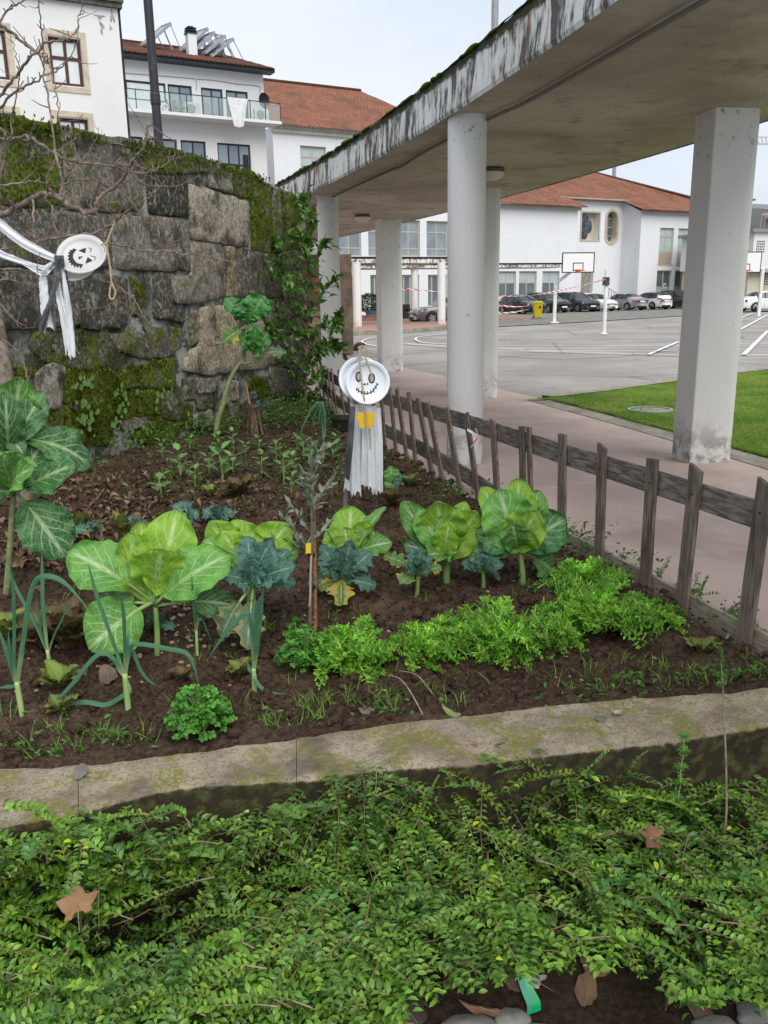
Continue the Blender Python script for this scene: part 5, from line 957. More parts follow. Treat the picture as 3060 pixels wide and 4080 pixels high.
# ---- big Portuguese cabbages
GC = 'leafy cabbages in the front row'
plant('cabbage_plant', 'large lime green cabbage at the left behind the leeks, with spreading round leaves', 'cabbage', (622, 2600), (618, 2405), [
 (272, 2195, .02, 185, MID, dict(pet=.36, cup=.1, arch=.1, tint=1.25, up=.6)), (705, 2032, .12, 185, LIME, dict(pet=.15, up=.1)), (510, 2122, .06, 150, LIME, dict(pet=.1, up=.1, arch=-.05)), (640, 2186, -.1, 190, LIME, dict(pet=.28, arch=-.06, up=.0, cup=-.12)),
 (735, 2170, .05, 130, LIME, dict(pet=.2, up=.2)), (920, 2205, -.02, 178, MID, dict(pet=.25, cup=.12, up=.6, tint=1.25)), (352, 2420, .04, 95, MID, dict(pet=.3, cup=-.25, up=.7)), (352, 2585, -.22, 205, MID, dict(pet=.33, arch=.14, up=.45, tint=1.15, pr=.01)),
 (948, 2415, .08, 110, DEEP, dict(pet=.45, cup=-.2, arch=.22)), (560, 2080, .15, 120, LIME, dict(pet=.2))], GC, .014)
plant('cabbage_plant', 'lime cabbage rising behind the tall blue green broccoli', 'cabbage', (985, 2500), (1000, 2290), [
 (835, 2075, .04, 130, LIME, dict(pet=.15, up=.3, arch=-.08)), (930, 2070, .1, 130, LIME, dict(up=.2)), (1010, 2110, -.02, 120, LIME, dict(up=.1)), (1150, 2085, .05, 150, LIME, dict(pet=.2, cup=.3, up=.5)), (1190, 2190, -.02, 140, MID, dict(pet=.3, up=.6)),
 (812, 2150, -.02, 110, MID, dict(pet=.3, up=.6, tint=1.2)), (880, 2110, -.05, 110, LIME, dict(up=.1)), (1080, 2120, .0, 120, LIME, {}), (1180, 2240, 0, 110, MID, dict(pet=.3, up=.7))], GC, .018)
plant('cabbage_plant', 'lime cabbage behind the broccoli in front of the skull scarecrow', 'cabbage', (1385, 2370), (1400, 2215), [
 (1398, 2015, .1, 140, LIME, dict(pet=.12, up=.1)), (1468, 2070, .0, 80, LIME, dict(up=.1, arch=-.05)), (1536, 2018, .08, 45, MID, dict(pet=.2, cup=.6, dx=-.5)), (1562, 2160, -.02, 90, MID, dict(pet=.35, up=.7)), (1285, 2180, -.02, 95, MID, dict(pet=.25, up=.7, tint=1.15)), (1300, 2110, .06, 110, LIME, dict(pet=.15, up=.2)),
 (1370, 2100, .02, 90, LIME, {}), (1275, 2300, .0, 75, MID, dict(pet=.35, up=.8))], GC, .018)
plant('cabbage_plant', 'upright bright lime cabbage left of the dark round leaved cabbage', 'cabbage', (1775, 2330), (1775, 2225), [
 (1600, 1998, .06, 105, MID, dict(pet=.08, up=.1, arch=-.06)), (1742, 1995, -.02, 175, LIME, dict(pet=.08, up=.0, arch=-.08, cup=.2)), (1855, 1998, .1, 85, LIME, dict(up=.1)), (1900, 2035, -.02, 150, LIME, dict(pet=.08, up=.0, arch=-.08)), (1665, 2030, .06, 110, MID, dict(tint=1.15)),
 (1790, 2080, -.04, 90, LIME, dict(cup=.4)), (1700, 2215, -.15, 110, MID, dict(pet=.1, up=.9, arch=.15)), (1830, 2200, -.12, 100, MID, dict(pet=.15, up=.8)), (1610, 2170, .03, 80, DEEP, dict(pet=.2))], GC, .02)
plant('cabbage_plant', 'round leaved green cabbage nearest the fence at the right end of the row', 'cabbage', (2085, 2335), (2065, 2190), [
 (1985, 1948, .02, 185, MID, dict(pet=.12, up=.2, tint=1.35)), (2065, 1905, .12, 120, LIME, dict(pet=.15)), (2150, 1955, .08, 120, MID, dict(tint=1.2)), (2258, 2065, -.02, 165, DEEP, dict(pet=.15, tint=1.4)), (2140, 2035, -.12, 150, LIME, dict(pet=.1, up=.3)), (1900, 2110, .0, 125, DEEP, dict(pet=.15, tint=1.4)),
 (1870, 2235, -.04, 95, DEEP, dict(pet=.25, up=.8, tint=1.3)), (2205, 2275, .0, 105, MID, dict(pet=.4, up=.6)), (1915, 1940, .08, 100, LIME, dict(pet=.2)), (2040, 2080, -.1, 110, MID, dict(up=.2)), (2190, 2150, .05, 110, DEEP, dict(tint=1.3))], GC, .016)
# ---- tall kale at the left edge
plant('kale_plant', 'tall kale at the left edge with huge deep green drooping leaves', 'kale', (20, 2390), (55, 1960), [
 (-25, 1530, .05, 130, DEEP, dict(hp=(20, 1800), pet=.1, up=.1, tint=1.3)), (80, 1500, .0, 150, MID, dict(hp=(40, 1800), pet=.1, up=.1, arch=-.05)), (172, 1560, .08, 100, DEEP, dict(hp=(50, 1790), pet=.15, up=.1, tint=1.4)), (20, 1560, -.1, 110, DEEP, dict(hp=(30, 1800), pet=.1, up=.1)), (360, 1845, .2, 140, DEEP, dict(hp=(45, 1735), pet=.2, arch=.16, up=.6, tint=1.1, droop=.04)),
 (297, 1850, -.05, 145, DEEP, dict(pet=.3, arch=.05, up=.6, tint=1.45)), (15, 1800, -.22, 150, MID, dict(pet=.2, up=.3, arch=-.1)), (175, 1760, .05, 140, DEEP, dict(pet=.2, up=.5, tint=1.2)), (-40, 1770, .0, 150, DEEP, dict(pet=.25, tint=1.2)), (262, 2222, -.1, 168, DEEP, dict(pet=.3, arch=.16, up=.3, tint=1.1, pr=.011)),
 (85, 1780, .1, 130, DEEP, {}), (-80, 1960, .0, 180, DEEP, dict(up=.5)), (95, 1810, -.05, 60, DEEP, dict(hp=(30, 1740), pet=.2)), (140, 1860, -.25, 120, MID, dict(up=.5))], None, .017, 0., STEM)
# ---- broccoli / blue brassicas
def blue(label, base, heart, tips, extra=(), n=5, spread=70, grp='blue green brassicas', r=.012):
    rs = np.random.RandomState(int(base[0])); L = []
    for (x, y, w) in tips: L.append((x, y, rs.uniform(-.12, .1), w, BLUE, dict(kind='lobe', pet=.3, ruf=.09, cup=.12, up=.5)))
    for k in range(n): a = rs.uniform(0, 2*math.pi); L.append((heart[0]+math.cos(a)*spread*rs.uniform(.5, 1), heart[1]-20-math.sin(a)*spread*.8*rs.uniform(.4, 1), rs.uniform(-.15, .15), rs.uniform(.55, .9)*spread, BLUE, dict(kind='lobe', pet=.3, ruf=.1, up=.5)))
    return plant('broccoli_plant', label, 'broccoli', base, heart, L+list(extra), grp, r)
blue('tall blue green broccoli in front of the lime cabbages, beside the middle leek', (1000, 2570), (1010, 2330), [(985, 2135, 110), (1090, 2140, 105), (930, 2260, 80), (1180, 2255, 95), (1150, 2190, 90), (880, 2290, 70), (1010, 2230, 100), (1060, 2300, 90), (940, 2330, 70), (1180, 2320, 70)], [(985, 2590, -.25, 110, HOLE, dict(kind='lobe', pet=.3, arch=.1, up=.5)), (880, 2540, -.12, 110, HOLE, dict(kind='lobe', pet=.35, arch=.2, up=.6))], 8, 100)
blue('blue green broccoli right of the cane, with one yellow edged leaf below', (1355, 2410), (1365, 2310), [(1280, 2170, 75), (1400, 2150, 90), (1480, 2200, 95), (1265, 2230, 60), (1340, 2190, 80), (1500, 2335, 75), (1225, 2330, 55), (1430, 2250, 80)], [(1362, 2510, -.2, 95, YEL, dict(kind='lobe', pet=.25, arch=.12, up=.4)), (1270, 2345, -.05, 60, YEL, dict(kind='lobe', pet=.4, up=.6))], 8, 80)
blue('half yellowed young broccoli in front of the upright lime cabbage', (1655, 2390), (1665, 2290), [(1640, 2180, 60), (1680, 2180, 55), (1720, 2215, 55), (1610, 2250, 55), (1700, 2270, 60)], [(1530, 2215, -.02, 60, YEL, dict(kind='lobe', pet=.35, up=.7)), (1590, 2330, -.12, 70, YEL, dict(kind='lobe', pet=.3, up=.6)), (1760, 2260, 0, 55, YEL, dict(kind='lobe', pet=.4, up=.6))], 8, 55)
blue('low blue green broccoli between the two right hand cabbages', (1925, 2350), (1920, 2270), [(1840, 2240, 55), (1880, 2215, 65), (1960, 2215, 65), (2010, 2250, 55), (1990, 2340, 55), (1930, 2200, 60)], [], 6, 60)
blue('small blue green seedling cabbage left of the middle path of leaves', (360, 2140), (368, 2118), [(300, 2160, 45), (330, 2095, 55), (385, 2085, 55), (410, 2130, 40)], [], 2, 30, r=.006)
blue('blue green young cabbage just behind the large lime cabbage', (735, 2160), (745, 2070), [(690, 2010, 60), (730, 2000, 70), (790, 2040, 65), (770, 2080, 55), (700, 2080, 50)], [], 5, 50)
blue('blue green young cabbage with broad leaves beside the fallen leaves', (875, 2100), (870, 2070), [(810, 2030, 60), (880, 2015, 70), (930, 2060, 60), (840, 2070, 55), (915, 2090, 45)], [], 4, 45)
blue('young blue green cabbage half hidden behind the large lime cabbage', (540, 2120), (545, 2090), [(505, 2065, 50), (560, 2070, 55), (580, 2100, 45)], [], 3, 35, r=.006)
blue('tiny blue green seedling under the large lime cabbage', (625, 2545), (630, 2490), [(585, 2440, 50), (640, 2440, 50), (700, 2500, 45), (660, 2480, 40)], [], 2, 30, r=.005)
plant('young_cabbage', 'young green cabbage seedling right of the skull scarecrow', 'cabbage', (1560, 1965), (1565, 1940), [(1555, 1855, .02, 55, MID, dict(pet=.3, tint=1.2)), (1595, 1885, 0, 40, BLUE, {}), (1530, 1925, -.03, 40, MID, dict(up=.8)), (1590, 1915, -.05, 35, BLUE, {})], None, .006)
# ---- kale with long bare stem at the wall
b = onsoil(862, 1742); t = thing('wall_kale', 'long stemmed kale leaning up against the stone wall', 'kale', b); E9 = lambda x, y: (650+.452*x, 1100+.452*y)
st = [aty(*E9(*q), b[1]+.0) for q in ((420, 1430), (475, 1300), (530, 1120), (570, 960), (620, 850), (680, 760))]; st[0] = b-np.array([0, 0, .03])
mk('stem', tube(smoothpath(st, 5), [.034, .03, .024, .018], 10), STEM, t, smooth=True); f1 = aty(*E9(720, 600), b[1]); mk('branch', tube(smoothpath([st[-1], aty(*E9(700, 680), b[1]), f1, aty(*E9(740, 430), b[1])], 5), [.016, .009], 8), STEM, t); f2 = aty(*E9(795, 690), b[1]); mk('branch', tube(smoothpath([st[-1], aty(*E9(730, 770), b[1]), aty(*E9(780, 750), b[1]), f2], 5), [.014, .009], 8), STEM, t)
hub = aty(*E9(745, 430), b[1])
for i, (o_, x, y, w_, mt) in enumerate(((hub, 545, 185, 60, SHINY), (hub, 700, 190, 75, SHINY), (hub, 890, 170, 95, SHINY), (hub, 940, 200, 70, SHINY), (hub, 680, 330, 60, SHINY), (hub, 780, 300, 65, SHINY), (hub, 830, 160, 70, SHINY), (hub, 520, 590, 75, YEL), (f2, 700, 470, 60, SHINY), (f2, 820, 430, 60, SHINY), (f2, 925, 500, 60, SHINY), (f2, 700, 540, 50, SHINY), (f2, 890, 590, 55, SHINY), (f2, 770, 520, 60, SHINY), (f2, 840, 770, 35, YEL), (f2, 1090, 670, 45, HOLE))):
    tp_ = aty(*E9(x, y), b[1]+np.random.RandomState(i).uniform(-.15, .15)); addleaf(t, o_, tp_, w_*b[1]/FPX*1.15, camn(tp_, .4), mt, .006, seed=i, kind='lobe' if mt is not SHINY else 'round', pet=.3, ruf=.14, tint=1.1+.2*np.random.RandomState(i+50).rand())
# ---- leeks
m = Mat('leek_leaf', .45, .35); u, v, _ = m.uv(); c = m.mix(u.step(.0, .28), (.4, .5, .22), (.055, .165, .08)); c = m.mix((v*9).fract().step(.3, .7)*.35, c, (.10, .23, .13)); m.bump((v*9).fract(), .4, .002); LEEK = m.done(c, trans=.2)
LEEKW = plain('leek_shank', (.26, .40, .12), (.36, .46, .2), 10, .4)
def leek(label, base, neck, blades, r=.014, yy=None):
    r = r*.8; b = onsoil(*base); t = thing('leek', label, 'leek', b, 'leeks'); nk = aty(*neck, b[1]); mk('shank', tube(smoothpath([b-np.array([0, 0, .03]), (b+nk)/2, nk], 4), [r, r*.95, r*.8], 10), LEEKW, t, smooth=True)
    for i, bl in enumerate(blades):
        w = bl[0]*.7; rs = np.random.RandomState(i+int(base[0])); n = len(bl)-1; dy = np.linspace(0, rs.uniform(-.1, .08), n+1)
        pts = [nk-(nk-b)*.12]+[aty(x, y, b[1]+dy[k+1]) for k, (x, y) in enumerate(bl[1:])]
        for p_ in pts[1:]: p_[2] = max(p_[2], gz(p_[0], p_[1])+.012)
        Q = smoothpath(pts, 8); m_ = len(Q); T = np.gradient(Q, axis=0); sd = np.array([nrmz(np.cross(tt, camn(q, .2, rs.uniform(-.5, .5)))) for tt, q in zip(T, Q)]); s_ = np.linspace(0, 1, m_); W = w*np.clip(np.minimum(.55+s_*3, (1-s_)*3.2), .06, 1)
        nn = np.cross(sd, T); nn /= np.linalg.norm(nn, axis=1)[:, None]; V = np.concatenate([Q-sd*W[:, None]/2, Q+nn*W[:, None]*.16, Q+sd*W[:, None]/2]); F = [[r_*m_+k, r_*m_+k+1, (r_+1)*m_+k+1, (r_+1)*m_+k] for r_ in range(2) for k in range(m_-1)]
        mk('leaf', (V, F), LEEK, t, smooth=True, uv=np.concatenate([np.c_[s_, np.full(m_, q)] for q in (0, .5, 1)]))
H2 = lambda x, y: (.663*x, 2100+.663*y)
def bl(w, *p): return (w,)+tuple(H2(*q) for q in p)
leek('leek at the far left front with a white root sheath', H2(135, 1140), H2(100, 930), [bl(.022, (70, 850), (30, 720), (-30, 560)), bl(.018, (85, 820), (85, 550), (75, 330), (45, 180)), bl(.026, (115, 860), (140, 680), (175, 440), (215, 320), (290, 295), (380, 330), (470, 420), (560, 540)), bl(.02, (95, 955), (50, 960), (-40, 970)), bl(.016, (60, 760), (50, 620))])
leek('thin leek behind the far left one, beside the red lettuce', H2(308, 880), H2(285, 740), [bl(.022, (260, 500), (255, 300), (250, 130)), bl(.018, (230, 620), (130, 430), (60, 290), (15, 200)), bl(.012, (330, 640), (380, 540), (410, 430)), bl(.012, (245, 620), (215, 400))], .011)
leek('leek with two long leaves arching to the ground, in front of the large cabbage', H2(770, 1085), H2(750, 880), [bl(.02, (700, 750), (620, 520), (560, 340), (525, 190)), bl(.024, (720, 860), (690, 800), (620, 755), (540, 810), (420, 960), (280, 1110), (90, 1280)), bl(.024, (765, 790), (790, 715), (860, 705), (1000, 730), (1120, 760), (1170, 850), (1200, 1000)), bl(.02, (750, 700), (740, 500), (710, 380)), bl(.016, (790, 740), (840, 850), (890, 920), (945, 955)), bl(.026, (775, 985), (730, 1020), (640, 1100), (520, 1190), (400, 1220), (320, 1190)), bl(.02, (765, 800), (770, 600))], .015)
leek('thin leek right of the large lime cabbage', H2(1185, 765), H2(1180, 620), [bl(.018, (1165, 480), (1150, 280)), bl(.016, (1190, 540), (1185, 500), (1220, 560), (1280, 715)), bl(.012, (1175, 500), (1160, 400))], .009)
leek('leek in the centre with broad upright leaves and one leaf trailing on the soil', H2(1530, 990), H2(1525, 850), [bl(.03, (1545, 700), (1565, 520), (1585, 350)), bl(.026, (1520, 700), (1500, 540), (1470, 520), (1400, 590), (1310, 700), (1240, 810)), bl(.024, (1510, 870), (1480, 800)), bl(.022, (1535, 920), (1580, 1030), (1640, 1090), (1720, 1125)), bl(.024, (1535, 640), (1545, 480), (1590, 380))], .013)
leek('drooping leek in the back of the bed beside the bean seedlings', (1288, 1830), (1292, 1760), [(.03, (1290, 1700), (1275, 1620), (1262, 1605), (1225, 1660), (1200, 1720), (1195, 1790)), (.03, (1285, 1680), (1280, 1612), (1255, 1650), (1240, 1720)), (.028, (1290, 1690), (1288, 1605), (1275, 1640), (1268, 1700)), (.03, (1295, 1690), (1282, 1608), (1296, 1660), (1292, 1745)), (.03, (1288, 1650), (1278, 1604), (1284, 1700), (1286, 1760)), (.035, (1300, 1740), (1310, 1735))], .016)
# ---- parsley
m = Mat('parsley_leaf', .5, .35); c = m.mix(1., m.mix(m.noise(30, 3, co=m.geo()).step(.35, .65), (.07, .26, .03), (.13, .35, .05)), m.attr(), 'MULTIPLY'); PARS = m.done(c, trans=.3)
def lobedleaf():
    a = np.linspace(0, 2*math.pi, 25)[:-1]; r = .5*(.62+.38*np.abs(np.cos(a*2.5)))*(1+.12*np.sin(a*12)); V = [(0, 0, 0)]+[(math.cos(t)*q+.35, math.sin(t)*q, .10*math.sin(5*t)) for t, q in zip(a, r)]
    return np.array(V), np.array([[0, i, i % 24+1] for i in range(1, 25)])
LOBE = lobedleaf()
def leafy(name, label, cat, basepx, n, rx, hgt, size, mat, seed, ry=None, stalkm=STALK, group=None, base=LOBE, dome=.6):
    b = onsoil(*basepx); rs = np.random.RandomState(seed); t = thing(name, label, cat, b, group); ry = ry or rx; P, Z, X, C_, st = [], [], [], [], []
    for i in range(n):
        a, q = rs.rand()*6.283, rs.rand()**.5; p_ = b+np.array([math.cos(a)*q*rx, math.sin(a)*q*ry, hgt*(1-dome*q*q)*rs.uniform(.35, 1.05)]); p_[2] = max(p_[2], b[2]+.012); P.append(p_); Z.append(a+rs.normal(0, .6)); X.append(rs.normal(.0, .4)); C_.append(rs.uniform(.75, 1.25)*(.75+.35*(p_[2]-b[2])/hgt))
        if i % 3 == 0: st.append(tube(smoothpath([b+np.array([math.cos(a)*.015, math.sin(a)*.015, 0]), b+np.array([math.cos(a)*q*rx*.45, math.sin(a)*q*ry*.45, (p_[2]-b[2])*.75]), p_], 3), [.0025, .0012], 4, False))
    V, F = scatter(base, np.array(P), rots(np.array(Z), np.array(X), rs.normal(.1, .35, n)), rs.uniform(.7, 1.25, n)*size); mk('stalks', join(st), stalkm, t); o = mk('foliage', (V, F), mat, t, col=np.repeat(np.array(C_), len(base[0])))
    return t
leafy('parsley_plant', 'bright parsley clump by the kerb in front of the leeks', 'parsley', (800, 2935), 240, .105, .17, .032, PARS, 1); leafy('parsley_plant', 'parsley clump beside the foot of the cane and curly endive', 'parsley', (1225, 2660), 240, .12, .16, .034, PARS, 2)
leafy('parsley_plant', 'small sprig of parsley left of the larger clump by the cane', 'parsley', (1180, 2520), 40, .05, .10, .03, PARS, 3)
# ---- curly endive
m = Mat('curly_endive_leaf', .5, .35); c = m.mix(1., m.mix(m.noise(18, 3, co=m.geo()).step(.35, .65), (.14, .40, .035), (.27, .53, .08)), m.attr(), 'MULTIPLY'); END = m.done(c, trans=.35)
def endiveleaf(rs, L, curl):
    """spine strip with forked, curled side fringes"""
    n = 15; s = np.linspace(0, 1, n); z = L*(.42*np.sin(s*2.0)*(1-curl)-.55*curl*s**2); x = L*s*(.95-.12*curl); V, F, C_ = [], [], []; yb = L*rs.uniform(-.3, .3)*s**2
    def add(p, q, w, c):
        k = len(V); d = nrmz(np.array(q)-np.array(p)); sd = nrmz(np.cross(d, (rs.normal(0, .6), rs.normal(0, .6), 1)))*w
        V.extend([np.array(p)-sd, np.array(p)+sd, np.array(q)+sd*.75, np.array(q)-sd*.75]); F.append([k, k+1, k+2, k+3]); C_.extend([c]*4)
    for i in range(n-1): add((x[i], yb[i], z[i]), (x[i+1], yb[i+1], z[i+1]), .0055*(1.15-s[i]), 1.35-.35*s[i])
    for i in range(2, n):
        for sg in (-1, 1):
            for rep in range(2):
                l = L*.15*(.45+math.sin(math.pi*min(1, s[i]*1.02)**.9))*rs.uniform(.7, 1.3); p = np.array([x[i]-rep*L*.03, yb[i], z[i]]); q = p+np.array([rs.uniform(-.25, .7), sg*rs.uniform(.35, 1.), rs.uniform(-.5, .9)])*l*.8; c = rs.uniform(.65, 1.3); add(p, q, .0036, c)
                for k in range(4): e = q+np.array([rs.uniform(-.7, .9), sg*rs.uniform(-.6, .9), rs.uniform(-.7, 1.)])*l*rs.uniform(.3, .55); add(p+(q-p)*rs.uniform(.5, 1.), e, .003, c*rs.uniform(.8, 1.4))
    return np.array(V), np.array(F), np.array(C_)
def endive(label, basepx, n, size, seed, flat=1., hgt=1.):
    b = onsoil(*basepx); rs = np.random.RandomState(seed); t = thing('curly_endive', label, 'endive', b, 'curly endives')
    Lv = [endiveleaf(rs, size*rs.uniform(.8, 1.1), c) for c in (0., .12, .25, .4, .5, .6, .3, .1)]; Vs, Fs, Cs, k = [], [], [], 0
    for i in range(n):
        V, F, C_ = Lv[i % 8]; a = i*2.39996+rs.normal(0, .2); q = (i/n)**.5; el = (1-q)*.95*hgt-.08+rs.normal(0, .12); sc = (.6+.45*q)*rs.uniform(.9, 1.1); R = rots(np.array([a]))[0]@np.array([[math.cos(el), 0, -math.sin(el)], [0, 1, 0], [math.sin(el), 0, math.cos(el)]])
        X = (V*sc)@R.T; X[:, 2] = np.where(X[:, 2] < .004, .004+.05*np.abs(X[:, 2])*0+.012*rs.rand(len(X)), X[:, 2]); Vs.append(X+b); Fs.append(F+k); k += len(V); Cs.append(C_*(.6+.75*(1-q)*(rs.rand() < .55)+.35*rs.rand()))
    mk('leaves', (np.concatenate(Vs), np.concatenate(Fs)), END, t, col=np.clip(np.concatenate(Cs), .3, 2)[:, None]*np.array([1.08, 1., .9])); mk('crown', lathe([(.03, 0), (.025, .03), (.008, .05)], b, n=10), STALK, t)
endive('curly endive right beside the parsley, leftmost of the endives', (1420, 2665), 52, .235, 1); endive('low curly endive between the leftmost endive and the big one', (1690, 2620), 44, .215, 2); endive('large curly endive with long leaves splayed on the soil, nearest the kerb', (1965, 2600), 58, .29, 3, 1., .95); endive('wide pale hearted curly endive close to the fence', (2390, 2500), 64, .29, 4, 1., 1.0); endive('curly endive behind the widest one, at the foot of the fence', (2330, 2370), 48, .24, 5, 1., 1.); endive('curly endive filling the gap between the two widest endives', (2190, 2560), 46, .22, 6); endive('curly endive at the right end of the clump beside the pale fence board', (2560, 2470), 44, .22, 7)
# ---- lettuces
RED = m_leaf('red_lettuce_leaf', (.09, .12, .02), (.13, .085, .03), (.25, .26, .1), 5, 1.2, .5, .3, .6, (.11, .05, .03)); GRL = m_leaf('green_lettuce_leaf', (.14, .25, .03), (.2, .3, .045), (.36, .42, .16), 5, 1.2, .5, .35, .6, (.16, .1, .04))
def lettuce(label, basepx, n, size, mat, seed, up=.9):
    b = onsoil(*basepx); rs = np.random.RandomState(seed); t = thing('lettuce', label, 'lettuce', b, 'lettuces')
    for i in range(n): a = i*2.4+rs.normal(0, .3); el = up*(1-.6*i/n); tip = b+np.array([math.cos(a)*math.cos(el), math.sin(a)*math.cos(el), math.sin(el)+.12])*size*rs.uniform(.8, 1.1); addleaf(t, b+np.array([0, 0, .005]), tip, size*.75, np.array([-math.cos(a)*.8, -math.sin(a)*.8, 1]), mat, .003, rs.uniform(.8, 1.25), seed=seed*20+i, kind='oval', pet=.12, ruf=.16, cup=.3, nu=10, nv=8, stalk=False)
lettuce('large red tinged lettuce left of the lime cabbage', (290, 2590), 11, .24, RED, 1, 1.25); lettuce('red lettuce beside the thin leek at the left', (180, 2575), 9, .2, RED, 2, 1.1); lettuce('small frilly lettuce in front of the red lettuce', (245, 2745), 9, .12, GRL, 3); lettuce('tiny brown edged lettuce nearest the kerb at the left', (245, 2855), 8, .085, GRL, 4); lettuce('tiny reddish lettuce in front of the leek leaf', (730, 2725), 6, .07, RED, 5); lettuce('small lettuce at the foot of the central leek', (960, 2690), 7, .1, GRL, 6)
lettuce('flat brownish green lettuce among the bean seedlings', (950, 1970), 8, .2, RED, 7, .8); lettuce('small yellow green lettuce near the bean seedlings', (840, 1985), 7, .12, GRL, 8); lettuce('yellow seedling lettuce by the right corner of the bed', (2795, 2590), 7, .1, GRL, 9); lettuce('purple leaved seedling behind the scarecrow foot', (1560, 2030), 7, .14, RED, 10, 1.2); lettuce('small lettuce left of the long leek leaf', (30, 2560), 7, .16, GRL, 11); lettuce('upright small endive seedling beside the blue seedling', (325, 2120), 8, .16, GRL, 12, 1.3); lettuce('upright pale seedling in front of the blue cabbage', (485, 2140), 7, .15, GRL, 13, 1.3); lettuce('small yellow lettuce right of the young cabbage seedling', (1630, 1925), 7, .12, GRL, 14)
# ---- broad bean seedlings
BEAN = m_leaf('bean_leaf', (.12, .27, .07), (.18, .35, .1), (.26, .4, .16), 5, 1., .5, .3, .5)
bt = thing('bean_seedling', 'x', 'bean plant', (0, 0, 0), 'broad bean seedlings'); rs = np.random.RandomState(9)
mk('stem', tube(smoothpath([(0, 0, -.02), (.006, 0, .1), (-.004, .004, .21)], 4), [.007, .005], 6), STALK, bt)
for i in range(9):
    z = .06+.16*(i/8); a = i*2.4; l = .09+.03*rs.rand()-.02*(i > 6); addleaf(bt, (0, 0, z), (math.cos(a)*l, math.sin(a)*l, z+.05+.03*(i > 5)), .052, (-math.cos(a)*.5, -math.sin(a)*.5, 1), BEAN, .002, rs.uniform(.9, 1.25), seed=i, kind='oval', pet=.25, nu=7, nv=6, stalk=False, ruf=.03)
BP = [(640, 1975, 1.25), (720, 1905, 1.35), (780, 1935, .9), (835, 1895, 1.1), (885, 1925, 1.5), (930, 1885, 1.2), (1045, 1890, 1.1), (1130, 1920, 1.2), (1165, 1880, 1.0), (650, 1835, .8), (1035, 1800, 1.), (1100, 1830, 1.), (930, 1790, .9), (760, 1800, .8), (1210, 1835, 1.1), (1325, 1840, 1.1), (1345, 1800, 1.), (1255, 1910, 1.3), (1240, 1850, 1.2), (870, 1790, .8), (980, 1815, .8), (1185, 1790, .8), (1500, 1850, .8), (1410, 1800, .8), (1165, 1985, .9)]
BL = ['broad bean seedling nearest the fallen leaves, leftmost in the front of the patch', 'tall bean seedling just behind the leftmost one', 'small bean seedling right of the tall left pair', 'thin bean seedling in the left middle of the patch', 'tallest bean seedling in the middle of the front row', 'bean seedling just behind the tallest one', 'bean seedling left of the cane in the front row', 'bean seedling close to the left side of the cane top', 'bean seedling behind the one beside the cane top', 'bean seedling nearest the mossy wall at the left', 'bean seedling in front of the stick bundle', 'bean seedling right of the stick bundle foot', 'bean seedling between stick bundle and wall kale foot', 'small bean seedling in front of the wall kale foot', 'bean seedling left of the drooping leek', 'bean seedling right of the drooping leek', 'bean seedling behind the drooping leek, towards the fence', 'tall bean seedling behind the olive sapling top', 'bean seedling in front of the drooping leek', 'tiny bean seedling beside the wall kale foot', 'tiny bean seedling left of the stick bundle', 'tiny bean seedling behind the row left of the leek', 'bean seedling right of the scarecrow streamers', 'bean seedling left of the scarecrow streamers', 'low bean seedling left of the cane, in front of the patch']
for i, (x, y, s) in enumerate(BP):
    o = bt if i == 0 else copy_tree(bt); p = onsoil(x, y); o.location = p; o.rotation_euler = (0, 0, i*1.7); s *= .82; o.scale = (s*1.1, s*1.1, s*(.8+.3*((i*7) % 5)/5)); o['label'] = BL[i]
# ================================================================== picket fence
m = Mat('weathered_fence_wood', .85, .2); co = m.rnd(); g = m.noise(9, 5, .6, co=co, st=(8, 8, .7)); x, y, z = m.xyz(m.geo())
c = m.mix(g.step(.35, .66), (.10, .072, .055), (.25, .195, .155)); c = m.mix(m.noise(2, 4, co=co).step(.45, .7)*.55, c, (.045, .04, .038)); c = m.mix(m.noise(30, 3, .6, co=co, st=(6, 6, .4)).step(.6, .72)*.6, c, (.018, .014, .012))
c = m.mix((z+m.noise(4, 3, co=co)*.25).step(.42, .2)*.6, c, (.23, .175, .135)); m.bump(g, .6, .004); FW_ = m.done(c)
m = Mat('weathered_fence_rail', .85, .2); co = m.geo(); g = m.noise(8, 5, .6, co=co, st=(2.2, .8, 9)); c = m.mix(g.step(.35, .66), (.085, .07, .06), (.24, .205, .175)); c = m.mix(m.noise(2.2, 4, co=co).step(.5, .7)*.6, c, (.045, .042, .04)); m.bump(g, .6, .004); FR_ = m.done(c)
m = Mat('pale_fence_board', .85, .2); co = m.geo(); g = m.noise(8, 5, .6, co=co, st=(2.2, .8, 9)); c = m.mix(g.step(.35, .66), (.22, .175, .13), (.36, .30, .23)); m.bump(g, .5, .003); FB_ = m.done(c)
fn = thing('picket_fence', 'weathered wooden picket fence between the vegetable bed and the pink path', 'fence', (.6, 7, 0))
yf = np.linspace(1.7, 13.7, 1200); xf = fx(yf)
fpx = np.array([proj((x_, y_, .08))[0] for x_, y_ in zip(xf, yf)])
def fence_at(px):
    i = int(np.argmin(abs(fpx-px))); t = nrmz((xf[min(i+25, 1199)]-xf[max(i-25, 0)], yf[min(i+25, 1199)]-yf[max(i-25, 0)], 0)); return np.array([xf[i], yf[i], 0]), t
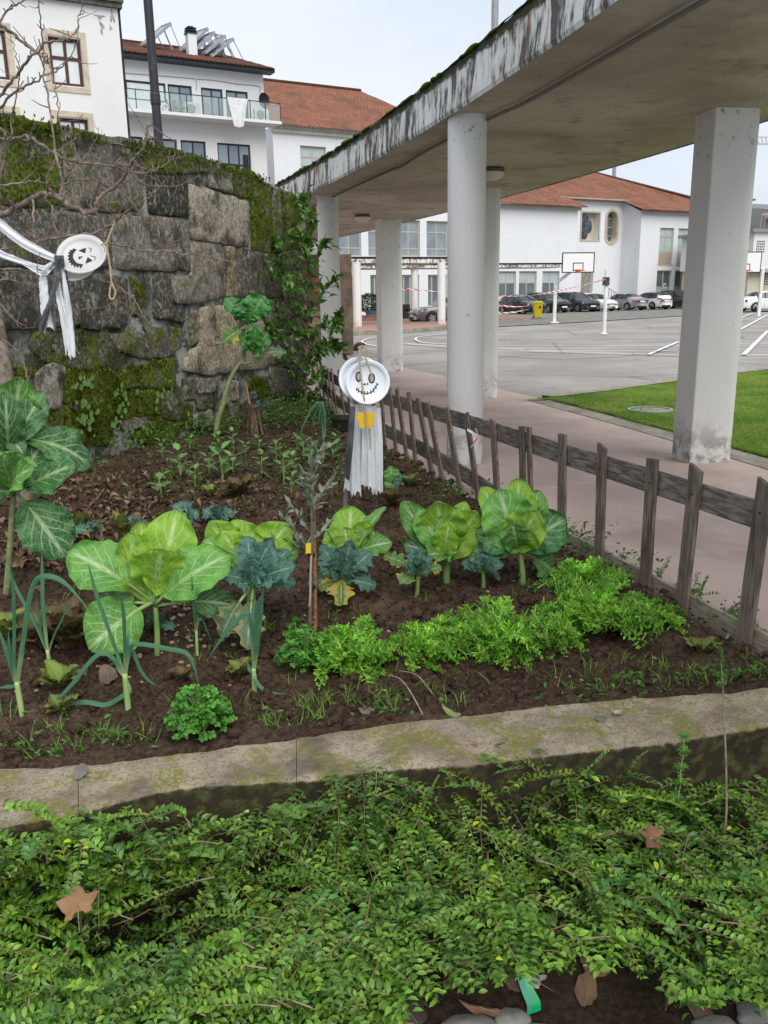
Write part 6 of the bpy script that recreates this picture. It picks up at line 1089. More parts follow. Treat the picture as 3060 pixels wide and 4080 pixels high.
PK = [((3053, 1921), (2976, 2520), 1.), ((2775, 1862), (2732, 2397), 1.), ((2601, 1827), (2588, 2262), 1.), ((2400, 1775), (2405, 2240), .95), ((2241, 1728), (2256, 2150), .95), ((2107, 1701), (2134, 2060), .6), ((2079, 1698), (2104, 2050), .85), ((1963, 1673), (2002, 2010), .95), ((1857, 1647), (1926, 1985), .95), ((1779, 1626), (1852, 1950), .95), ((1703, 1603), (1783, 1905), .95), ((1664, 1586), (1740, 1885), .95), ((1628, 1562), (1672, 1840), .9), ((1581, 1549), (1638, 1815), .9), ((1553, 1541), (1592, 1785), .9), ((1515, 1535), (1548, 1770), .9), ((1480, 1525), (1515, 1745), .9), ((1445, 1510), (1480, 1720), .9), ((1412, 1500), (1442, 1695), .9), ((1380, 1490), (1412, 1670), .9), ((1348, 1475), (1390, 1650), .8), ((1320, 1472), (1356, 1648), .8), ((1305, 1472), (1342, 1640), .7), ((1290, 1469), (1326, 1630), .8), ((1277, 1462), (1302, 1600), .8), ((1263, 1450), (1286, 1580), .8), ((3420, 2010), (3340, 2700), 1.)]
RTOP = []
for k, (tp, bt_, ws) in enumerate(PK):
    p, t = fence_at(bt_[0]); n_ = np.array([-t[1], t[0], 0]); n_ = n_ if n_@(CAM-p) > 0 else -n_
    pl = p+n_*.026; d = ray(*tp); top = CAM+d*(((pl-CAM)@n_)/(d@n_)); bot = np.array([pl[0], pl[1], -.03]); rs = np.random.RandomState(k)
    if k == 26: top = bot+np.array([.02, 0, .78])
    H_ = top[2]; w = .088*ws; sl = rs.normal(0, .008); th = .019; up_ = nrmz(top-bot); sd = nrmz(np.cross(n_, up_)); V, F = [], []
    for j in range(6):
        c_ = bot+(top-bot)*j/5; wj = w/2*(1+rs.normal(0, .015)); dz = np.array([0, 0, sl]) if j == 5 else 0
        V += [c_-sd*wj+n_*th/2-dz, c_+sd*wj+n_*th/2+dz, c_+sd*wj-n_*th/2+dz, c_-sd*wj-n_*th/2-dz]
    F = [[j*4+i, j*4+(i+1) % 4, j*4+4+(i+1) % 4, j*4+4+i] for j in range(5) for i in range(4)]+[[3, 2, 1, 0], [20, 21, 22, 23]]
    pk_ = mk('picket', (V, F), FW_, fn, bevel=.003); 
    if k < 12: mk('nail', lathe([(.006, 0), (.005, .003), (.0005, .004)], bot+(top-bot)*.84+n_*th/2, n_, 8), BLACKM, pk_)
    RTOP.append((p[1], H_))
RTOP = sorted(RTOP[:-1]); ry, rh = [a for a, _ in RTOP], [b for _, b in RTOP]
def rail(y0, y1, zf, h, off, mat, nm, th=.022):
    n = max(2, int((y1-y0)/.25)); ysq = np.linspace(y0, y1, n); xq = fx(ysq); P = np.c_[xq, ysq, [zf(v) for v in ysq]]; T = np.gradient(P, axis=0); N_ = np.c_[-T[:, 1], T[:, 0], 0*T[:, 0]]; N_ /= np.linalg.norm(N_, axis=1)[:, None]; u = np.array([0, 0, h/2])
    R = [P+N_*(off+th/2)-u, P+N_*(off-th/2)-u, P+N_*(off-th/2)+u, P+N_*(off+th/2)+u]; V = np.concatenate(R); F = [[r*n+i, ((r+1) % 4)*n+i, ((r+1) % 4)*n+i+1, r*n+i+1] for r in range(4) for i in range(n-1)]+[[0, n, 2*n, 3*n][::-1], [n-1, 2*n-1, 3*n-1, 4*n-1]]
    mk(nm, (V, F), mat, fn, bevel=.003)
sm = np.poly1d(np.polyfit(ry, rh, 2)); rz = lambda v: float(sm(min(v, 12.5)))*.84
for a, c_ in ((1.75, 3.93), (3.935, 5.0), (5.005, 7.1), (7.105, 9.2), (9.205, 11.4), (11.405, 13.3)): rail(a, c_, rz, .125, 0., FR_, 'top_rail')
for a, c_ in ((1.75, 3.93), (3.935, 5.3), (5.305, 7.3), (7.305, 9.6), (9.605, 13.3)): rail(a, c_, lambda v: float(np.interp(v, [3, 5, 6.5, 8, 13], [.075, .09, .17, .24, .26])), .13, .0, FB_ if c_ < 5.4 else FR_, 'bottom_board')
p, t = fence_at(1930); q = p+np.array([0, 0, .42])+np.array([-.05, -.04, 0]); kn = thing('tape_knot', 'scrap of red and white tape tied round a fence picket', 'tape', q, None); mk('ribbon', ribbon(smoothpath([aty(1902, 1735, q[1]-.05), aty(1893, 1760, q[1]-.06), aty(1878, 1782, q[1]-.05)], 5), (1, 0, .3), .022), TAPE, kn, uv=np.c_[np.repeat(np.linspace(0, .6, 11), 2), np.tile([0, 1], 11)]); mk('loop', ribbon(smoothpath([aty(1862, 1712, q[1]-.05), aty(1880, 1722, q[1]-.07), aty(1903, 1735, q[1]-.05), aty(1895, 1705, q[1]-.05)], 5), (0, .3, 1), .02), plain('white_tape', (.7, .7, .7)), kn)
# ================================================================== scarecrow with skull plate
b = onsoil(1358, 2135); YS = b[1]; sc = thing('plate_scarecrow', 'white paper plate scarecrow with a drawn skull face and white plastic streamers', 'scarecrow', b)
tp = aty(1436, 1385, YS-.05); mk('pole', tube([b-np.array([0, 0, .1]), b*.5+tp*.5, tp], .017, 12), plain('grey_tool_handle', (.3, .31, .31), (.22, .22, .22), 8, .5), sc, smooth=True)
mk('handle_grip', tube(smoothpath([aty(1418, 1398, YS-.06), aty(1420, 1378, YS-.06), aty(1436, 1372, YS-.06), aty(1452, 1378, YS-.06)], 5), .014, 8), BLACKM, sc)
PLATEW = plain('plastic_plate', (.74, .77, .8), (.7, .73, .77), 5, .35, .4)
def plate(c, ax, r, root, mat=PLATEW, name='plate'):
    pr = [(r, .0), (r*.99, .006), (r*.93, .004), (r*.9, .001), (r*.86, .002), (r*.80, -.012), (r*.74, -.018), (r*.3, -.018), (.001, -.018)]
    return mk(name, lathe(pr, c, ax, 48), mat, root, smooth=True)
ax = nrmz([-.06, -1, .18]); c2 = aty(1436, 1508, YS-.07); c1 = aty(1466, 1523, YS-.12); r1 = 87*np.linalg.norm(c1-CAM)/FPX
plate(c2, ax, r1*1.0, sc); fp = plate(c1, ax, r1, sc)
INK = plain('black_marker', (.01, .01, .011), rough=.5); GREYI = plain('grey_pencil', (.38, .38, .38), (.28, .28, .28), 60, .8)
class PP:  # plate plane: pixel to point on the plate floor
    def __init__(s, c, ax, off): s.o = np.array(c)+np.array(ax)*off; s.n = np.array(ax)
    def __call__(s, x, y): d = ray(x, y); return CAM+d*(((s.o-CAM)@s.n)/(d@s.n))
def ink(pp, pts, w, name, root, mat=INK, closed=False, zig=0):
    P = smoothpath([pp(*q) for q in pts], 6) if not zig else np.array([pp(*q) for q in pts])
    if closed: P = np.vstack([P, P[:1]])
    mk(name, tube(P, w/2, 5), mat, root)
h6 = lambda x, y: (1200+.603*x, 1300+.603*y)
pp = PP(c1, ax, -.0165)
for nm, (cx_, cy_, rx_, ry_) in (('eye', (380, 333, 17, 30)), ('eye', (466, 343, 18, 30))):
    e = mk(nm, prism([pp(*h6(cx_+rx_*math.cos(a), cy_+ry_*math.sin(a))) for a in np.linspace(0, 2*math.pi, 20, endpoint=False)], ax*.001), GREYI, sc); ink(pp, [h6(cx_+rx_*math.cos(a), cy_+ry_*math.sin(a)) for a in np.linspace(0, 2*math.pi, 14)], .008, 'outline', e)
for q in (((408, 388), (420, 372), (426, 388)), ((430, 386), (436, 372), (446, 385))): mk('nostril', prism([pp(*h6(*a)) for a in q], ax*.0012), INK, sc)
ink(pp, [h6(*q) for q in ((362, 412), (380, 425), (410, 440), (440, 443), (470, 430), (490, 405), (505, 378))], .006, 'mouth', sc)
for a, c_ in (((370, 402), (366, 425)), ((380, 410), (376, 438)), ((402, 422), (398, 448)), ((420, 428), (420, 452)), ((436, 428), (436, 454)), ((458, 422), (464, 448)), ((474, 408), (482, 438)), ((486, 392), (500, 412)), ((494, 375), (510, 386))): ink(pp, [h6(*a), h6(*c_)], .005, 'stitch', sc, zig=1)
TWINE = plain('jute_twine', (.46, .37, .22), (.33, .26, .15), 90, .9, bump=.002, bsc=200)
def twine(pts, root, r=.004, Y=None, name='twine'):
    P = smoothpath([aty(*q, Y) if len(q) == 2 else q for q in pts], 10); n = len(P); s_ = np.linspace(0, 1, n)
    for ph in (0, math.pi): mk(name, tube(P+np.c_[np.cos(s_*n*.9+ph), 0*s_, np.sin(s_*n*.9+ph)]*r*.55, r*.75, 5), TWINE, root)
twine([h6(*q) for q in ((395, 135), (385, 200), (395, 320), (405, 400), (420, 500), (425, 560))], sc, .005, YS-.14); twine([h6(*q) for q in ((400, 150), (430, 220), (455, 290), (470, 330))], sc, .005, YS-.14); twine([h6(*q) for q in ((375, 140), (400, 130), (430, 150), (445, 200))], sc, .005, YS-.12); twine([h6(*q) for q in ((450, 680), (458, 740), (455, 810))], sc, .003, YS-.13)
for dx in (-8, 0, 8): twine([h6(*q) for q in ((425, 540), (425+dx, 590))], sc, .003, YS-.15)
m = Mat('white_plastic_film', .35, .4); c = m.mix(m.noise(5, 4).step(.35, .65), (.86, .88, .89), (.78, .8, .81)); m.bump(m.noise(22, 4, .6, st=(1, 1, .35)), .7, .012); FILM = m.done(c, trans=.35)
BFILM = plain('dark_plastic_film', (.05, .05, .052), (.09, .09, .092), 8, .35, .4, bump=.004, bsc=30)
def streamer(root, pts, w, Y, mat, name='streamer', seed=0, jag=True):
    rs = np.random.RandomState(seed); P = smoothpath([aty(x, y, Y+rs.uniform(-.01, .01)) for x, y in pts], 10); n = len(P); T = np.gradient(P, axis=0); S_ = np.array([nrmz(np.cross(t, (0.15*rs.randn(), -1, .1))) for t in T]); s_ = np.linspace(0, 1, n); m_ = 6; V = []
    w = np.interp(s_, np.linspace(0, 1, len(w)), w) if np.ndim(w) else np.full(n, w); ph = rs.rand()*6
    for j in range(m_+1):
        v = j/m_-.5; fold = .18*np.sin(v*9+ph+s_*2.2)*w; end = (rs.uniform(-.025, .025)*(s_ > .97)[:, None]*np.array([0, 0, 1.])) if jag else 0
        V.append(P+S_*(v*w)[:, None]+np.array([0, 1., 0])*fold[:, None]+end)
    V = np.concatenate(V); mk(name, (V, [[j*n+i, (j+1)*n+i, (j+1)*n+i+1, j*n+i+1] for j in range(m_) for i in range(n-1)]), mat, root, smooth=True)
for k, (a, c_, e_, w_, mt) in enumerate((((348, 515), (335, 760), (305, 1090), [.04, .04, .05], FILM), ((372, 520), (365, 800), (365, 1112), [.04, .055, .06], FILM), ((425, 525), (425, 800), (420, 1050), [.05, .05, .055], FILM), ((470, 525), (490, 800), (495, 1095), [.05, .06, .06], FILM), ((505, 540), (515, 800), (515, 1100), [.04, .045, .05], FILM), ((450, 530), (462, 800), (470, 1075), [.045, .04, .045], FILM), ((340, 530), (322, 780), (298, 1020), [.035, .04, .04], BFILM))):
    streamer(sc, [h6(*a), h6(*c_), h6(*e_)], w_, YS-.05-.012*k if mt is FILM else YS-.15, mt, seed=k)
bf = aty(*h6(427, 622), YS-.17); YEL_ = plain('yellow_felt', (.72, .46, .015), (.62, .38, .01), 20, .8); bt2 = []
for sg in (-1, 1):
    for (dx, dz, rx_, rz_) in ((.026, .02, .026, .03), (.02, -.024, .02, .022)): bt2.append((sg*dx, dz, rx_, rz_))
for i, (dx, dz, rx_, rz_) in enumerate(bt2): mk('butterfly_wing', prism([bf+np.array([dx+rx_*math.cos(a)*(1.1 if math.cos(a)*dx > 0 else .8), -.004*(i % 2), dz+rz_*math.sin(a)*(1+.25*math.cos(a)*np.sign(dx))]) for a in np.linspace(0, 2*math.pi, 22, endpoint=False)], (0, .004, 0)), YEL_, sc)
mk('butterfly_body', tube([bf+np.array([0, -.006, -.05]), bf+np.array([0, -.008, .05])], .006, 6), plain('butterfly_body_felt', (.55, .3, .02)), sc)
# ================================================================== bare tree at the left
BARK = plain('bare_branch_bark', (.25, .205, .16), (.11, .085, .065), 22, .85, bump=.004, bsc=90); TWIGM = plain('reddish_twig', (.13, .08, .062), (.22, .16, .125), 15, .75)
aP = lambda x, y: (.482*x, .482*y); bP = lambda x, y: (.422*x, 450+.422*y); cP = lambda x, y: (600+.422*x, 550+.422*y); dP = lambda x, y: (.422*x, 1050+.422*y)
tb = np.array([-2.32, 5.3, .07]); tree = thing('bare_tree', 'bare fruit tree with spreading grey twigs at the left edge', 'tree', tb)
mk('trunk', tube(smoothpath([tb-np.array([0, 0, .1]), tb+np.array([.0, 0, .5]), tb+np.array([-.05, .05, 1.1]), aty(-55, 1000, 5.5), aty(-25, 700, 5.6), aty(-30, 450, 5.6)], 6), [.06, .05, .045, .035, .026], 12), BARK, tree, smooth=True)
BR = [(5.5, .016, .006, [bP(-60, 300), bP(0, 265), bP(110, 240), bP(250, 220), bP(400, 310), bP(560, 410), bP(640, 440), bP(800, 475), bP(980, 490), bP(1100, 510), bP(1210, 560)]),
 (5.3, .024, .006, [bP(-80, 1000), bP(0, 960), bP(110, 930), bP(200, 870), bP(350, 790), bP(450, 760), bP(560, 810), bP(680, 890), bP(830, 940), bP(890, 930), bP(910, 860), bP(990, 750), bP(1100, 680), bP(1180, 600), bP(1240, 480), bP(1300, 390), bP(1350, 350), bP(1390, 230), bP(1390, 140), bP(1410, 90)]),
 (5.1, .009, .004, [bP(600, 830), bP(580, 600), bP(540, 440), bP(510, 250), aP(400, 830), aP(365, 640), aP(360, 480), aP(350, 290), aP(335, 170), aP(318, -30)]),
 (5.3, .013, .003, [aP(-80, 130), aP(0, 200), aP(110, 280), aP(200, 360), aP(330, 450), aP(400, 520), aP(430, 620), aP(460, 770), aP(490, 990), aP(520, 1130)]),
 (5.2, .012, .003, [aP(-60, 850), aP(0, 790), aP(90, 680), aP(190, 540), aP(290, 440), aP(400, 350), aP(500, 340), aP(570, 310), aP(640, 240), aP(650, 130), aP(710, 10)]),
 (5.4, .010, .003, [aP(-60, 950), aP(0, 890), aP(110, 770), aP(250, 690), aP(400, 610), aP(480, 580), aP(560, 490), aP(640, 330), aP(660, 150)]),
 (5.5, .011, .004, [aP(-40, 260), aP(0, 190), aP(60, 90), aP(150, 30), aP(260, -20)]), (5.2, .008, .003, [bP(-40, 690), bP(200, 660), bP(350, 650), bP(480, 680), bP(600, 730), bP(700, 830), bP(730, 910)]),
 (5.2, .007, .003, [bP(560, 700), bP(700, 640), bP(850, 630), bP(980, 660), bP(1100, 690)]), (5.2, .006, .002, [bP(1240, 560), bP(1330, 650), bP(1390, 685), bP(1500, 690), cP(60, 455), cP(200, 460), cP(350, 420), cP(460, 350)]),
 (5.1, .009, .003, [bP(300, 1230), bP(600, 1160), bP(860, 1140), bP(1000, 1080), bP(1100, 1020), bP(1250, 870), bP(1380, 740)]), (5.15, .008, .002, [bP(860, 1160), bP(1030, 1230), bP(1200, 1260), bP(1350, 1300), bP(1659, 1310), cP(250, 1090), cP(450, 1100), cP(620, 1130), cP(780, 1180), cP(860, 1185)]),
 (5.25, .006, .002, [bP(1100, 720), bP(1250, 850), bP(1350, 990), bP(1430, 1120), bP(1560, 1200), bP(1659, 1240), cP(130, 1020), cP(300, 960), cP(480, 990)]), (5.3, .006, .002, [bP(1210, 560), bP(1400, 560), bP(1500, 520), bP(1600, 460), bP(1650, 410), cP(230, 190), cP(310, 180)]),
 (5.3, .005, .002, [bP(1250, 480), bP(1400, 520), bP(1470, 440), bP(1530, 360)]), (5.0, .007, .0025, [dP(640, 110), dP(900, 160), dP(1050, 190), dP(1250, 320), dP(1260, 400), dP(1200, 620), dP(1160, 780)]), (5.0, .004, .002, [dP(1260, 330), dP(1350, 480), dP(1420, 570), dP(1450, 530)]),
 (5.0, .010, .004, [dP(-50, 60), dP(150, 50), dP(300, 80), dP(400, 120)]), (4.9, .007, .003, [dP(-40, 180), dP(50, 150), dP(150, 170), dP(280, 220), dP(330, 300), dP(360, 350)]), (4.9, .007, .003, [dP(-60, 660), dP(0, 700), dP(120, 790), dP(200, 870), dP(240, 990), dP(270, 1120)]),
 (5.1, .004, .002, [dP(500, 440), dP(670, 440), dP(850, 430), dP(950, 420), dP(1080, 370), dP(1190, 380)]), (5.1, .006, .002, [dP(-40, 330), dP(100, 490), dP(170, 580), dP(220, 610), dP(350, 600)]), (5.2, .007, .003, [bP(100, 830), bP(180, 950), bP(230, 1100), bP(330, 1250), bP(370, 1350), bP(400, 1420)]),
 (5.2, .008, .004, [bP(310, 820), bP(320, 1000), bP(320, 1180), bP(350, 1290)]), (5.4, .010, .005, [bP(-20, 120), bP(50, 200), bP(60, 350), bP(30, 560), bP(10, 700), bP(0, 900)]), (5.3, .006, .003, [bP(530, 430), bP(470, 560), bP(430, 660)]), (5.3, .006, .002, [bP(600, 430), bP(700, 560), bP(830, 660), bP(900, 720)]),
 (5.2, .005, .002, [bP(1040, 890), bP(1090, 980), bP(1090, 1030), bP(1000, 1090)]), (5.2, .005, .002, [bP(830, 960), bP(900, 1010), bP(980, 1090)]), (5.2, .006, .002, [bP(500, 870), bP(495, 1000), bP(480, 1150), bP(430, 1170)]), (5.3, .006, .002, [bP(430, 820), bP(520, 920), bP(620, 980), bP(690, 1010), bP(760, 960)]),
 (5.3, .006, .002, [bP(840, 900), bP(900, 780), bP(960, 680), bP(1010, 630)]), (5.25, .005, .002, [bP(900, 920), bP(1000, 850), bP(1150, 840), bP(1230, 790)]), (5.2, .006, .002, [bP(0, 1290), bP(150, 1270), bP(300, 1240), bP(420, 1210)]), (5.25, .005, .002, [bP(540, 370), bP(650, 290), bP(740, 190), bP(750, 90), bP(780, 10)]),
 (5.3, .004, .002, [bP(590, 620), bP(720, 520), bP(830, 380), bP(900, 270), bP(940, 130)]), (5.3, .003, .0015, [bP(970, 480), bP(965, 330), bP(955, 150)]), (5.2, .006, .002, [aP(100, 1140), aP(95, 1000), aP(140, 740), aP(170, 600), aP(120, 400), aP(80, 280)]), (5.3, .004, .002, [bP(1390, 190), bP(1330, 100), bP(1290, 40), aP(1060, 850)]), (5.2, .004, .002, [bP(1400, 195), bP(1450, 240), bP(1520, 275)])]
rs = np.random.RandomState(12); TW = []
for k, (Y, r0, r1, px) in enumerate(BR):
    ph = rs.rand()*6; P = smoothpath([aty(x, y, Y+.12*math.sin(ph+i*.6)) for i, (x, y) in enumerate(px)], 5); n = len(P); P[1:-1] += rs.normal(0, .0035, (n-2, 3))
    mk('branch', tube(P, np.linspace(r0*.82, r1*.8, n), 8), BARK if r0 > .0075 else TWIGM, tree, smooth=True)
    T = np.gradient(P, axis=0)
    for i in range(2, n):
        if rs.rand() < .42:
            d = nrmz(nrmz(T[i])*rs.uniform(.0, .6)+rs.normal(0, 1, 3)*np.array([.7, .8, .7])+np.array([0, 0, .25])); l = rs.choice([.02, .035, .06, .12, .2], p=[.3, .3, .2, .14, .06]); r = np.interp(i, [0, n], [r0, r1])*.5+.0008
            q = [P[i], P[i]+d*l*.5+rs.normal(0, .006, 3), P[i]+d*l+rs.normal(0, .01, 3)+np.array([0, 0, l*.15])]; TW.append(tube(smoothpath(q, 2), [r, r*.75, r*.85 if l < .05 else r*.4], 5))
tag(mk('twigs', join(TW), TWIGM, tree), kind='stuff')
# ================================================================== pumpkin plate hanging in the tree
YP = 4.95; pc = aty(325, 1012, YP); hp = thing('hanging_plate', 'white pumpkin face plate hanging sideways in the bare tree with streamers', 'plate', pc); ax2 = nrmz([.1, -1, .78]); rp = 88*np.linalg.norm(pc-CAM)/FPX
PL2 = plain('translucent_plate', (.66, .65, .64), (.6, .59, .58), 5, .35, .4, trans=.25); plate(pc, ax2, rp, hp, PL2); plate(pc+np.array([-.05, .03, -.045]), nrmz([.0, -1, .75]), rp*.92, hp, PL2)
pp = PP(pc, ax2, -.0165); mth = [(690, 1278), (725, 1290), (705, 1310), (690, 1335), (690, 1365), (705, 1395), (730, 1420), (785, 1430), (775, 1445), (760, 1470), (745, 1440), (735, 1465), (715, 1440), (705, 1462), (690, 1430), (670, 1440), (672, 1412), (650, 1415), (660, 1390), (637, 1385), (655, 1365), (636, 1350), (658, 1335), (640, 1318), (668, 1310), (655, 1292), (685, 1295)]
mk('mouth', prism([pp(*bP(*q)) for q in mth], ax2*.001), INK, hp)
for q in (((742, 1300), (812, 1272), (805, 1325)), ((828, 1360), (875, 1395), (806, 1422)), ((738, 1358), (782, 1355), (748, 1382))): mk('eye' if q[0][0] != 738 else 'nose', prism([pp(*bP(*a)) for a in q], ax2*.001), INK, hp)
for q in (((835, 1272), (865, 1285), (848, 1315)), ((853, 1347), (900, 1360), (893, 1390))): ink(pp, [bP(*a) for a in q], .004, 'eyebrow', hp, zig=1)
twine([bP(*q) for q in ((1085, 1030), (1040, 1140), (1005, 1225), (955, 1245))], hp, .005, YP-.04); twine([bP(*q) for q in ((1005, 1235), (1020, 1330), (1040, 1450), (1050, 1560))]+[dP(*q) for q in ((1060, 190), (1090, 270), (1070, 335), (1035, 320), (1040, 230), (1055, 190))], hp, .005, YP-.04); twine([bP(*q) for q in ((960, 1250), (985, 1270), (990, 1310))], hp, .003, YP-.05)
def strp(pts, w, mat, k, Y=YP-.06): streamer(hp, pts, w, Y, mat, seed=k)
strp([bP(-60, 990), bP(0, 1050), bP(200, 1210), bP(400, 1320), bP(560, 1390)], [.06, .055, .05, .03], FILM, 1); strp([bP(-60, 1290), bP(40, 1345), bP(220, 1410), bP(430, 1480)], [.04, .035, .03, .015], FILM, 2); strp([bP(100, 1350), bP(260, 1440), bP(400, 1530)], [.02, .02, .02], FILM, 3); strp([bP(200, 1390), bP(330, 1430), bP(470, 1460)], [.012, .01, .01], FILM, 13)
strp([bP(545, 1390), bP(440, 1480), dP(410, 130), dP(420, 350), dP(455, 630)], [.03, .05, .055, .055, .07], FILM, 4); strp([dP(540, 60), dP(550, 250), dP(600, 500), dP(640, 830)], [.02, .035, .04, .03], FILM, 5); strp([dP(590, 30), dP(620, 250), dP(650, 500), dP(680, 880)], [.02, .035, .045, .045], FILM, 6, YP-.075)
strp([bP(575, 1380), bP(540, 1480), dP(535, 150), dP(480, 350), dP(380, 630)], [.05, .045, .04, .03, .05], BFILM, 7, YP-.09); strp([dP(620, 60), dP(650, 300), dP(690, 600), dP(705, 860)], [.012, .018, .02, .016], BFILM, 8, YP-.06); strp([dP(460, 120), dP(480, 300), dP(500, 480), dP(525, 630)], [.03, .02, .016, .012], BFILM, 9, YP-.05); strp([bP(530, 1400), bP(490, 1490), dP(465, 110)], [.04, .04, .02], BFILM, 10, YP-.05)
mk('tape_wrap', box(aty(*bP(560, 1400), YP-.06), (.05, .05, .06), .4), BFILM, hp)
# ================================================================== evergreen shrub at the wall end
m = Mat('laurel_leaf', .35, .45); u, v, _ = m.uv(); c = m.mix(1., m.mix((v*2-1).abs().step(.12, .02)*.6, m.mix(m.noise(12, 3, co=m.geo()).step(.35, .65), (.06, .16, .026), (.11, .235, .038)), (.15, .22, .07)), m.attr(), 'MULTIPLY'); LAUR = m.done(c, trans=.22)
sb = onz(1218, 1590, .08); sb = np.array([-1.02, 11.9, .06]); shr = thing('evergreen_shrub', 'glossy green evergreen shrub growing at the end of the stone wall', 'shrub', sb)
def leafmesh(n=5, fold=.18, arch=.12, sh='lance'):
    s = np.linspace(0, 1, n+1); w = .5*bladew(s, sh); w[0] = .03; w[-1] = .02; V, UV = [], []
    for i in range(n+1):
        for v in (-1, 0, 1): V.append((s[i], v*w[i]*.42, fold*abs(v)*w[i]+arch*math.sin(math.pi*s[i]))); UV.append((s[i], v*.5+.5))
    F = [[i*3+j, i*3+j+1, i*3+j+4, i*3+j+3] for i in range(n) for j in range(2)]; return np.array(V), np.array(F), np.array(UV)
LM = leafmesh(); LM3 = leafmesh(3, .2, .1, 'oval')
def leafcloud(P, D, size, seed, lm=LM, roll=.5):
    """leaves at P pointing along D"""
    rs = np.random.RandomState(seed); n = len(P); D = D/np.linalg.norm(D, axis=1)[:, None]; up = np.array([0, 0, 1.])+rs.normal(0, roll, (n, 3)); B_ = np.cross(up, D); B_ /= np.linalg.norm(B_, axis=1)[:, None]; N_ = np.cross(D, B_); R = np.stack([D, B_, N_], 2)
    V, F = scatter((lm[0], lm[1]), P, R, size); return V, F, np.tile(lm[2], (n, 1))
rs = np.random.RandomState(21); stems = [[(1218, 1640), (1222, 1400), (1228, 1100), (1225, 950), (1215, 820), (1212, 790)], [(1222, 1420), (1180, 1250), (1120, 1120), (1065, 1080)], [(1226, 1350), (1290, 1300), (1340, 1270), (1360, 1250)], [(1224, 1250), (1280, 1180), (1320, 1130), (1342, 1108)], [(1226, 1200), (1170, 1050), (1110, 980), (1095, 960)], [(1226, 1150), (1260, 1050), (1285, 980), (1300, 965)], [(1222, 1450), (1280, 1390), (1330, 1370), (1345, 1385)], [(1222, 1500), (1160, 1400), (1100, 1330), (1070, 1300)], [(1222, 1380), (1290, 1400), (1330, 1300), (1352, 1298)], [(1224, 1300), (1170, 1180), (1130, 1080), (1095, 1040)], [(1220, 1480), (1260, 1440), (1310, 1390), (1370, 1385)], [(1226, 1060), (1200, 960), (1170, 940)], [(1224, 1350), (1150, 1300), (1095, 1210)], [(1220, 1560), (1170, 1480), (1110, 1430)], [(1220, 1540), (1270, 1500), (1300, 1490)], [(1226, 1000), (1240, 900), (1245, 850)]]
LP, LD = [], []
for k, px in enumerate(stems):
    dy = rs.uniform(-.35, .1) if k else 0; P = smoothpath([aty(x, y, sb[1]+dy*(i/(len(px)-1))) for i, (x, y) in enumerate(px)], 8); mk('stem', tube(P, [.02, .012, .006] if k == 0 else [.008, .003], 6), TWIGM, shr); n = len(P); T = np.gradient(P, axis=0)
    for i in range(n):
        if k == 0 and i < 6: continue
        for j in range(2 if k else 3):
            d = nrmz(T[i])*rs.uniform(.3, 1.1)+rs.normal(0, .6, 3); LP.append(P[i]+rs.normal(0, .01+.02*(k == 0), 3)); LD.append(d)
            if rs.rand() < .25: LP.append(P[i]+rs.normal(0, .06, 3)); LD.append(d+rs.normal(0, .5, 3))
LP, LD = np.array(LP), np.array(LD); V, F, UV = leafcloud(LP, LD, rs.uniform(.09, .17, len(LP)), 1); tint = np.repeat(rs.uniform(.6, 1.5, len(LP)), len(LM[0])); mk('foliage', (V, F), LAUR, shr, uv=UV, col=tint[:, None]*np.array([1, 1, .9]), smooth=True)
# ================================================================== olive sapling tied to a cane
b = onsoil(1255, 2520); Yo = b[1]; cn = thing('bamboo_cane', 'thin brown cane holding up the olive sapling', 'cane', b); tpn = aty(1243, 1878, Yo+.02); P = smoothpath([b-np.array([0, 0, .08]), (b+tpn)/2+np.array([.004, 0, 0]), tpn], 8)
CANE = plain('bamboo', (.32, .16, .075), (.2, .095, .045), 10, .6, st=(1, 1, 4)); mk('cane', tube(P, .0095, 10), CANE, cn, smooth=True)
for q in np.linspace(.1, .95, 7): c_ = b+(tpn-b)*q; mk('node', lathe([(.0095, -.006), (.0118, 0), (.0095, .006)], c_, tpn-b, 10), CANE, cn)
ol = thing('olive_sapling', 'slender grey green olive sapling tied to the cane', 'sapling', b+np.array([-.03, 0, 0])); OLV = plain('olive_leaf', (.15, .19, .12), (.24, .28, .2), 25, .5, .3, trans=.15); st = [(1235, 2530), (1238, 2300), (1243, 2100), (1240, 1950), (1248, 1850), (1252, 1790)]
P = smoothpath([aty(x, y, Yo-.02) for x, y in st], 10); mk('trunk', tube(P, [.009, .006, .003], 8), plain('olive_bark', (.16, .15, .12), (.1, .09, .07), 30), ol); LP, LD = [], []; T = np.gradient(P, axis=0)
br = [[(1242, 2130), (1190, 2060), (1160, 2010)], [(1243, 2200), (1190, 2140), (1130, 2060)], [(1243, 2150), (1290, 2110), (1320, 2090)], [(1242, 2080), (1270, 1990), (1330, 1900)], [(1244, 2010), (1290, 1960), (1310, 1945)], [(1242, 1980), (1220, 1900), (1200, 1880)], [(1243, 2180), (1200, 2180), (1165, 2100)], [(1243, 2040), (1220, 1960), (1218, 1940)], [(1248, 1900), (1290, 1800), (1295, 1790)]]
for k, px in enumerate([None]+br):
    if px: Q = smoothpath([aty(x, y, Yo-.02+(.08 if k % 2 else -.08)*i/2) for i, (x, y) in enumerate(px)], 7); mk('branch', tube(Q, [.003, .0015], 5), TWIGM, ol); TT = np.gradient(Q, axis=0)
    else: Q, TT = P[24:], T[24:]
    for i in range(1, len(Q)):
        for j in range(1 if px else 3): LP.append(Q[i]); LD.append(nrmz(TT[i])*rs.uniform(.4, 1.2)+rs.normal(0, .5, 3)+np.array([0, 0, .2]))
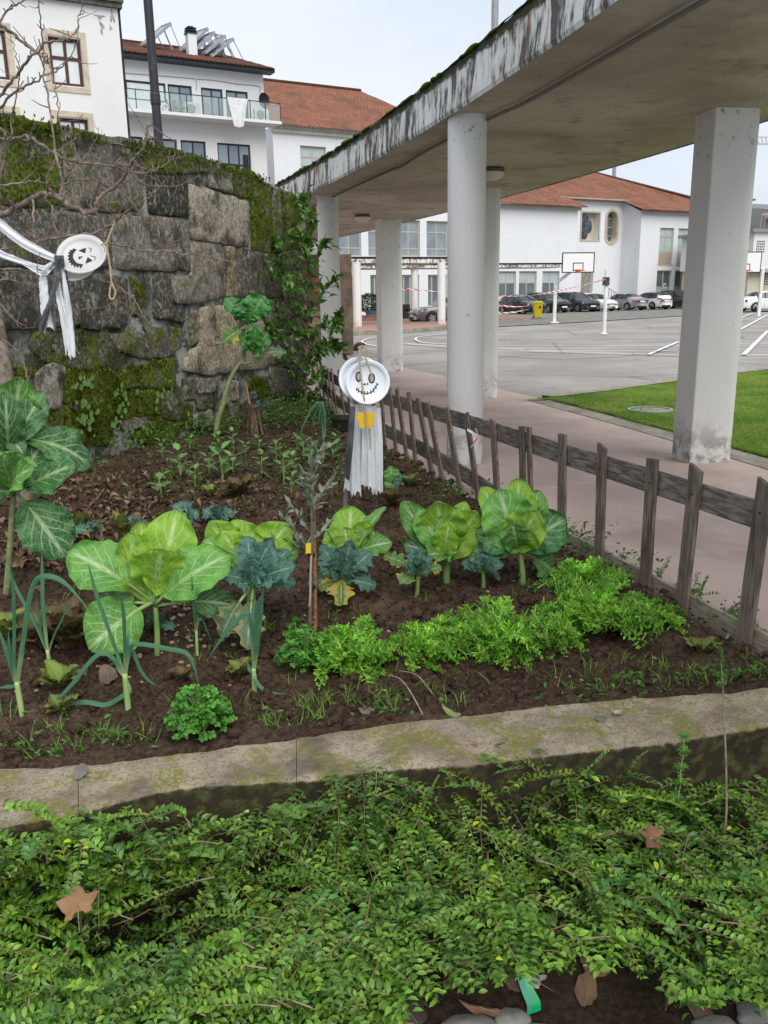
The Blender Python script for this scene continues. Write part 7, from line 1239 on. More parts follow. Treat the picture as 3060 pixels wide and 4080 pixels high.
V, F, UV = leafcloud(np.array(LP), np.array(LD), np.c_[rs.uniform(.035, .065, len(LP)), rs.uniform(.03, .045, len(LP)), rs.uniform(.03, .05, len(LP))], 2); mk('foliage', (V, F), OLV, ol, smooth=True)
for q in (.3, .5, .72): c_ = b+(tpn-b)*q; mk('tie', lathe([(.015, -.01), (.017, 0), (.015, .01)], c_-np.array([.008, .01, 0]), (0, 0, 1), 10), BLACKM, cn)
tg = thing('plant_label', 'small yellow plant tag hanging on the olive sapling', 'tag', aty(1228, 2190, Yo-.05)); q = aty(1228, 2185, Yo-.05); mk('card', prism([q+np.array([-.012, 0, -.025]), q+np.array([.012, 0, -.022]), q+np.array([.013, 0, .025]), q+np.array([-.01, 0, .022])], (0, .002, 0)), plain('yellow_card', (.7, .5, .02)), tg); mk('string', tube([q+np.array([0, 0, .024]), q+np.array([.012, .01, .05])], .001, 4), TWINE, tg)
dr = [aty(*q, Yo-.05) for q in ((1240, 2215), (1237, 2300), (1236, 2380), (1232, 2415))]; dl = thing('dry_leaf_strip', 'long dry leaf strip hanging beside the cane', 'dry leaf', dr[0]); mk('strip', ribbon(smoothpath(dr, 5), (1, .2, 0), .008), plain('dry_straw', (.38, .33, .24)), dl)
# ================================================================== bundle of sticks and grey rod
b = onsoil(1020, 1718); Yb = b[1]; bd = thing('stick_bundle', 'bundle of brown sticks tied with blue string standing like a small tepee', 'sticks', b); SK = plain('brown_stick', (.10, .05, .035), (.17, .10, .07), 18, .8); rs = np.random.RandomState(3)
for k, (tx, ty, bx_, by_) in enumerate(((995, 1565, 968, 1712), (1002, 1560, 985, 1718), (1010, 1556, 998, 1722), (1015, 1560, 1010, 1725), (1008, 1562, 1028, 1730), (1016, 1560, 1048, 1735), (1018, 1566, 1040, 1722), (1000, 1570, 1005, 1728), (1012, 1558, 1018, 1726))): mk('stick', tube(smoothpath([onsoil(bx_, by_)-np.array([0, 0, .02]), aty((tx+bx_)/2-2+rs.rand()*4, (ty+by_)/2, Yb), aty(tx, ty, Yb+rs.uniform(-.05, .05))], 4), [.016, .013, .012], 7), SK, bd, smooth=True)
mk('split_stick', tube([aty(995, 1610, Yb-.05), aty(982, 1540, Yb-.05), aty(976, 1515, Yb-.05)], [.013, .012, .004], 6), plain('pale_split_wood', (.42, .28, .15)), bd)
BS = plain('blue_string', (.08, .2, .33), rough=.7)
for yk, x0, x1 in ((1562, 994, 1024), (1580, 996, 1024), (1612, 998, 1030), (1618, 996, 1030), (1598, 1020, 1034)): mk('string', tube(smoothpath([aty(x0, yk, Yb-.06), aty((x0+x1)/2, yk+5, Yb-.09), aty(x1, yk-4, Yb-.06)], 5), .005, 5), BS, bd)
b = onsoil(252, 1790); rd = thing('metal_rod', 'grey metal rod with a chalky tap head leaning against the mossy wall', 'rod', b); tpn = aty(172, 1495, b[1]-.1); mk('rod', tube([b-np.array([0, 0, .05]), tpn], .021, 10), plain('grey_rod', (.085, .08, .08), (.14, .13, .13), 9, .5), rd, smooth=True); mk('head', join([tube([tpn+np.array([-.07, 0, .02]), tpn+np.array([.11, -.02, .0])], .03, 8), tube([tpn+np.array([.11, -.02, .0]), tpn+np.array([.13, -.02, -.09])], .024, 8), box(tpn+np.array([0, 0, .02]), (.06, .06, .07), .3)]), plain('chalky_metal', (.3, .29, .26), (.16, .15, .13), 20, .8), rd)
# ================================================================== clods, pebbles, weeds, litter
rs = np.random.RandomState(31)
def inbed(x, y): return (x < fx(y)-.03) & (x > np.where(y < 7, -3.6, wx(y)+.02)) & (y > np.interp(x, KC[:, 0], KC[:, 1])+.16)
def bedpts(n, pw=1.6):
    x, y = rs.uniform(-3.4, 1.7, n*4), 2.3+11*rs.rand(n*4)**pw; k = inbed(x, y); x, y = x[k][:n], y[k][:n]; return np.c_[x, y, soilz(x, y)]
V0, F0 = ico(1); V0 = V0*(1+np.random.RandomState(1).normal(0, .16, (len(V0), 1)))
P = bedpts(26000); n = len(P); sz = np.clip(np.exp(rs.normal(-4.9, .6, n)), .003, .036)*(.75+.09*P[:, 1]); sc_ = np.c_[sz*rs.uniform(.7, 1.4, n), sz*rs.uniform(.7, 1.4, n), sz*rs.uniform(.5, .9, n)]; P[:, 2] += sz*.15
Vm, Fm = scatter((V0, F0), P, rots(rs.rand(n)*6.3, rs.normal(0, .6, n)), sc_); tag(mk('soil_clods', (Vm, Fm), SOIL, smooth=True), 'loose brown soil clods scattered over the vegetable bed', 'soil', kind='stuff')
PEB = plain('tan_pebble', (.30, .23, .14), (.2, .15, .1), 4, .8); Q = np.array([onsoil(rs.normal(730, 95), rs.normal(2520, 60)) for _ in range(70)]+[onsoil(rs.uniform(50, 2900), rs.uniform(2350, 2850)) for _ in range(80)]+[onsoil(rs.normal(330, 120), rs.normal(2640, 70)) for _ in range(30)]); Q = Q[inbed(Q[:, 0], Q[:, 1])]; n = len(Q); V1, F1 = ico(2); sz = rs.uniform(.005, .0115, n)
Vm, Fm = scatter((V1, F1), Q+np.array([0, 0, .004]), rots(rs.rand(n)*6), np.c_[sz*1.3, sz, sz*.75]); tag(mk('pebbles', (Vm, Fm), PEB, smooth=True), 'small tan pebbles lying on the dark soil', 'pebbles', kind='stuff')
# grass-like weeds
def blademesh(): s = np.linspace(0, 1, 4); V = [(x, sg*.5*(1-s_)**.7, z) for s_, x, z in zip(s, s**1.8*.55, s*(1-.25*s)) for sg in (-1, 1)]; return np.array(V), np.array([[2*i, 2*i+1, 2*i+3, 2*i+2] for i in range(3)])
BLD = blademesh()
def tufts(C, per, hgt, wid, seed, spread=.02):
    rs = np.random.RandomState(seed); n = len(C)*per; P = np.repeat(np.array(C), per, 0)+np.c_[rs.normal(0, spread, (n, 2)), np.zeros(n)]; h = hgt*rs.uniform(.4, 1.2, n); return scatter(BLD, P, rots(rs.rand(n)*6.3, rs.normal(0, .35, n)), np.c_[h*rs.uniform(.6, 1.6, n), np.full(n, wid), h])
m = Mat('weed_green', .6, .25); c = m.mix(m.noise(14, 3, co=m.geo()).step(.35, .65), (.10, .21, .025), (.22, .33, .07)); WEED = m.done(c, trans=.3)
C_ = []
for _ in range(95): x = rs.choice([120, 330, 560, 1080, 1250, 1480, 1800, 2330, 2560, 2800, 2990])+rs.normal(0, 75); C_.append((x, np.interp(x, [0, 700, 1500, 2300, 3060], [3050, 2990, 2870, 2780, 2720])-abs(rs.normal(0, 75))))
for _ in range(60): x = rs.uniform(1500, 3000); C_.append((x-rs.uniform(0, 60), np.interp(x, [1500, 1740, 1850, 2000, 2260, 2590, 2980], [1760, 1890, 1950, 2010, 2150, 2270, 2530])-5+rs.normal(0, 10)))
for _ in range(110): C_.append((rs.uniform(0, 2700), rs.uniform(1800, 2750)))
for _ in range(110): C_.append((rs.uniform(250, 1750), rs.uniform(1770, 1960)))
C_ = np.array([onsoil(*q) for q in C_]); C_ = C_[inbed(C_[:, 0], C_[:, 1])]
tag(mk('grass_weeds', tufts(C_, 9, .075, .0042, 1), WEED), 'thin grassy weeds sprouting from the soil and fence foot', 'weeds', kind='stuff')
# small leaved weeds: clumps along the wall foot, the fence and the kerb
L_ = []
def clump(cx_, cy_, sx, sy, n, h): 
    for _ in range(n): p = onsoil(cx_+rs.normal(0, sx), cy_+rs.normal(0, sy)); p[2] += rs.rand()*h; L_.append(p)
for a in ((800, 1720, 60, 14, 420, .22), (930, 1715, 60, 12, 260, .2), (1130, 1690, 70, 22, 900, .3), (1250, 1660, 50, 22, 420, .3), (1330, 1700, 40, 20, 240, .12), (620, 1770, 110, 16, 520, .2), (430, 1800, 80, 16, 320, .2), (330, 1850, 50, 20, 220, .16), (1200, 1880, 120, 30, 160, .08), (750, 1880, 230, 60, 260, .05), (1000, 1960, 250, 60, 160, .04), (1400, 1850, 60, 60, 160, .1), (1000, 1790, 180, 14, 160, .06), (1790, 1950, 70, 30, 120, .08), (2290, 2200, 60, 30, 200, .12), (2480, 2270, 80, 20, 130, .08), (2860, 2480, 60, 30, 60, .08), (2330, 2780, 90, 25, 60, .03), (2550, 2720, 60, 25, 70, .04), (2800, 2700, 80, 20, 70, .05), (2960, 2690, 70, 20, 80, .05), (450, 2960, 80, 25, 60, .03), (150, 3000, 110, 25, 70, .03), (1100, 2900, 70, 18, 40, .02), (1520, 2850, 90, 20, 60, .03), (860, 2560, 200, 60, 50, .02), (1450, 2520, 120, 40, 50, .02), (2150, 2350, 50, 25, 70, .06), (200, 2900, 90, 60, 50, .02)): clump(*a)
L_ = np.array(L_); n = len(L_); D = np.c_[rs.normal(0, 1, (n, 2)), rs.uniform(-.2, .8, n)]; V, F, UV = leafcloud(L_, D, rs.uniform(.022, .055, n)*(.45+.065*L_[:, 1]), 4, LM3, .5)
m = Mat('small_weed_leaf', .55, .3); c = m.mix(1., m.mix(m.noise(9, 3, co=m.geo()).step(.35, .65), (.05, .14, .022), (.095, .21, .035)), m.attr(), 'MULTIPLY'); WL = m.done(c, trans=.28)
tag(mk('leafy_weeds', (V, F), WL, uv=UV, col=np.repeat(rs.uniform(.55, 1.4, n), len(LM3[0])), smooth=True), 'low leafy weeds along the wall foot and between the vegetables', 'weeds', kind='stuff')
# pennywort discs on the mossy wall
DISC = (np.array([(0, 0, -.15)]+[(math.cos(a), math.sin(a), .05*math.sin(3*a)) for a in np.linspace(0, 2*math.pi, 11)[:-1]]), np.array([[0, i, i % 10+1] for i in range(1, 11)]))
Q = [WALL.hit(x+rs.normal(0, 16), y+rs.normal(0, 22), .10) for x, y in ((315, 1515), (320, 1610), (355, 1690), (480, 1560), (500, 1590), (470, 1650), (360, 1640), (675, 1560), (690, 1620), (640, 1600), (350, 1540), (760, 1690), (600, 1720), (520, 1740), (340, 1680), (470, 1720)) for _ in range(6)]; n = len(Q)
R_ = rots(rs.rand(n)*6.3); FC = np.stack([WALL.d, np.array([0, 0, 1.]), WALL.n], 1); Vm, Fm = scatter(DISC, np.array(Q), np.einsum('ij,njk->nik', FC, R_), rs.uniform(.016, .032, n)); tag(mk('wall_pennywort', (Vm, Fm), plain('pennywort', (.12, .25, .06), (.2, .33, .1), 9, .5, trans=.25)), 'round pale green pennywort leaves dotted on the mossy wall', 'weeds', kind='stuff')
# dead leaves on the bed
m = Mat('dead_leaf', .8, .25); c = m.mix(1., m.mix(m.noise(14, 4, co=m.geo()).step(.35, .65), (.085, .055, .042), (.18, .125, .095)), m.attr(), 'MULTIPLY'); DEAD = m.done(c, trans=.1)
Q = [onsoil(rs.normal(430, 230), rs.normal(2030, 85)) for _ in range(400)]+[onsoil(rs.normal(180, 150), rs.normal(2180, 70)) for _ in range(160)]+[onsoil(rs.uniform(500, 1400), rs.uniform(1880, 2120)) for _ in range(90)]; Q = np.array(Q); Q = Q[inbed(Q[:, 0], Q[:, 1])]; n = len(Q); Q[:, 2] += rs.uniform(.005, .035, n)
D = np.c_[rs.normal(0, 1, (n, 2)), rs.normal(0, .3, n)]; LMd = leafmesh(4, .5, .18, 'oval'); V, F, UV = leafcloud(Q, D, np.c_[rs.uniform(.04, .085, n), rs.uniform(.07, .14, n), rs.uniform(.04, .1, n)], 6, LMd, .35); tn = rs.uniform(.6, 1.7, n)[:, None]*np.c_[np.ones(n), rs.uniform(.85, 1., n), rs.uniform(.65, .9, n)]
tag(mk('leaf_litter', (V, F), DEAD, uv=UV, col=np.repeat(tn, len(LMd[0]), 0), smooth=True), 'brown dead leaves covering the soil behind the cabbages', 'leaves', kind='stuff')
# ================================================================== lawn grass
from bisect import bisect
def inpoly(x, y, P):
    c = np.zeros(len(x), bool); n = len(P)
    for i in range(n):
        (x1, y1), (x2, y2) = P[i], P[(i+1) % n]; k = ((y1 > y) != (y2 > y)); t = (x2-x1)*(y-y1)/((y2-y1) if y2 != y1 else 1e-9)+x1; c ^= k & (x < t)
    return c
q = np.array([onz(x, y, .03) for x, y in zip(rs.uniform(1990, 3150, 42000), rs.uniform(1470, 1950, 42000))]); q = q[inpoly(q[:, 0], q[:, 1], LAWN)]; _y = rs.uniform(7, 12.7, 3500); q = np.vstack([q, np.c_[XR(_y)+.05+.045*fbm(_y*6, _y*0, 3)+rs.normal(0, .018, 3500), _y, np.full(3500, .022)]]); n = len(q); h = rs.uniform(.02, .055, n)*(.8+.5*(vnoise(q[:, 0]*2, q[:, 1]*2)))
m = Mat('lawn_blade', .6, .25); c = m.mix(m.noise(1.1, 6, .65, co=m.geo()).step(.35, .65), (.10, .21, .02), (.2, .31, .04)); LB = m.done(m.mix(m.noise(2.2, 5, co=m.geo()).step(.54, .7)*.7, c, (.22, .18, .08)), trans=.3)
tag(mk('lawn_grass', scatter(BLD, q, rots(rs.rand(n)*6.3, rs.normal(0, .5, n)), np.c_[h, .0032*q[:, 1]/5, h]), LB), 'short green grass of the lawn beside the large pillar', 'grass', kind='stuff')
# ================================================================== evergreen ground cover in the foreground
m = Mat('boxleaf_leaf', .32, .45); u, v, _ = m.uv(); c = m.mix(m.noise(16, 3, co=m.geo()).step(.35, .65), (.085, .225, .032), (.15, .32, .048)); c = m.mix(1., c, m.attr(), 'MULTIPLY'); c = m.mix((v*2-1).abs().step(.14, .02)*.5, c, (.15, .26, .07)); BOX = m.done(c, trans=.25)
LP, LD, LS, LC, ST = [], [], [], [], []
def sprig(p0, d, L, droop, ls, tint, r=.0016, bare=0., upw=.35):
    n = max(5, int(L/.0165)); s = np.linspace(0, 1, n); az = nrmz(np.array([d[0], d[1], 0])+1e-6); P = p0+d*L*s[:, None]+np.array([0, 0, -1.])*(droop*L*s**2)[:, None]; ph = rs.rand()*6; sd = np.cross(az, (0, 0, 1)); P += sd*(.035*L*np.sin(s*5+ph))[:, None]
    ST.append(tube(P[::3] if n > 8 else P, [r, r*.5], 4, False)); T = np.gradient(P, axis=0); T /= np.linalg.norm(T, axis=1)[:, None]
    for i in range(n):
        if s[i] < bare: continue
        N_ = np.cross(T[i], sd); a = 1-.45*max(0, s[i]-.75)/.25
        for sg in (-1, 1):
            if rs.rand() < .06: continue
            dd = sd*sg*rs.uniform(.65, 1.)+T[i]*rs.uniform(.35, .7)+np.array([0, 0, upw*rs.uniform(.2, 1.3)]); LP.append(P[i]); LD.append(dd); LS.append(ls*a*rs.uniform(.8, 1.15)); LC.append(tint*rs.uniform(.78, 1.2)*(1+.35*max(0, s[i]-.7)/.3))
TOPX, TOPY = [-400, 0, 300, 520, 700, 900, 1100, 1400, 1700, 2000, 2300, 2500, 2700, 3060, 3500], [3330, 3290, 3260, 3225, 3270, 3200, 3180, 3100, 3020, 2990, 2960, 2990, 3080, 3100, 3080]
k = 0
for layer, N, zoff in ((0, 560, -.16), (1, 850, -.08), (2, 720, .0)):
    for _ in range(N):
        x = rs.uniform(-350, 3400); y0 = np.interp(x, TOPX, TOPY); y = y0+(4180-y0)*rs.rand()**.92
        if x > 1450 and y > np.interp(x, [1450, 1800, 2400, 3060], [4080, 3930, 3960, 4060])+rs.normal(0, 55): continue
        if layer and vnoise(np.array([x/260.+layer*9]), np.array([y/170.]))[0] < -.09+.04*layer: continue
        gp = onz(x, y, -.02+zoff); kq = np.interp(gp[0], KC[:, 0], KC[:, 1])-.16
        if gp[1] > kq: gp = aty(x, y, kq-rs.rand()*.1)
        gp[2] = max(gp[2], bankz(gp[0], gp[1])+.02)
        flow = np.interp(x, [0, 900, 1700, 3000], [150, 215, 285, 318]); az = math.radians(flow+rs.normal(0, 75)); el = rs.normal(.25, .28); d = np.array([math.cos(az)*math.cos(el), math.sin(az)*math.cos(el), math.sin(el)]); L = rs.uniform(.10, .26) if layer < 2 else rs.uniform(.16, .38); p0 = gp-d*L*.55-np.array([0, 0, .01]); 
        kl = np.interp(p0[0], KC[:, 0], KC[:, 1])-.14
        if p0[1] > kl: p0[1] = kl
        e = p0+d*L
        if e[1] > kl and e[2] < .17: d[1] = min(d[1], (kl-p0[1])/L+.0); 
        g = np.array([1., 1., 1.])
        r_ = rs.rand(); g = np.array([1.5, 1.3, .8]) if r_ < .12 else np.array([.7, .85, 1.0]) if r_ < .4 else g
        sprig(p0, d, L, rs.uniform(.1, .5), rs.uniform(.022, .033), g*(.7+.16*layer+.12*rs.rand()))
# long arching shoots, some over the kerb
m_ = [((2000, 3120), (1880, 2960), (1740, 2960)), ((1500, 3330), (1700, 3130), (1860, 2985)), ((1900, 3200), (2200, 3150), (2480, 3030)), ((2500, 3130), (2620, 3020), (2700, 2950))]
for i in range(170):
    x = rs.uniform(-100, 3250); y = rs.uniform(3120, 3950); gp = onz(x, y, .02)
    kq = np.interp(gp[0], KC[:, 0], KC[:, 1])-.17
    if gp[1] > kq: gp = aty(x, y, kq-.05)
    az = math.radians(np.interp(x, [0, 1200, 2000, 3000], [40, 250, 300, 320])+rs.normal(0, 35)); el = rs.uniform(.1, .45); d = np.array([math.cos(az)*math.cos(el), math.sin(az)*math.cos(el), math.sin(el)]); d[1] = min(d[1], .1); L = rs.uniform(.3, .5); sprig(gp-d*L*.5, d, L, rs.uniform(.35, .7), rs.uniform(.021, .03), np.array([1.2, 1.15, .9])*rs.uniform(.9, 1.25), .0024, .12)
for px in (((1860, 3330), (1900, 3120), (1960, 2990), (2010, 2960)), ((1780, 3260), (1900, 3140), (1980, 3080), (2080, 3060)), ((2060, 3330), (2230, 3160), (2330, 3080), (2420, 3000)), ((1240, 3380), (1360, 3270), (1470, 3190), (1560, 3150)), ((300, 3420), (420, 3310), (480, 3250), (505, 3220)), ((60, 3470), (180, 3380), (270, 3330), (330, 3310)), ((2420, 3250), (2480, 3130), (2520, 3040), (2590, 2990)), ((700, 3420), (800, 3330), (900, 3280), (980, 3240)), ((2640, 3220), (2700, 3130), (2720, 3020), (2725, 2940)), ((1500, 3340), (1640, 3250), (1700, 3180), (1745, 3100))):
    Q = [onz(*q, z) for q, z in zip(px, (-.1, .0, .12, .2))]; kq = [np.interp(a[0], KC[:, 0], KC[:, 1])-.15 for a in Q]
    P = smoothpath(Q, 8)
    for i in range(0, len(P)-4, 4): d = P[i+4]-P[i]; L = np.linalg.norm(d); sprig(P[i], d/L, L*1.05, 0, rs.uniform(.016, .022), np.array([1.0, 1.1, .9])*rs.uniform(.9, 1.2), .002)
LP, LD, LS, LC = np.array(LP), np.array(LD), np.array(LS), np.array(LC)
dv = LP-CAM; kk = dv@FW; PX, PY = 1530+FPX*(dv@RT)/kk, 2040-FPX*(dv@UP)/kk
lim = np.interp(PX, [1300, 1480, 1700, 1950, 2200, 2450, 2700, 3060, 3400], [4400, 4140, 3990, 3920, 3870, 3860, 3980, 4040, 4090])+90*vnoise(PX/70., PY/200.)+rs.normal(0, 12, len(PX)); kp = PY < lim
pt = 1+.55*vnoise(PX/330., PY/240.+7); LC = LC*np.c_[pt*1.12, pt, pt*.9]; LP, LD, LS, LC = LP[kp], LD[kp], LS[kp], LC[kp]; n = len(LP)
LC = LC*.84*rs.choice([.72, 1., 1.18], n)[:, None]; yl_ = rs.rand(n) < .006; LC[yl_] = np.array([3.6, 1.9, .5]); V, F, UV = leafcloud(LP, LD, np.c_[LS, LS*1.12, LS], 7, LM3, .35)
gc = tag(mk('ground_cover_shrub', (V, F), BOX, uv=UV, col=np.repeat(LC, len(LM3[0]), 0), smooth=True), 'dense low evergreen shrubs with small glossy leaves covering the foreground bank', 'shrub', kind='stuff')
# bare twigs inside the ground cover
for _ in range(70):
    x, y = rs.uniform(-200, 3300), rs.uniform(3250, 4080); gp = onz(x, y, -.12); az = rs.rand()*6.3; el = rs.normal(.1, .25); d = np.array([math.cos(az)*math.cos(el), math.sin(az)*math.cos(el), math.sin(el)]); d[1] = min(d[1], .3); L = rs.uniform(.1, .35); s = np.linspace(0, 1, 6)
    if gp[1] > np.interp(gp[0], KC[:, 0], KC[:, 1])-.3: continue
    ST.append(tube(gp+d*L*(s-.5)[:, None]+rs.normal(0, .004, (6, 3)), [.0028, .0012], 4, False))
def _vis(vf):
    p = max((proj(v) for v in (vf[0][0], vf[0][-1])), key=lambda q: q[1]); return p[1] < np.interp(p[0], [1300, 1480, 1700, 1950, 2200, 2450, 2700, 3060, 3400], [4400, 4140, 4010, 3950, 3900, 3890, 3990, 4040, 4090])-40
ST = [q for q in ST if _vis(q)]
gs = mk('stems', join(ST), plain('pale_brown_stem', (.28, .2, .12), (.17, .115, .07), 25, .8), gc); tag(gs, kind='stuff')
# dry shoots rising over the kerb and the tall thin weed
DRYS = plain('dry_stem', (.32, .25, .165), (.22, .16, .1), 30, .8)
for k, (px, r, lab) in enumerate(([((1780, 3030), (1740, 2960), (1660, 2800), (1600, 2710), (1545, 2690)), .0035, 'left dry brown shoot arching over the kerb'], [((1850, 2960), (1800, 2880), (1720, 2760), (1660, 2690), (1590, 2672)), .0035, 'right dry brown shoot arching over the kerb'], [((2895, 3250), (2893, 3050), (2885, 2850), (2878, 2700), (2868, 2600)), .0032, 'tall thin weed stem standing up in front of the kerb at the right'])):
    Q = [onz(px[0][0], px[0][1], .0)]+[None]*4; Y0 = Q[0][1]; Q[0] = onz(px[0][0], px[0][1], .02); Y0 = Q[0][1]; Q = [aty(x, y, Y0+(.1*i if k < 2 else .0)) for i, (x, y) in enumerate(px)]; t = thing('dry_shoot', lab, 'shoot', Q[0]); P = smoothpath(Q, 8); P[0] -= np.array([0, .0, .06]); mk('stem', tube(P, [r, r*.6], 6), DRYS, t)
    lp, ld = [], []
    for i in range(8, len(P)):
        if k < 2 and i % 3 == 0: lp.append(P[i]); ld.append(rs.normal(0, 1, 3))
        if k == 2 and i > 20: lp += [P[i]]*3; ld += [np.array([rs.normal(), rs.normal(), rs.normal()+.5]) for _ in range(3)]
    V, F, UV = leafcloud(np.array(lp), np.array(ld), rs.uniform(.006, .012, len(lp)) if k < 2 else rs.uniform(.018, .035, len(lp)), 3, LM3); mk('leaves', (V, F), WL, t, uv=UV, col=np.full(len(V), .9 if k == 2 else .7))
# goosegrass whorls
Q = [aty(2725-i*6+(i % 2)*4, 2940+i*62, onz(2725, 3130, .05)[1]-.03) for i in range(5)]; t = thing('goosegrass', 'pale green goosegrass with leaf whorls in front of the kerb', 'weed', Q[-1]); mk('stem', tube(smoothpath(Q, 5), .0018, 5), STALK, t); lp, ld = [], []
for q in Q:
    for j in range(8): lp.append(q); ld.append(np.array([math.cos(j*.785), math.sin(j*.785)*.8, .35]))
V, F, UV = leafcloud(np.array(lp), np.array(ld), np.c_[np.full(len(lp), .03), np.full(len(lp), .018), np.full(len(lp), .03)], 5, LM3, .1); mk('leaves', (V, F), WL, t, uv=UV, col=np.full(len(V), 1.35))
# ================================================================== cotoneaster sprigs behind the fence
LP, LD, LS, ST = [], [], [], []; SPX = [(2010, 1800, 12), (1930, 1790, 8), (2230, 1900, 8), (2180, 1890, 6), (2560, 2150, 7), (2690, 2150, 9), (2760, 2230, 10), (2880, 2240, 10), (2960, 2300, 9), (2840, 2290, 6), (1990, 1850, 8), (1850, 1800, 6), (3020, 2380, 6)]
for cx_, cy_, k in SPX:
    p, t_ = fence_at(cx_); n_ = np.array([-t_[1], t_[0], 0]); n_ = n_ if n_@(CAM-p) > 0 else -n_
    for _ in range(k):
        p0 = p-n_*rs.uniform(.04, .14)+np.array([0, 0, .02])+t_*rs.normal(0, .14); d = nrmz(-n_*rs.uniform(.1, .8)+t_*rs.normal(0, 1)+np.array([0, 0, rs.uniform(.1, .9)])); L = rs.uniform(.12, .28); s = np.linspace(0, 1, 12); P = p0+d*L*s[:, None]+np.array([0, 0, -1])*(.3*L*s**2)[:, None]; P[:, 2] = np.maximum(P[:, 2], .02); ST.append(tube(P[::2], [.0022, .0012], 4, False)); sd = nrmz(np.cross(d, (0, 0, 1)))
        for i in range(1, 12):
            for sg in (-1, 1): LP.append(P[i]); LD.append(sd*sg+d*.5+np.array([0, 0, .3])); LS.append(rs.uniform(.018, .028))
LP = np.array(LP); n = len(LP); V, F, UV = leafcloud(LP, np.array(LD), np.array(LS), 8, LM3, .4); fc = tag(mk('creeping_sprigs', (V, F), BOX, uv=UV, col=np.repeat(rs.uniform(.5, 1., n), len(LM3[0]))), 'creeping dark green sprigs poking out along the path side of the fence', 'weeds', kind='stuff'); tag(mk('stems', join(ST), TWIGM, fc), kind='stuff')
# ================================================================== fallen leaves and scraps in the foreground
def onbank(x, y):
    z = -.35
    for _ in range(8): p = onz(x, y, z); z = float(bankz(p[:1], p[1:2])[0])
    return onz(x, y, z)
def fallen(px, z, size, outline, c1, c2, label, rot=0., tilt=(0, 0, 1), curl=.12, name='fallen_leaf', cat='leaf'):
    c = onz(*px, z) if px[1] < 3800 else onbank(*px)+np.array([0, 0, .012]); t = thing(name, label, cat, c); nz = nrmz(tilt); a = nrmz(np.cross(nz, (math.sin(rot), math.cos(rot), 0))); b_ = np.cross(nz, a); q = np.array(outline, float)*size; n = len(q); V = [c+nz*.006]; rs_ = np.random.RandomState(int(px[0]))
    for f in (.45, .8, 1.): V += [c+a*x*f+b_*y*f+nz*(curl*size*(f**2)*math.sin(i*2*math.pi/n*2+1)+.04*size*rs_.randn()*f) for i, (x, y) in enumerate(q)]
    F = [[0, 1+i, 1+(i+1) % n] for i in range(n)]+[[1+r*n+i, 1+(r+1)*n+i, 1+(r+1)*n+(i+1) % n, 1+r*n+(i+1) % n] for r in range(2) for i in range(n)]
    ml = plain(name+'_'+str(int(px[0])), c1, c2, 18, .7, .3, .002, 80, trans=.12); mk('blade', (V, F), ml, t, smooth=True); mk('stalk', tube(smoothpath([c+nz*.008, c-a*size*.4+nz*.008, c-a*size*1.15+nz*.01], 4), [size*.02, size*.012], 5), DRYS, t)
def starleaf(n=5, dep=.6):
    P = []
    for i in range(n): a = -2.2+4.4*i/(n-1); P.append((math.cos(a)*(1 if i in (1, 2, 3) else .75), math.sin(a)*(1 if i in (1, 2, 3) else .8))); 
    Q = []
    for i in range(n):
        a = -2.2+4.4*i/(n-1); r = 1. if i == n//2 else .92 if i in (1, 3) else .7
        for da, k in ((-.34, .74), (-.17, .84), (0, 1.), (.17, .84), (.34, .74)): Q.append((math.cos(a+da)*r*k, math.sin(a+da)*r*k))
        if i < n-1: Q.append((math.cos(a+.55)*dep, math.sin(a+.55)*dep))
    Q.append((-.25, .15)); Q.append((-.3, 0)); Q.append((-.25, -.15)); return Q
OVAL = [(math.cos(a)*(1+.06*math.sin(9*a)), math.sin(a)*.62*(1+.06*math.cos(7*a))) for a in np.linspace(0, 2*math.pi, 26)[:-1]]; LONG = [(math.cos(a), math.sin(a)*.22) for a in np.linspace(0, 2*math.pi, 18)[:-1]]
fallen((310, 3610), .035, .066, starleaf(), (.33, .19, .10), (.26, .14, .07), 'pale brown plane leaf lying on the foreground shrubs at the left', 1.2, (.1, -.5, 1)); fallen((2610, 3335), .0, .052, starleaf(5, .6), (.24, .125, .075), (.17, .085, .05), 'brown curled leaf caught in the shrubs at the right', .3, (0, -.6, 1), .2); fallen((2060, 3335), -.05, .034, starleaf(5, .6), (.12, .08, .07), (.08, .05, .045), 'small dark brown leaf caught among the shrubs in the middle', 2.3, (0, -.5, 1), .2)
fallen((2045, 3905), -.33, .05, OVAL, (.15, .075, .05), (.1, .05, .035), 'reddish brown oval leaf beside the green plastic scrap', .7, (.1, -.3, 1), .2); fallen((2370, 3860), -.33, .045, OVAL, (.21, .12, .075), (.15, .085, .05), 'upper brown leaf of the pair at the bottom right', .2, (.1, -.4, 1), .2); fallen((2335, 3955), -.35, .05, OVAL, (.23, .145, .085), (.17, .1, .06), 'lower round brown leaf of the pair at the bottom right', 1.9, (0, -.3, 1), .08)
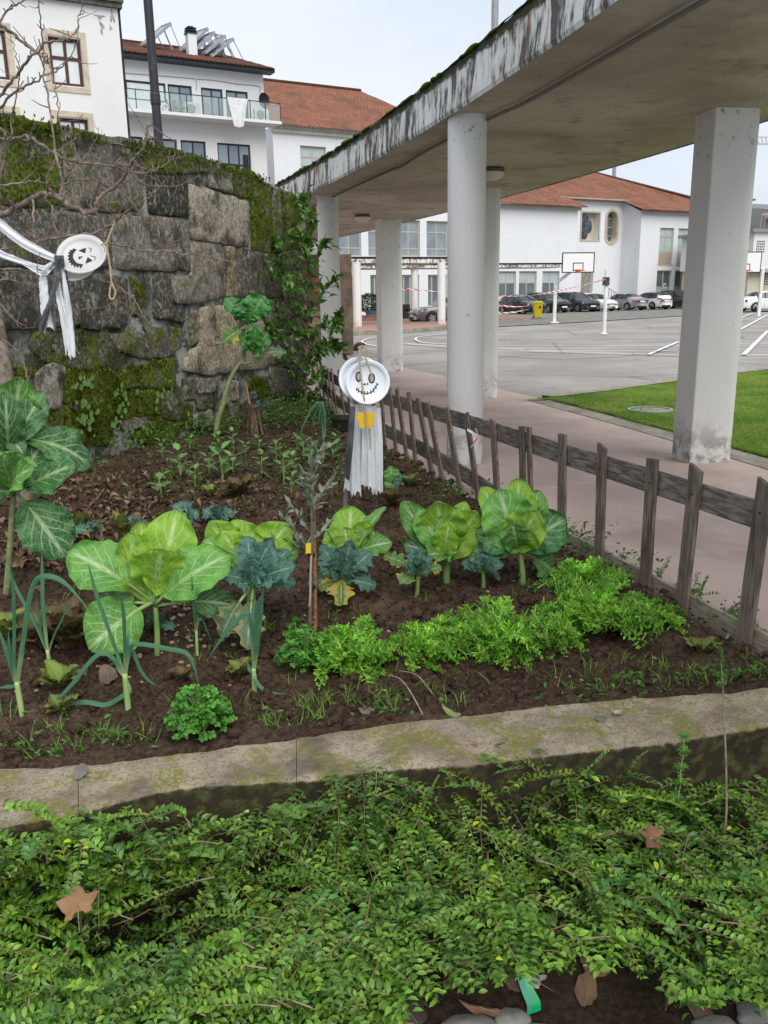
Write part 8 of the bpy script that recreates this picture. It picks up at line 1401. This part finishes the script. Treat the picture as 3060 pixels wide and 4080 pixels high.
fallen((1590, 4000), -.38, .095, OVAL, (.10, .07, .065), (.065, .045, .042), 'large dull purple brown leaf at the bottom edge', .9, (.1, -.3, 1), .12); fallen((1905, 4030), -.38, .06, LONG, (.22, .12, .07), (.16, .09, .05), 'narrow curled brown leaf at the bottom edge', .15, (.2, -.4, 1), .3); fallen((2670, 3960), -.36, .06, LONG, (.13, .10, .08), (.09, .07, .055), 'narrow grey brown leaf at the lower right', 2.1, (0, -.3, 1), .25); fallen((2790, 4035), -.38, .045, OVAL, (.16, .09, .065), (.11, .065, .045), 'brown leaf at the bottom right corner stones', 1., (0, -.3, 1), .15); fallen((1820, 3900), -.36, .045, OVAL, (.17, .10, .07), (.12, .07, .05), 'brown leaf half under the shrubs left of the green scrap', 2.6, (0, -.3, 1), .15)
fallen((320, 3075), .163, .036, OVAL, (.2, .175, .16), (.15, .13, .12), 'grey dry leaf lying on the kerb at the left', 1.5, (0, -.2, 1), .08); fallen((2390, 2860), .163, .022, OVAL, (.13, .16, .1), (.1, .13, .08), 'grey green curled leaf on the kerb at the right', .2, (0, -.4, 1), .3); fallen((2428, 2888), .16, .010, OVAL, (.32, .42, .1), (.28, .38, .08), 'tiny pale green leaf lying on the kerb', 1.1); fallen((1890, 2960), .165, .012, OVAL, (.3, .14, .08), (.25, .1, .06), 'tiny orange leaf on the kerb beside the shoots', .4); fallen((430, 2690), .12, .06, OVAL, (.17, .12, .09), (.12, .085, .06), 'brown dry leaf lying beside the leek in front of the large cabbage', 1.2, (0, -.3, 1), .2); fallen((1150, 2880), .13, .03, LONG, (.2, .15, .12), (.15, .11, .09), 'narrow brown leaf at the tip of the trailing leek leaf', 1.3); fallen((1460, 2830), .125, .03, OVAL, (.17, .13, .11), (.13, .1, .085), 'greyish dead leaf in front of the leftmost endive', .2, (0, -.4, 1), .3); fallen((1790, 2830), .14, .045, LONG, (.28, .34, .15), (.22, .28, .1), 'folded pale green leaf piece at the back of the kerb', .5, (.3, -.4, 1), .3)
p = onbank(2112, 4000)+np.array([0, 0, .01]); t = thing('plastic_scrap', 'bright green scrap of plastic on the bare soil at the bottom', 'litter', p); GP = plain('green_plastic', (.0, .36, .13), (.0, .3, .1), 12, .3, .5); Q = smoothpath([onbank(2085, 3940)+np.array([0, 0, .05]), onbank(2100, 3975)+np.array([0, 0, .03]), onbank(2125, 4015)+np.array([0, 0, .015]), onbank(2125, 4050)+np.array([0, 0, .012])], 6); V, F = ribbon(Q, nrmz((1, .25, .15)), np.linspace(.03, .045, len(Q))); mk('wrapper', (V, F), GP, t, smooth=True); mk('wrapper_fold', ribbon(Q+np.array([-.012, .0, .006]), nrmz((1, -.2, .7)), np.linspace(.02, .012, len(Q))), plain('pale_green_plastic', (.12, .45, .33), rough=.3), t)
fallen((2135, 3925), -.31, .05, starleaf(5, .35), (.5, .5, .48), (.35, .35, .33), 'torn silvery scrap beside the green plastic', .4, (.1, -.7, 1), .25, 'foil_scrap', 'litter')
m = Mat('border_stone', .9, .2); c = m.mix(m.noise(7, 6, .65, co=m.rnd()).step(.35, .65), (.16, .155, .14), (.28, .27, .245)); m.bump(m.noise(20, 5), .8, .01); BSM = m.done(c); V1, F1 = ico(3)
for k, (x, y, sx, sy, sz_) in enumerate(((1870, 4110, .08, .05, .035), (2040, 4075, .055, .045, .03), (2150, 4140, .07, .05, .03), (3000, 4040, .05, .04, .03), (2860, 4110, .07, .05, .03))):
    c = onbank(x, y); q = V1*np.array([sx, sy, sz_]); q = q*(1+.35*fbm(V1[:, 0]*2+k*5, V1[:, 1]*2+V1[:, 2], 3)[:, None]); tag(mk('border_stone', (q+c, F1), BSM, loc=c, smooth=True), ['wide grey edging stone at the bottom edge left of the green scrap', 'grey edging stone right beside the green scrap', 'grey edging stone at the bottom edge below the green scrap', 'pale edging stone in the bottom right corner', 'grey edging stone at the bottom edge near the right corner'][k], 'stone', 'edging stones')
c = onz(2458, 2838, .165); q = V1*np.array([.018, .011, .009]); q = q*(1+.3*fbm(V1[:, 0]*2, V1[:, 1]*2+V1[:, 2], 3)[:, None]); tag(mk('pebble', (q+c, F1), plain('pinkish_pebble', (.36, .28, .22), (.25, .19, .15), 60, .8), loc=c, smooth=True), 'pinkish pebble lying on the mossy kerb', 'pebble')
# dark pot by the fence
p = onsoil(1372, 1715); t = thing('plant_pot', 'low dark plant pot on the soil beside the fence', 'pot', p); mk('pot', lathe([(.12, 0), (.15, .13), (.16, .13), (.16, .15), (.145, .15), (.13, .05), (.0, .05)], p, n=24), plain('dark_pot', (.025, .028, .022), rough=.6), t, smooth=False); mk('earth', lathe([(.142, .11), (.0, .12)], p, n=24), SOIL, t)
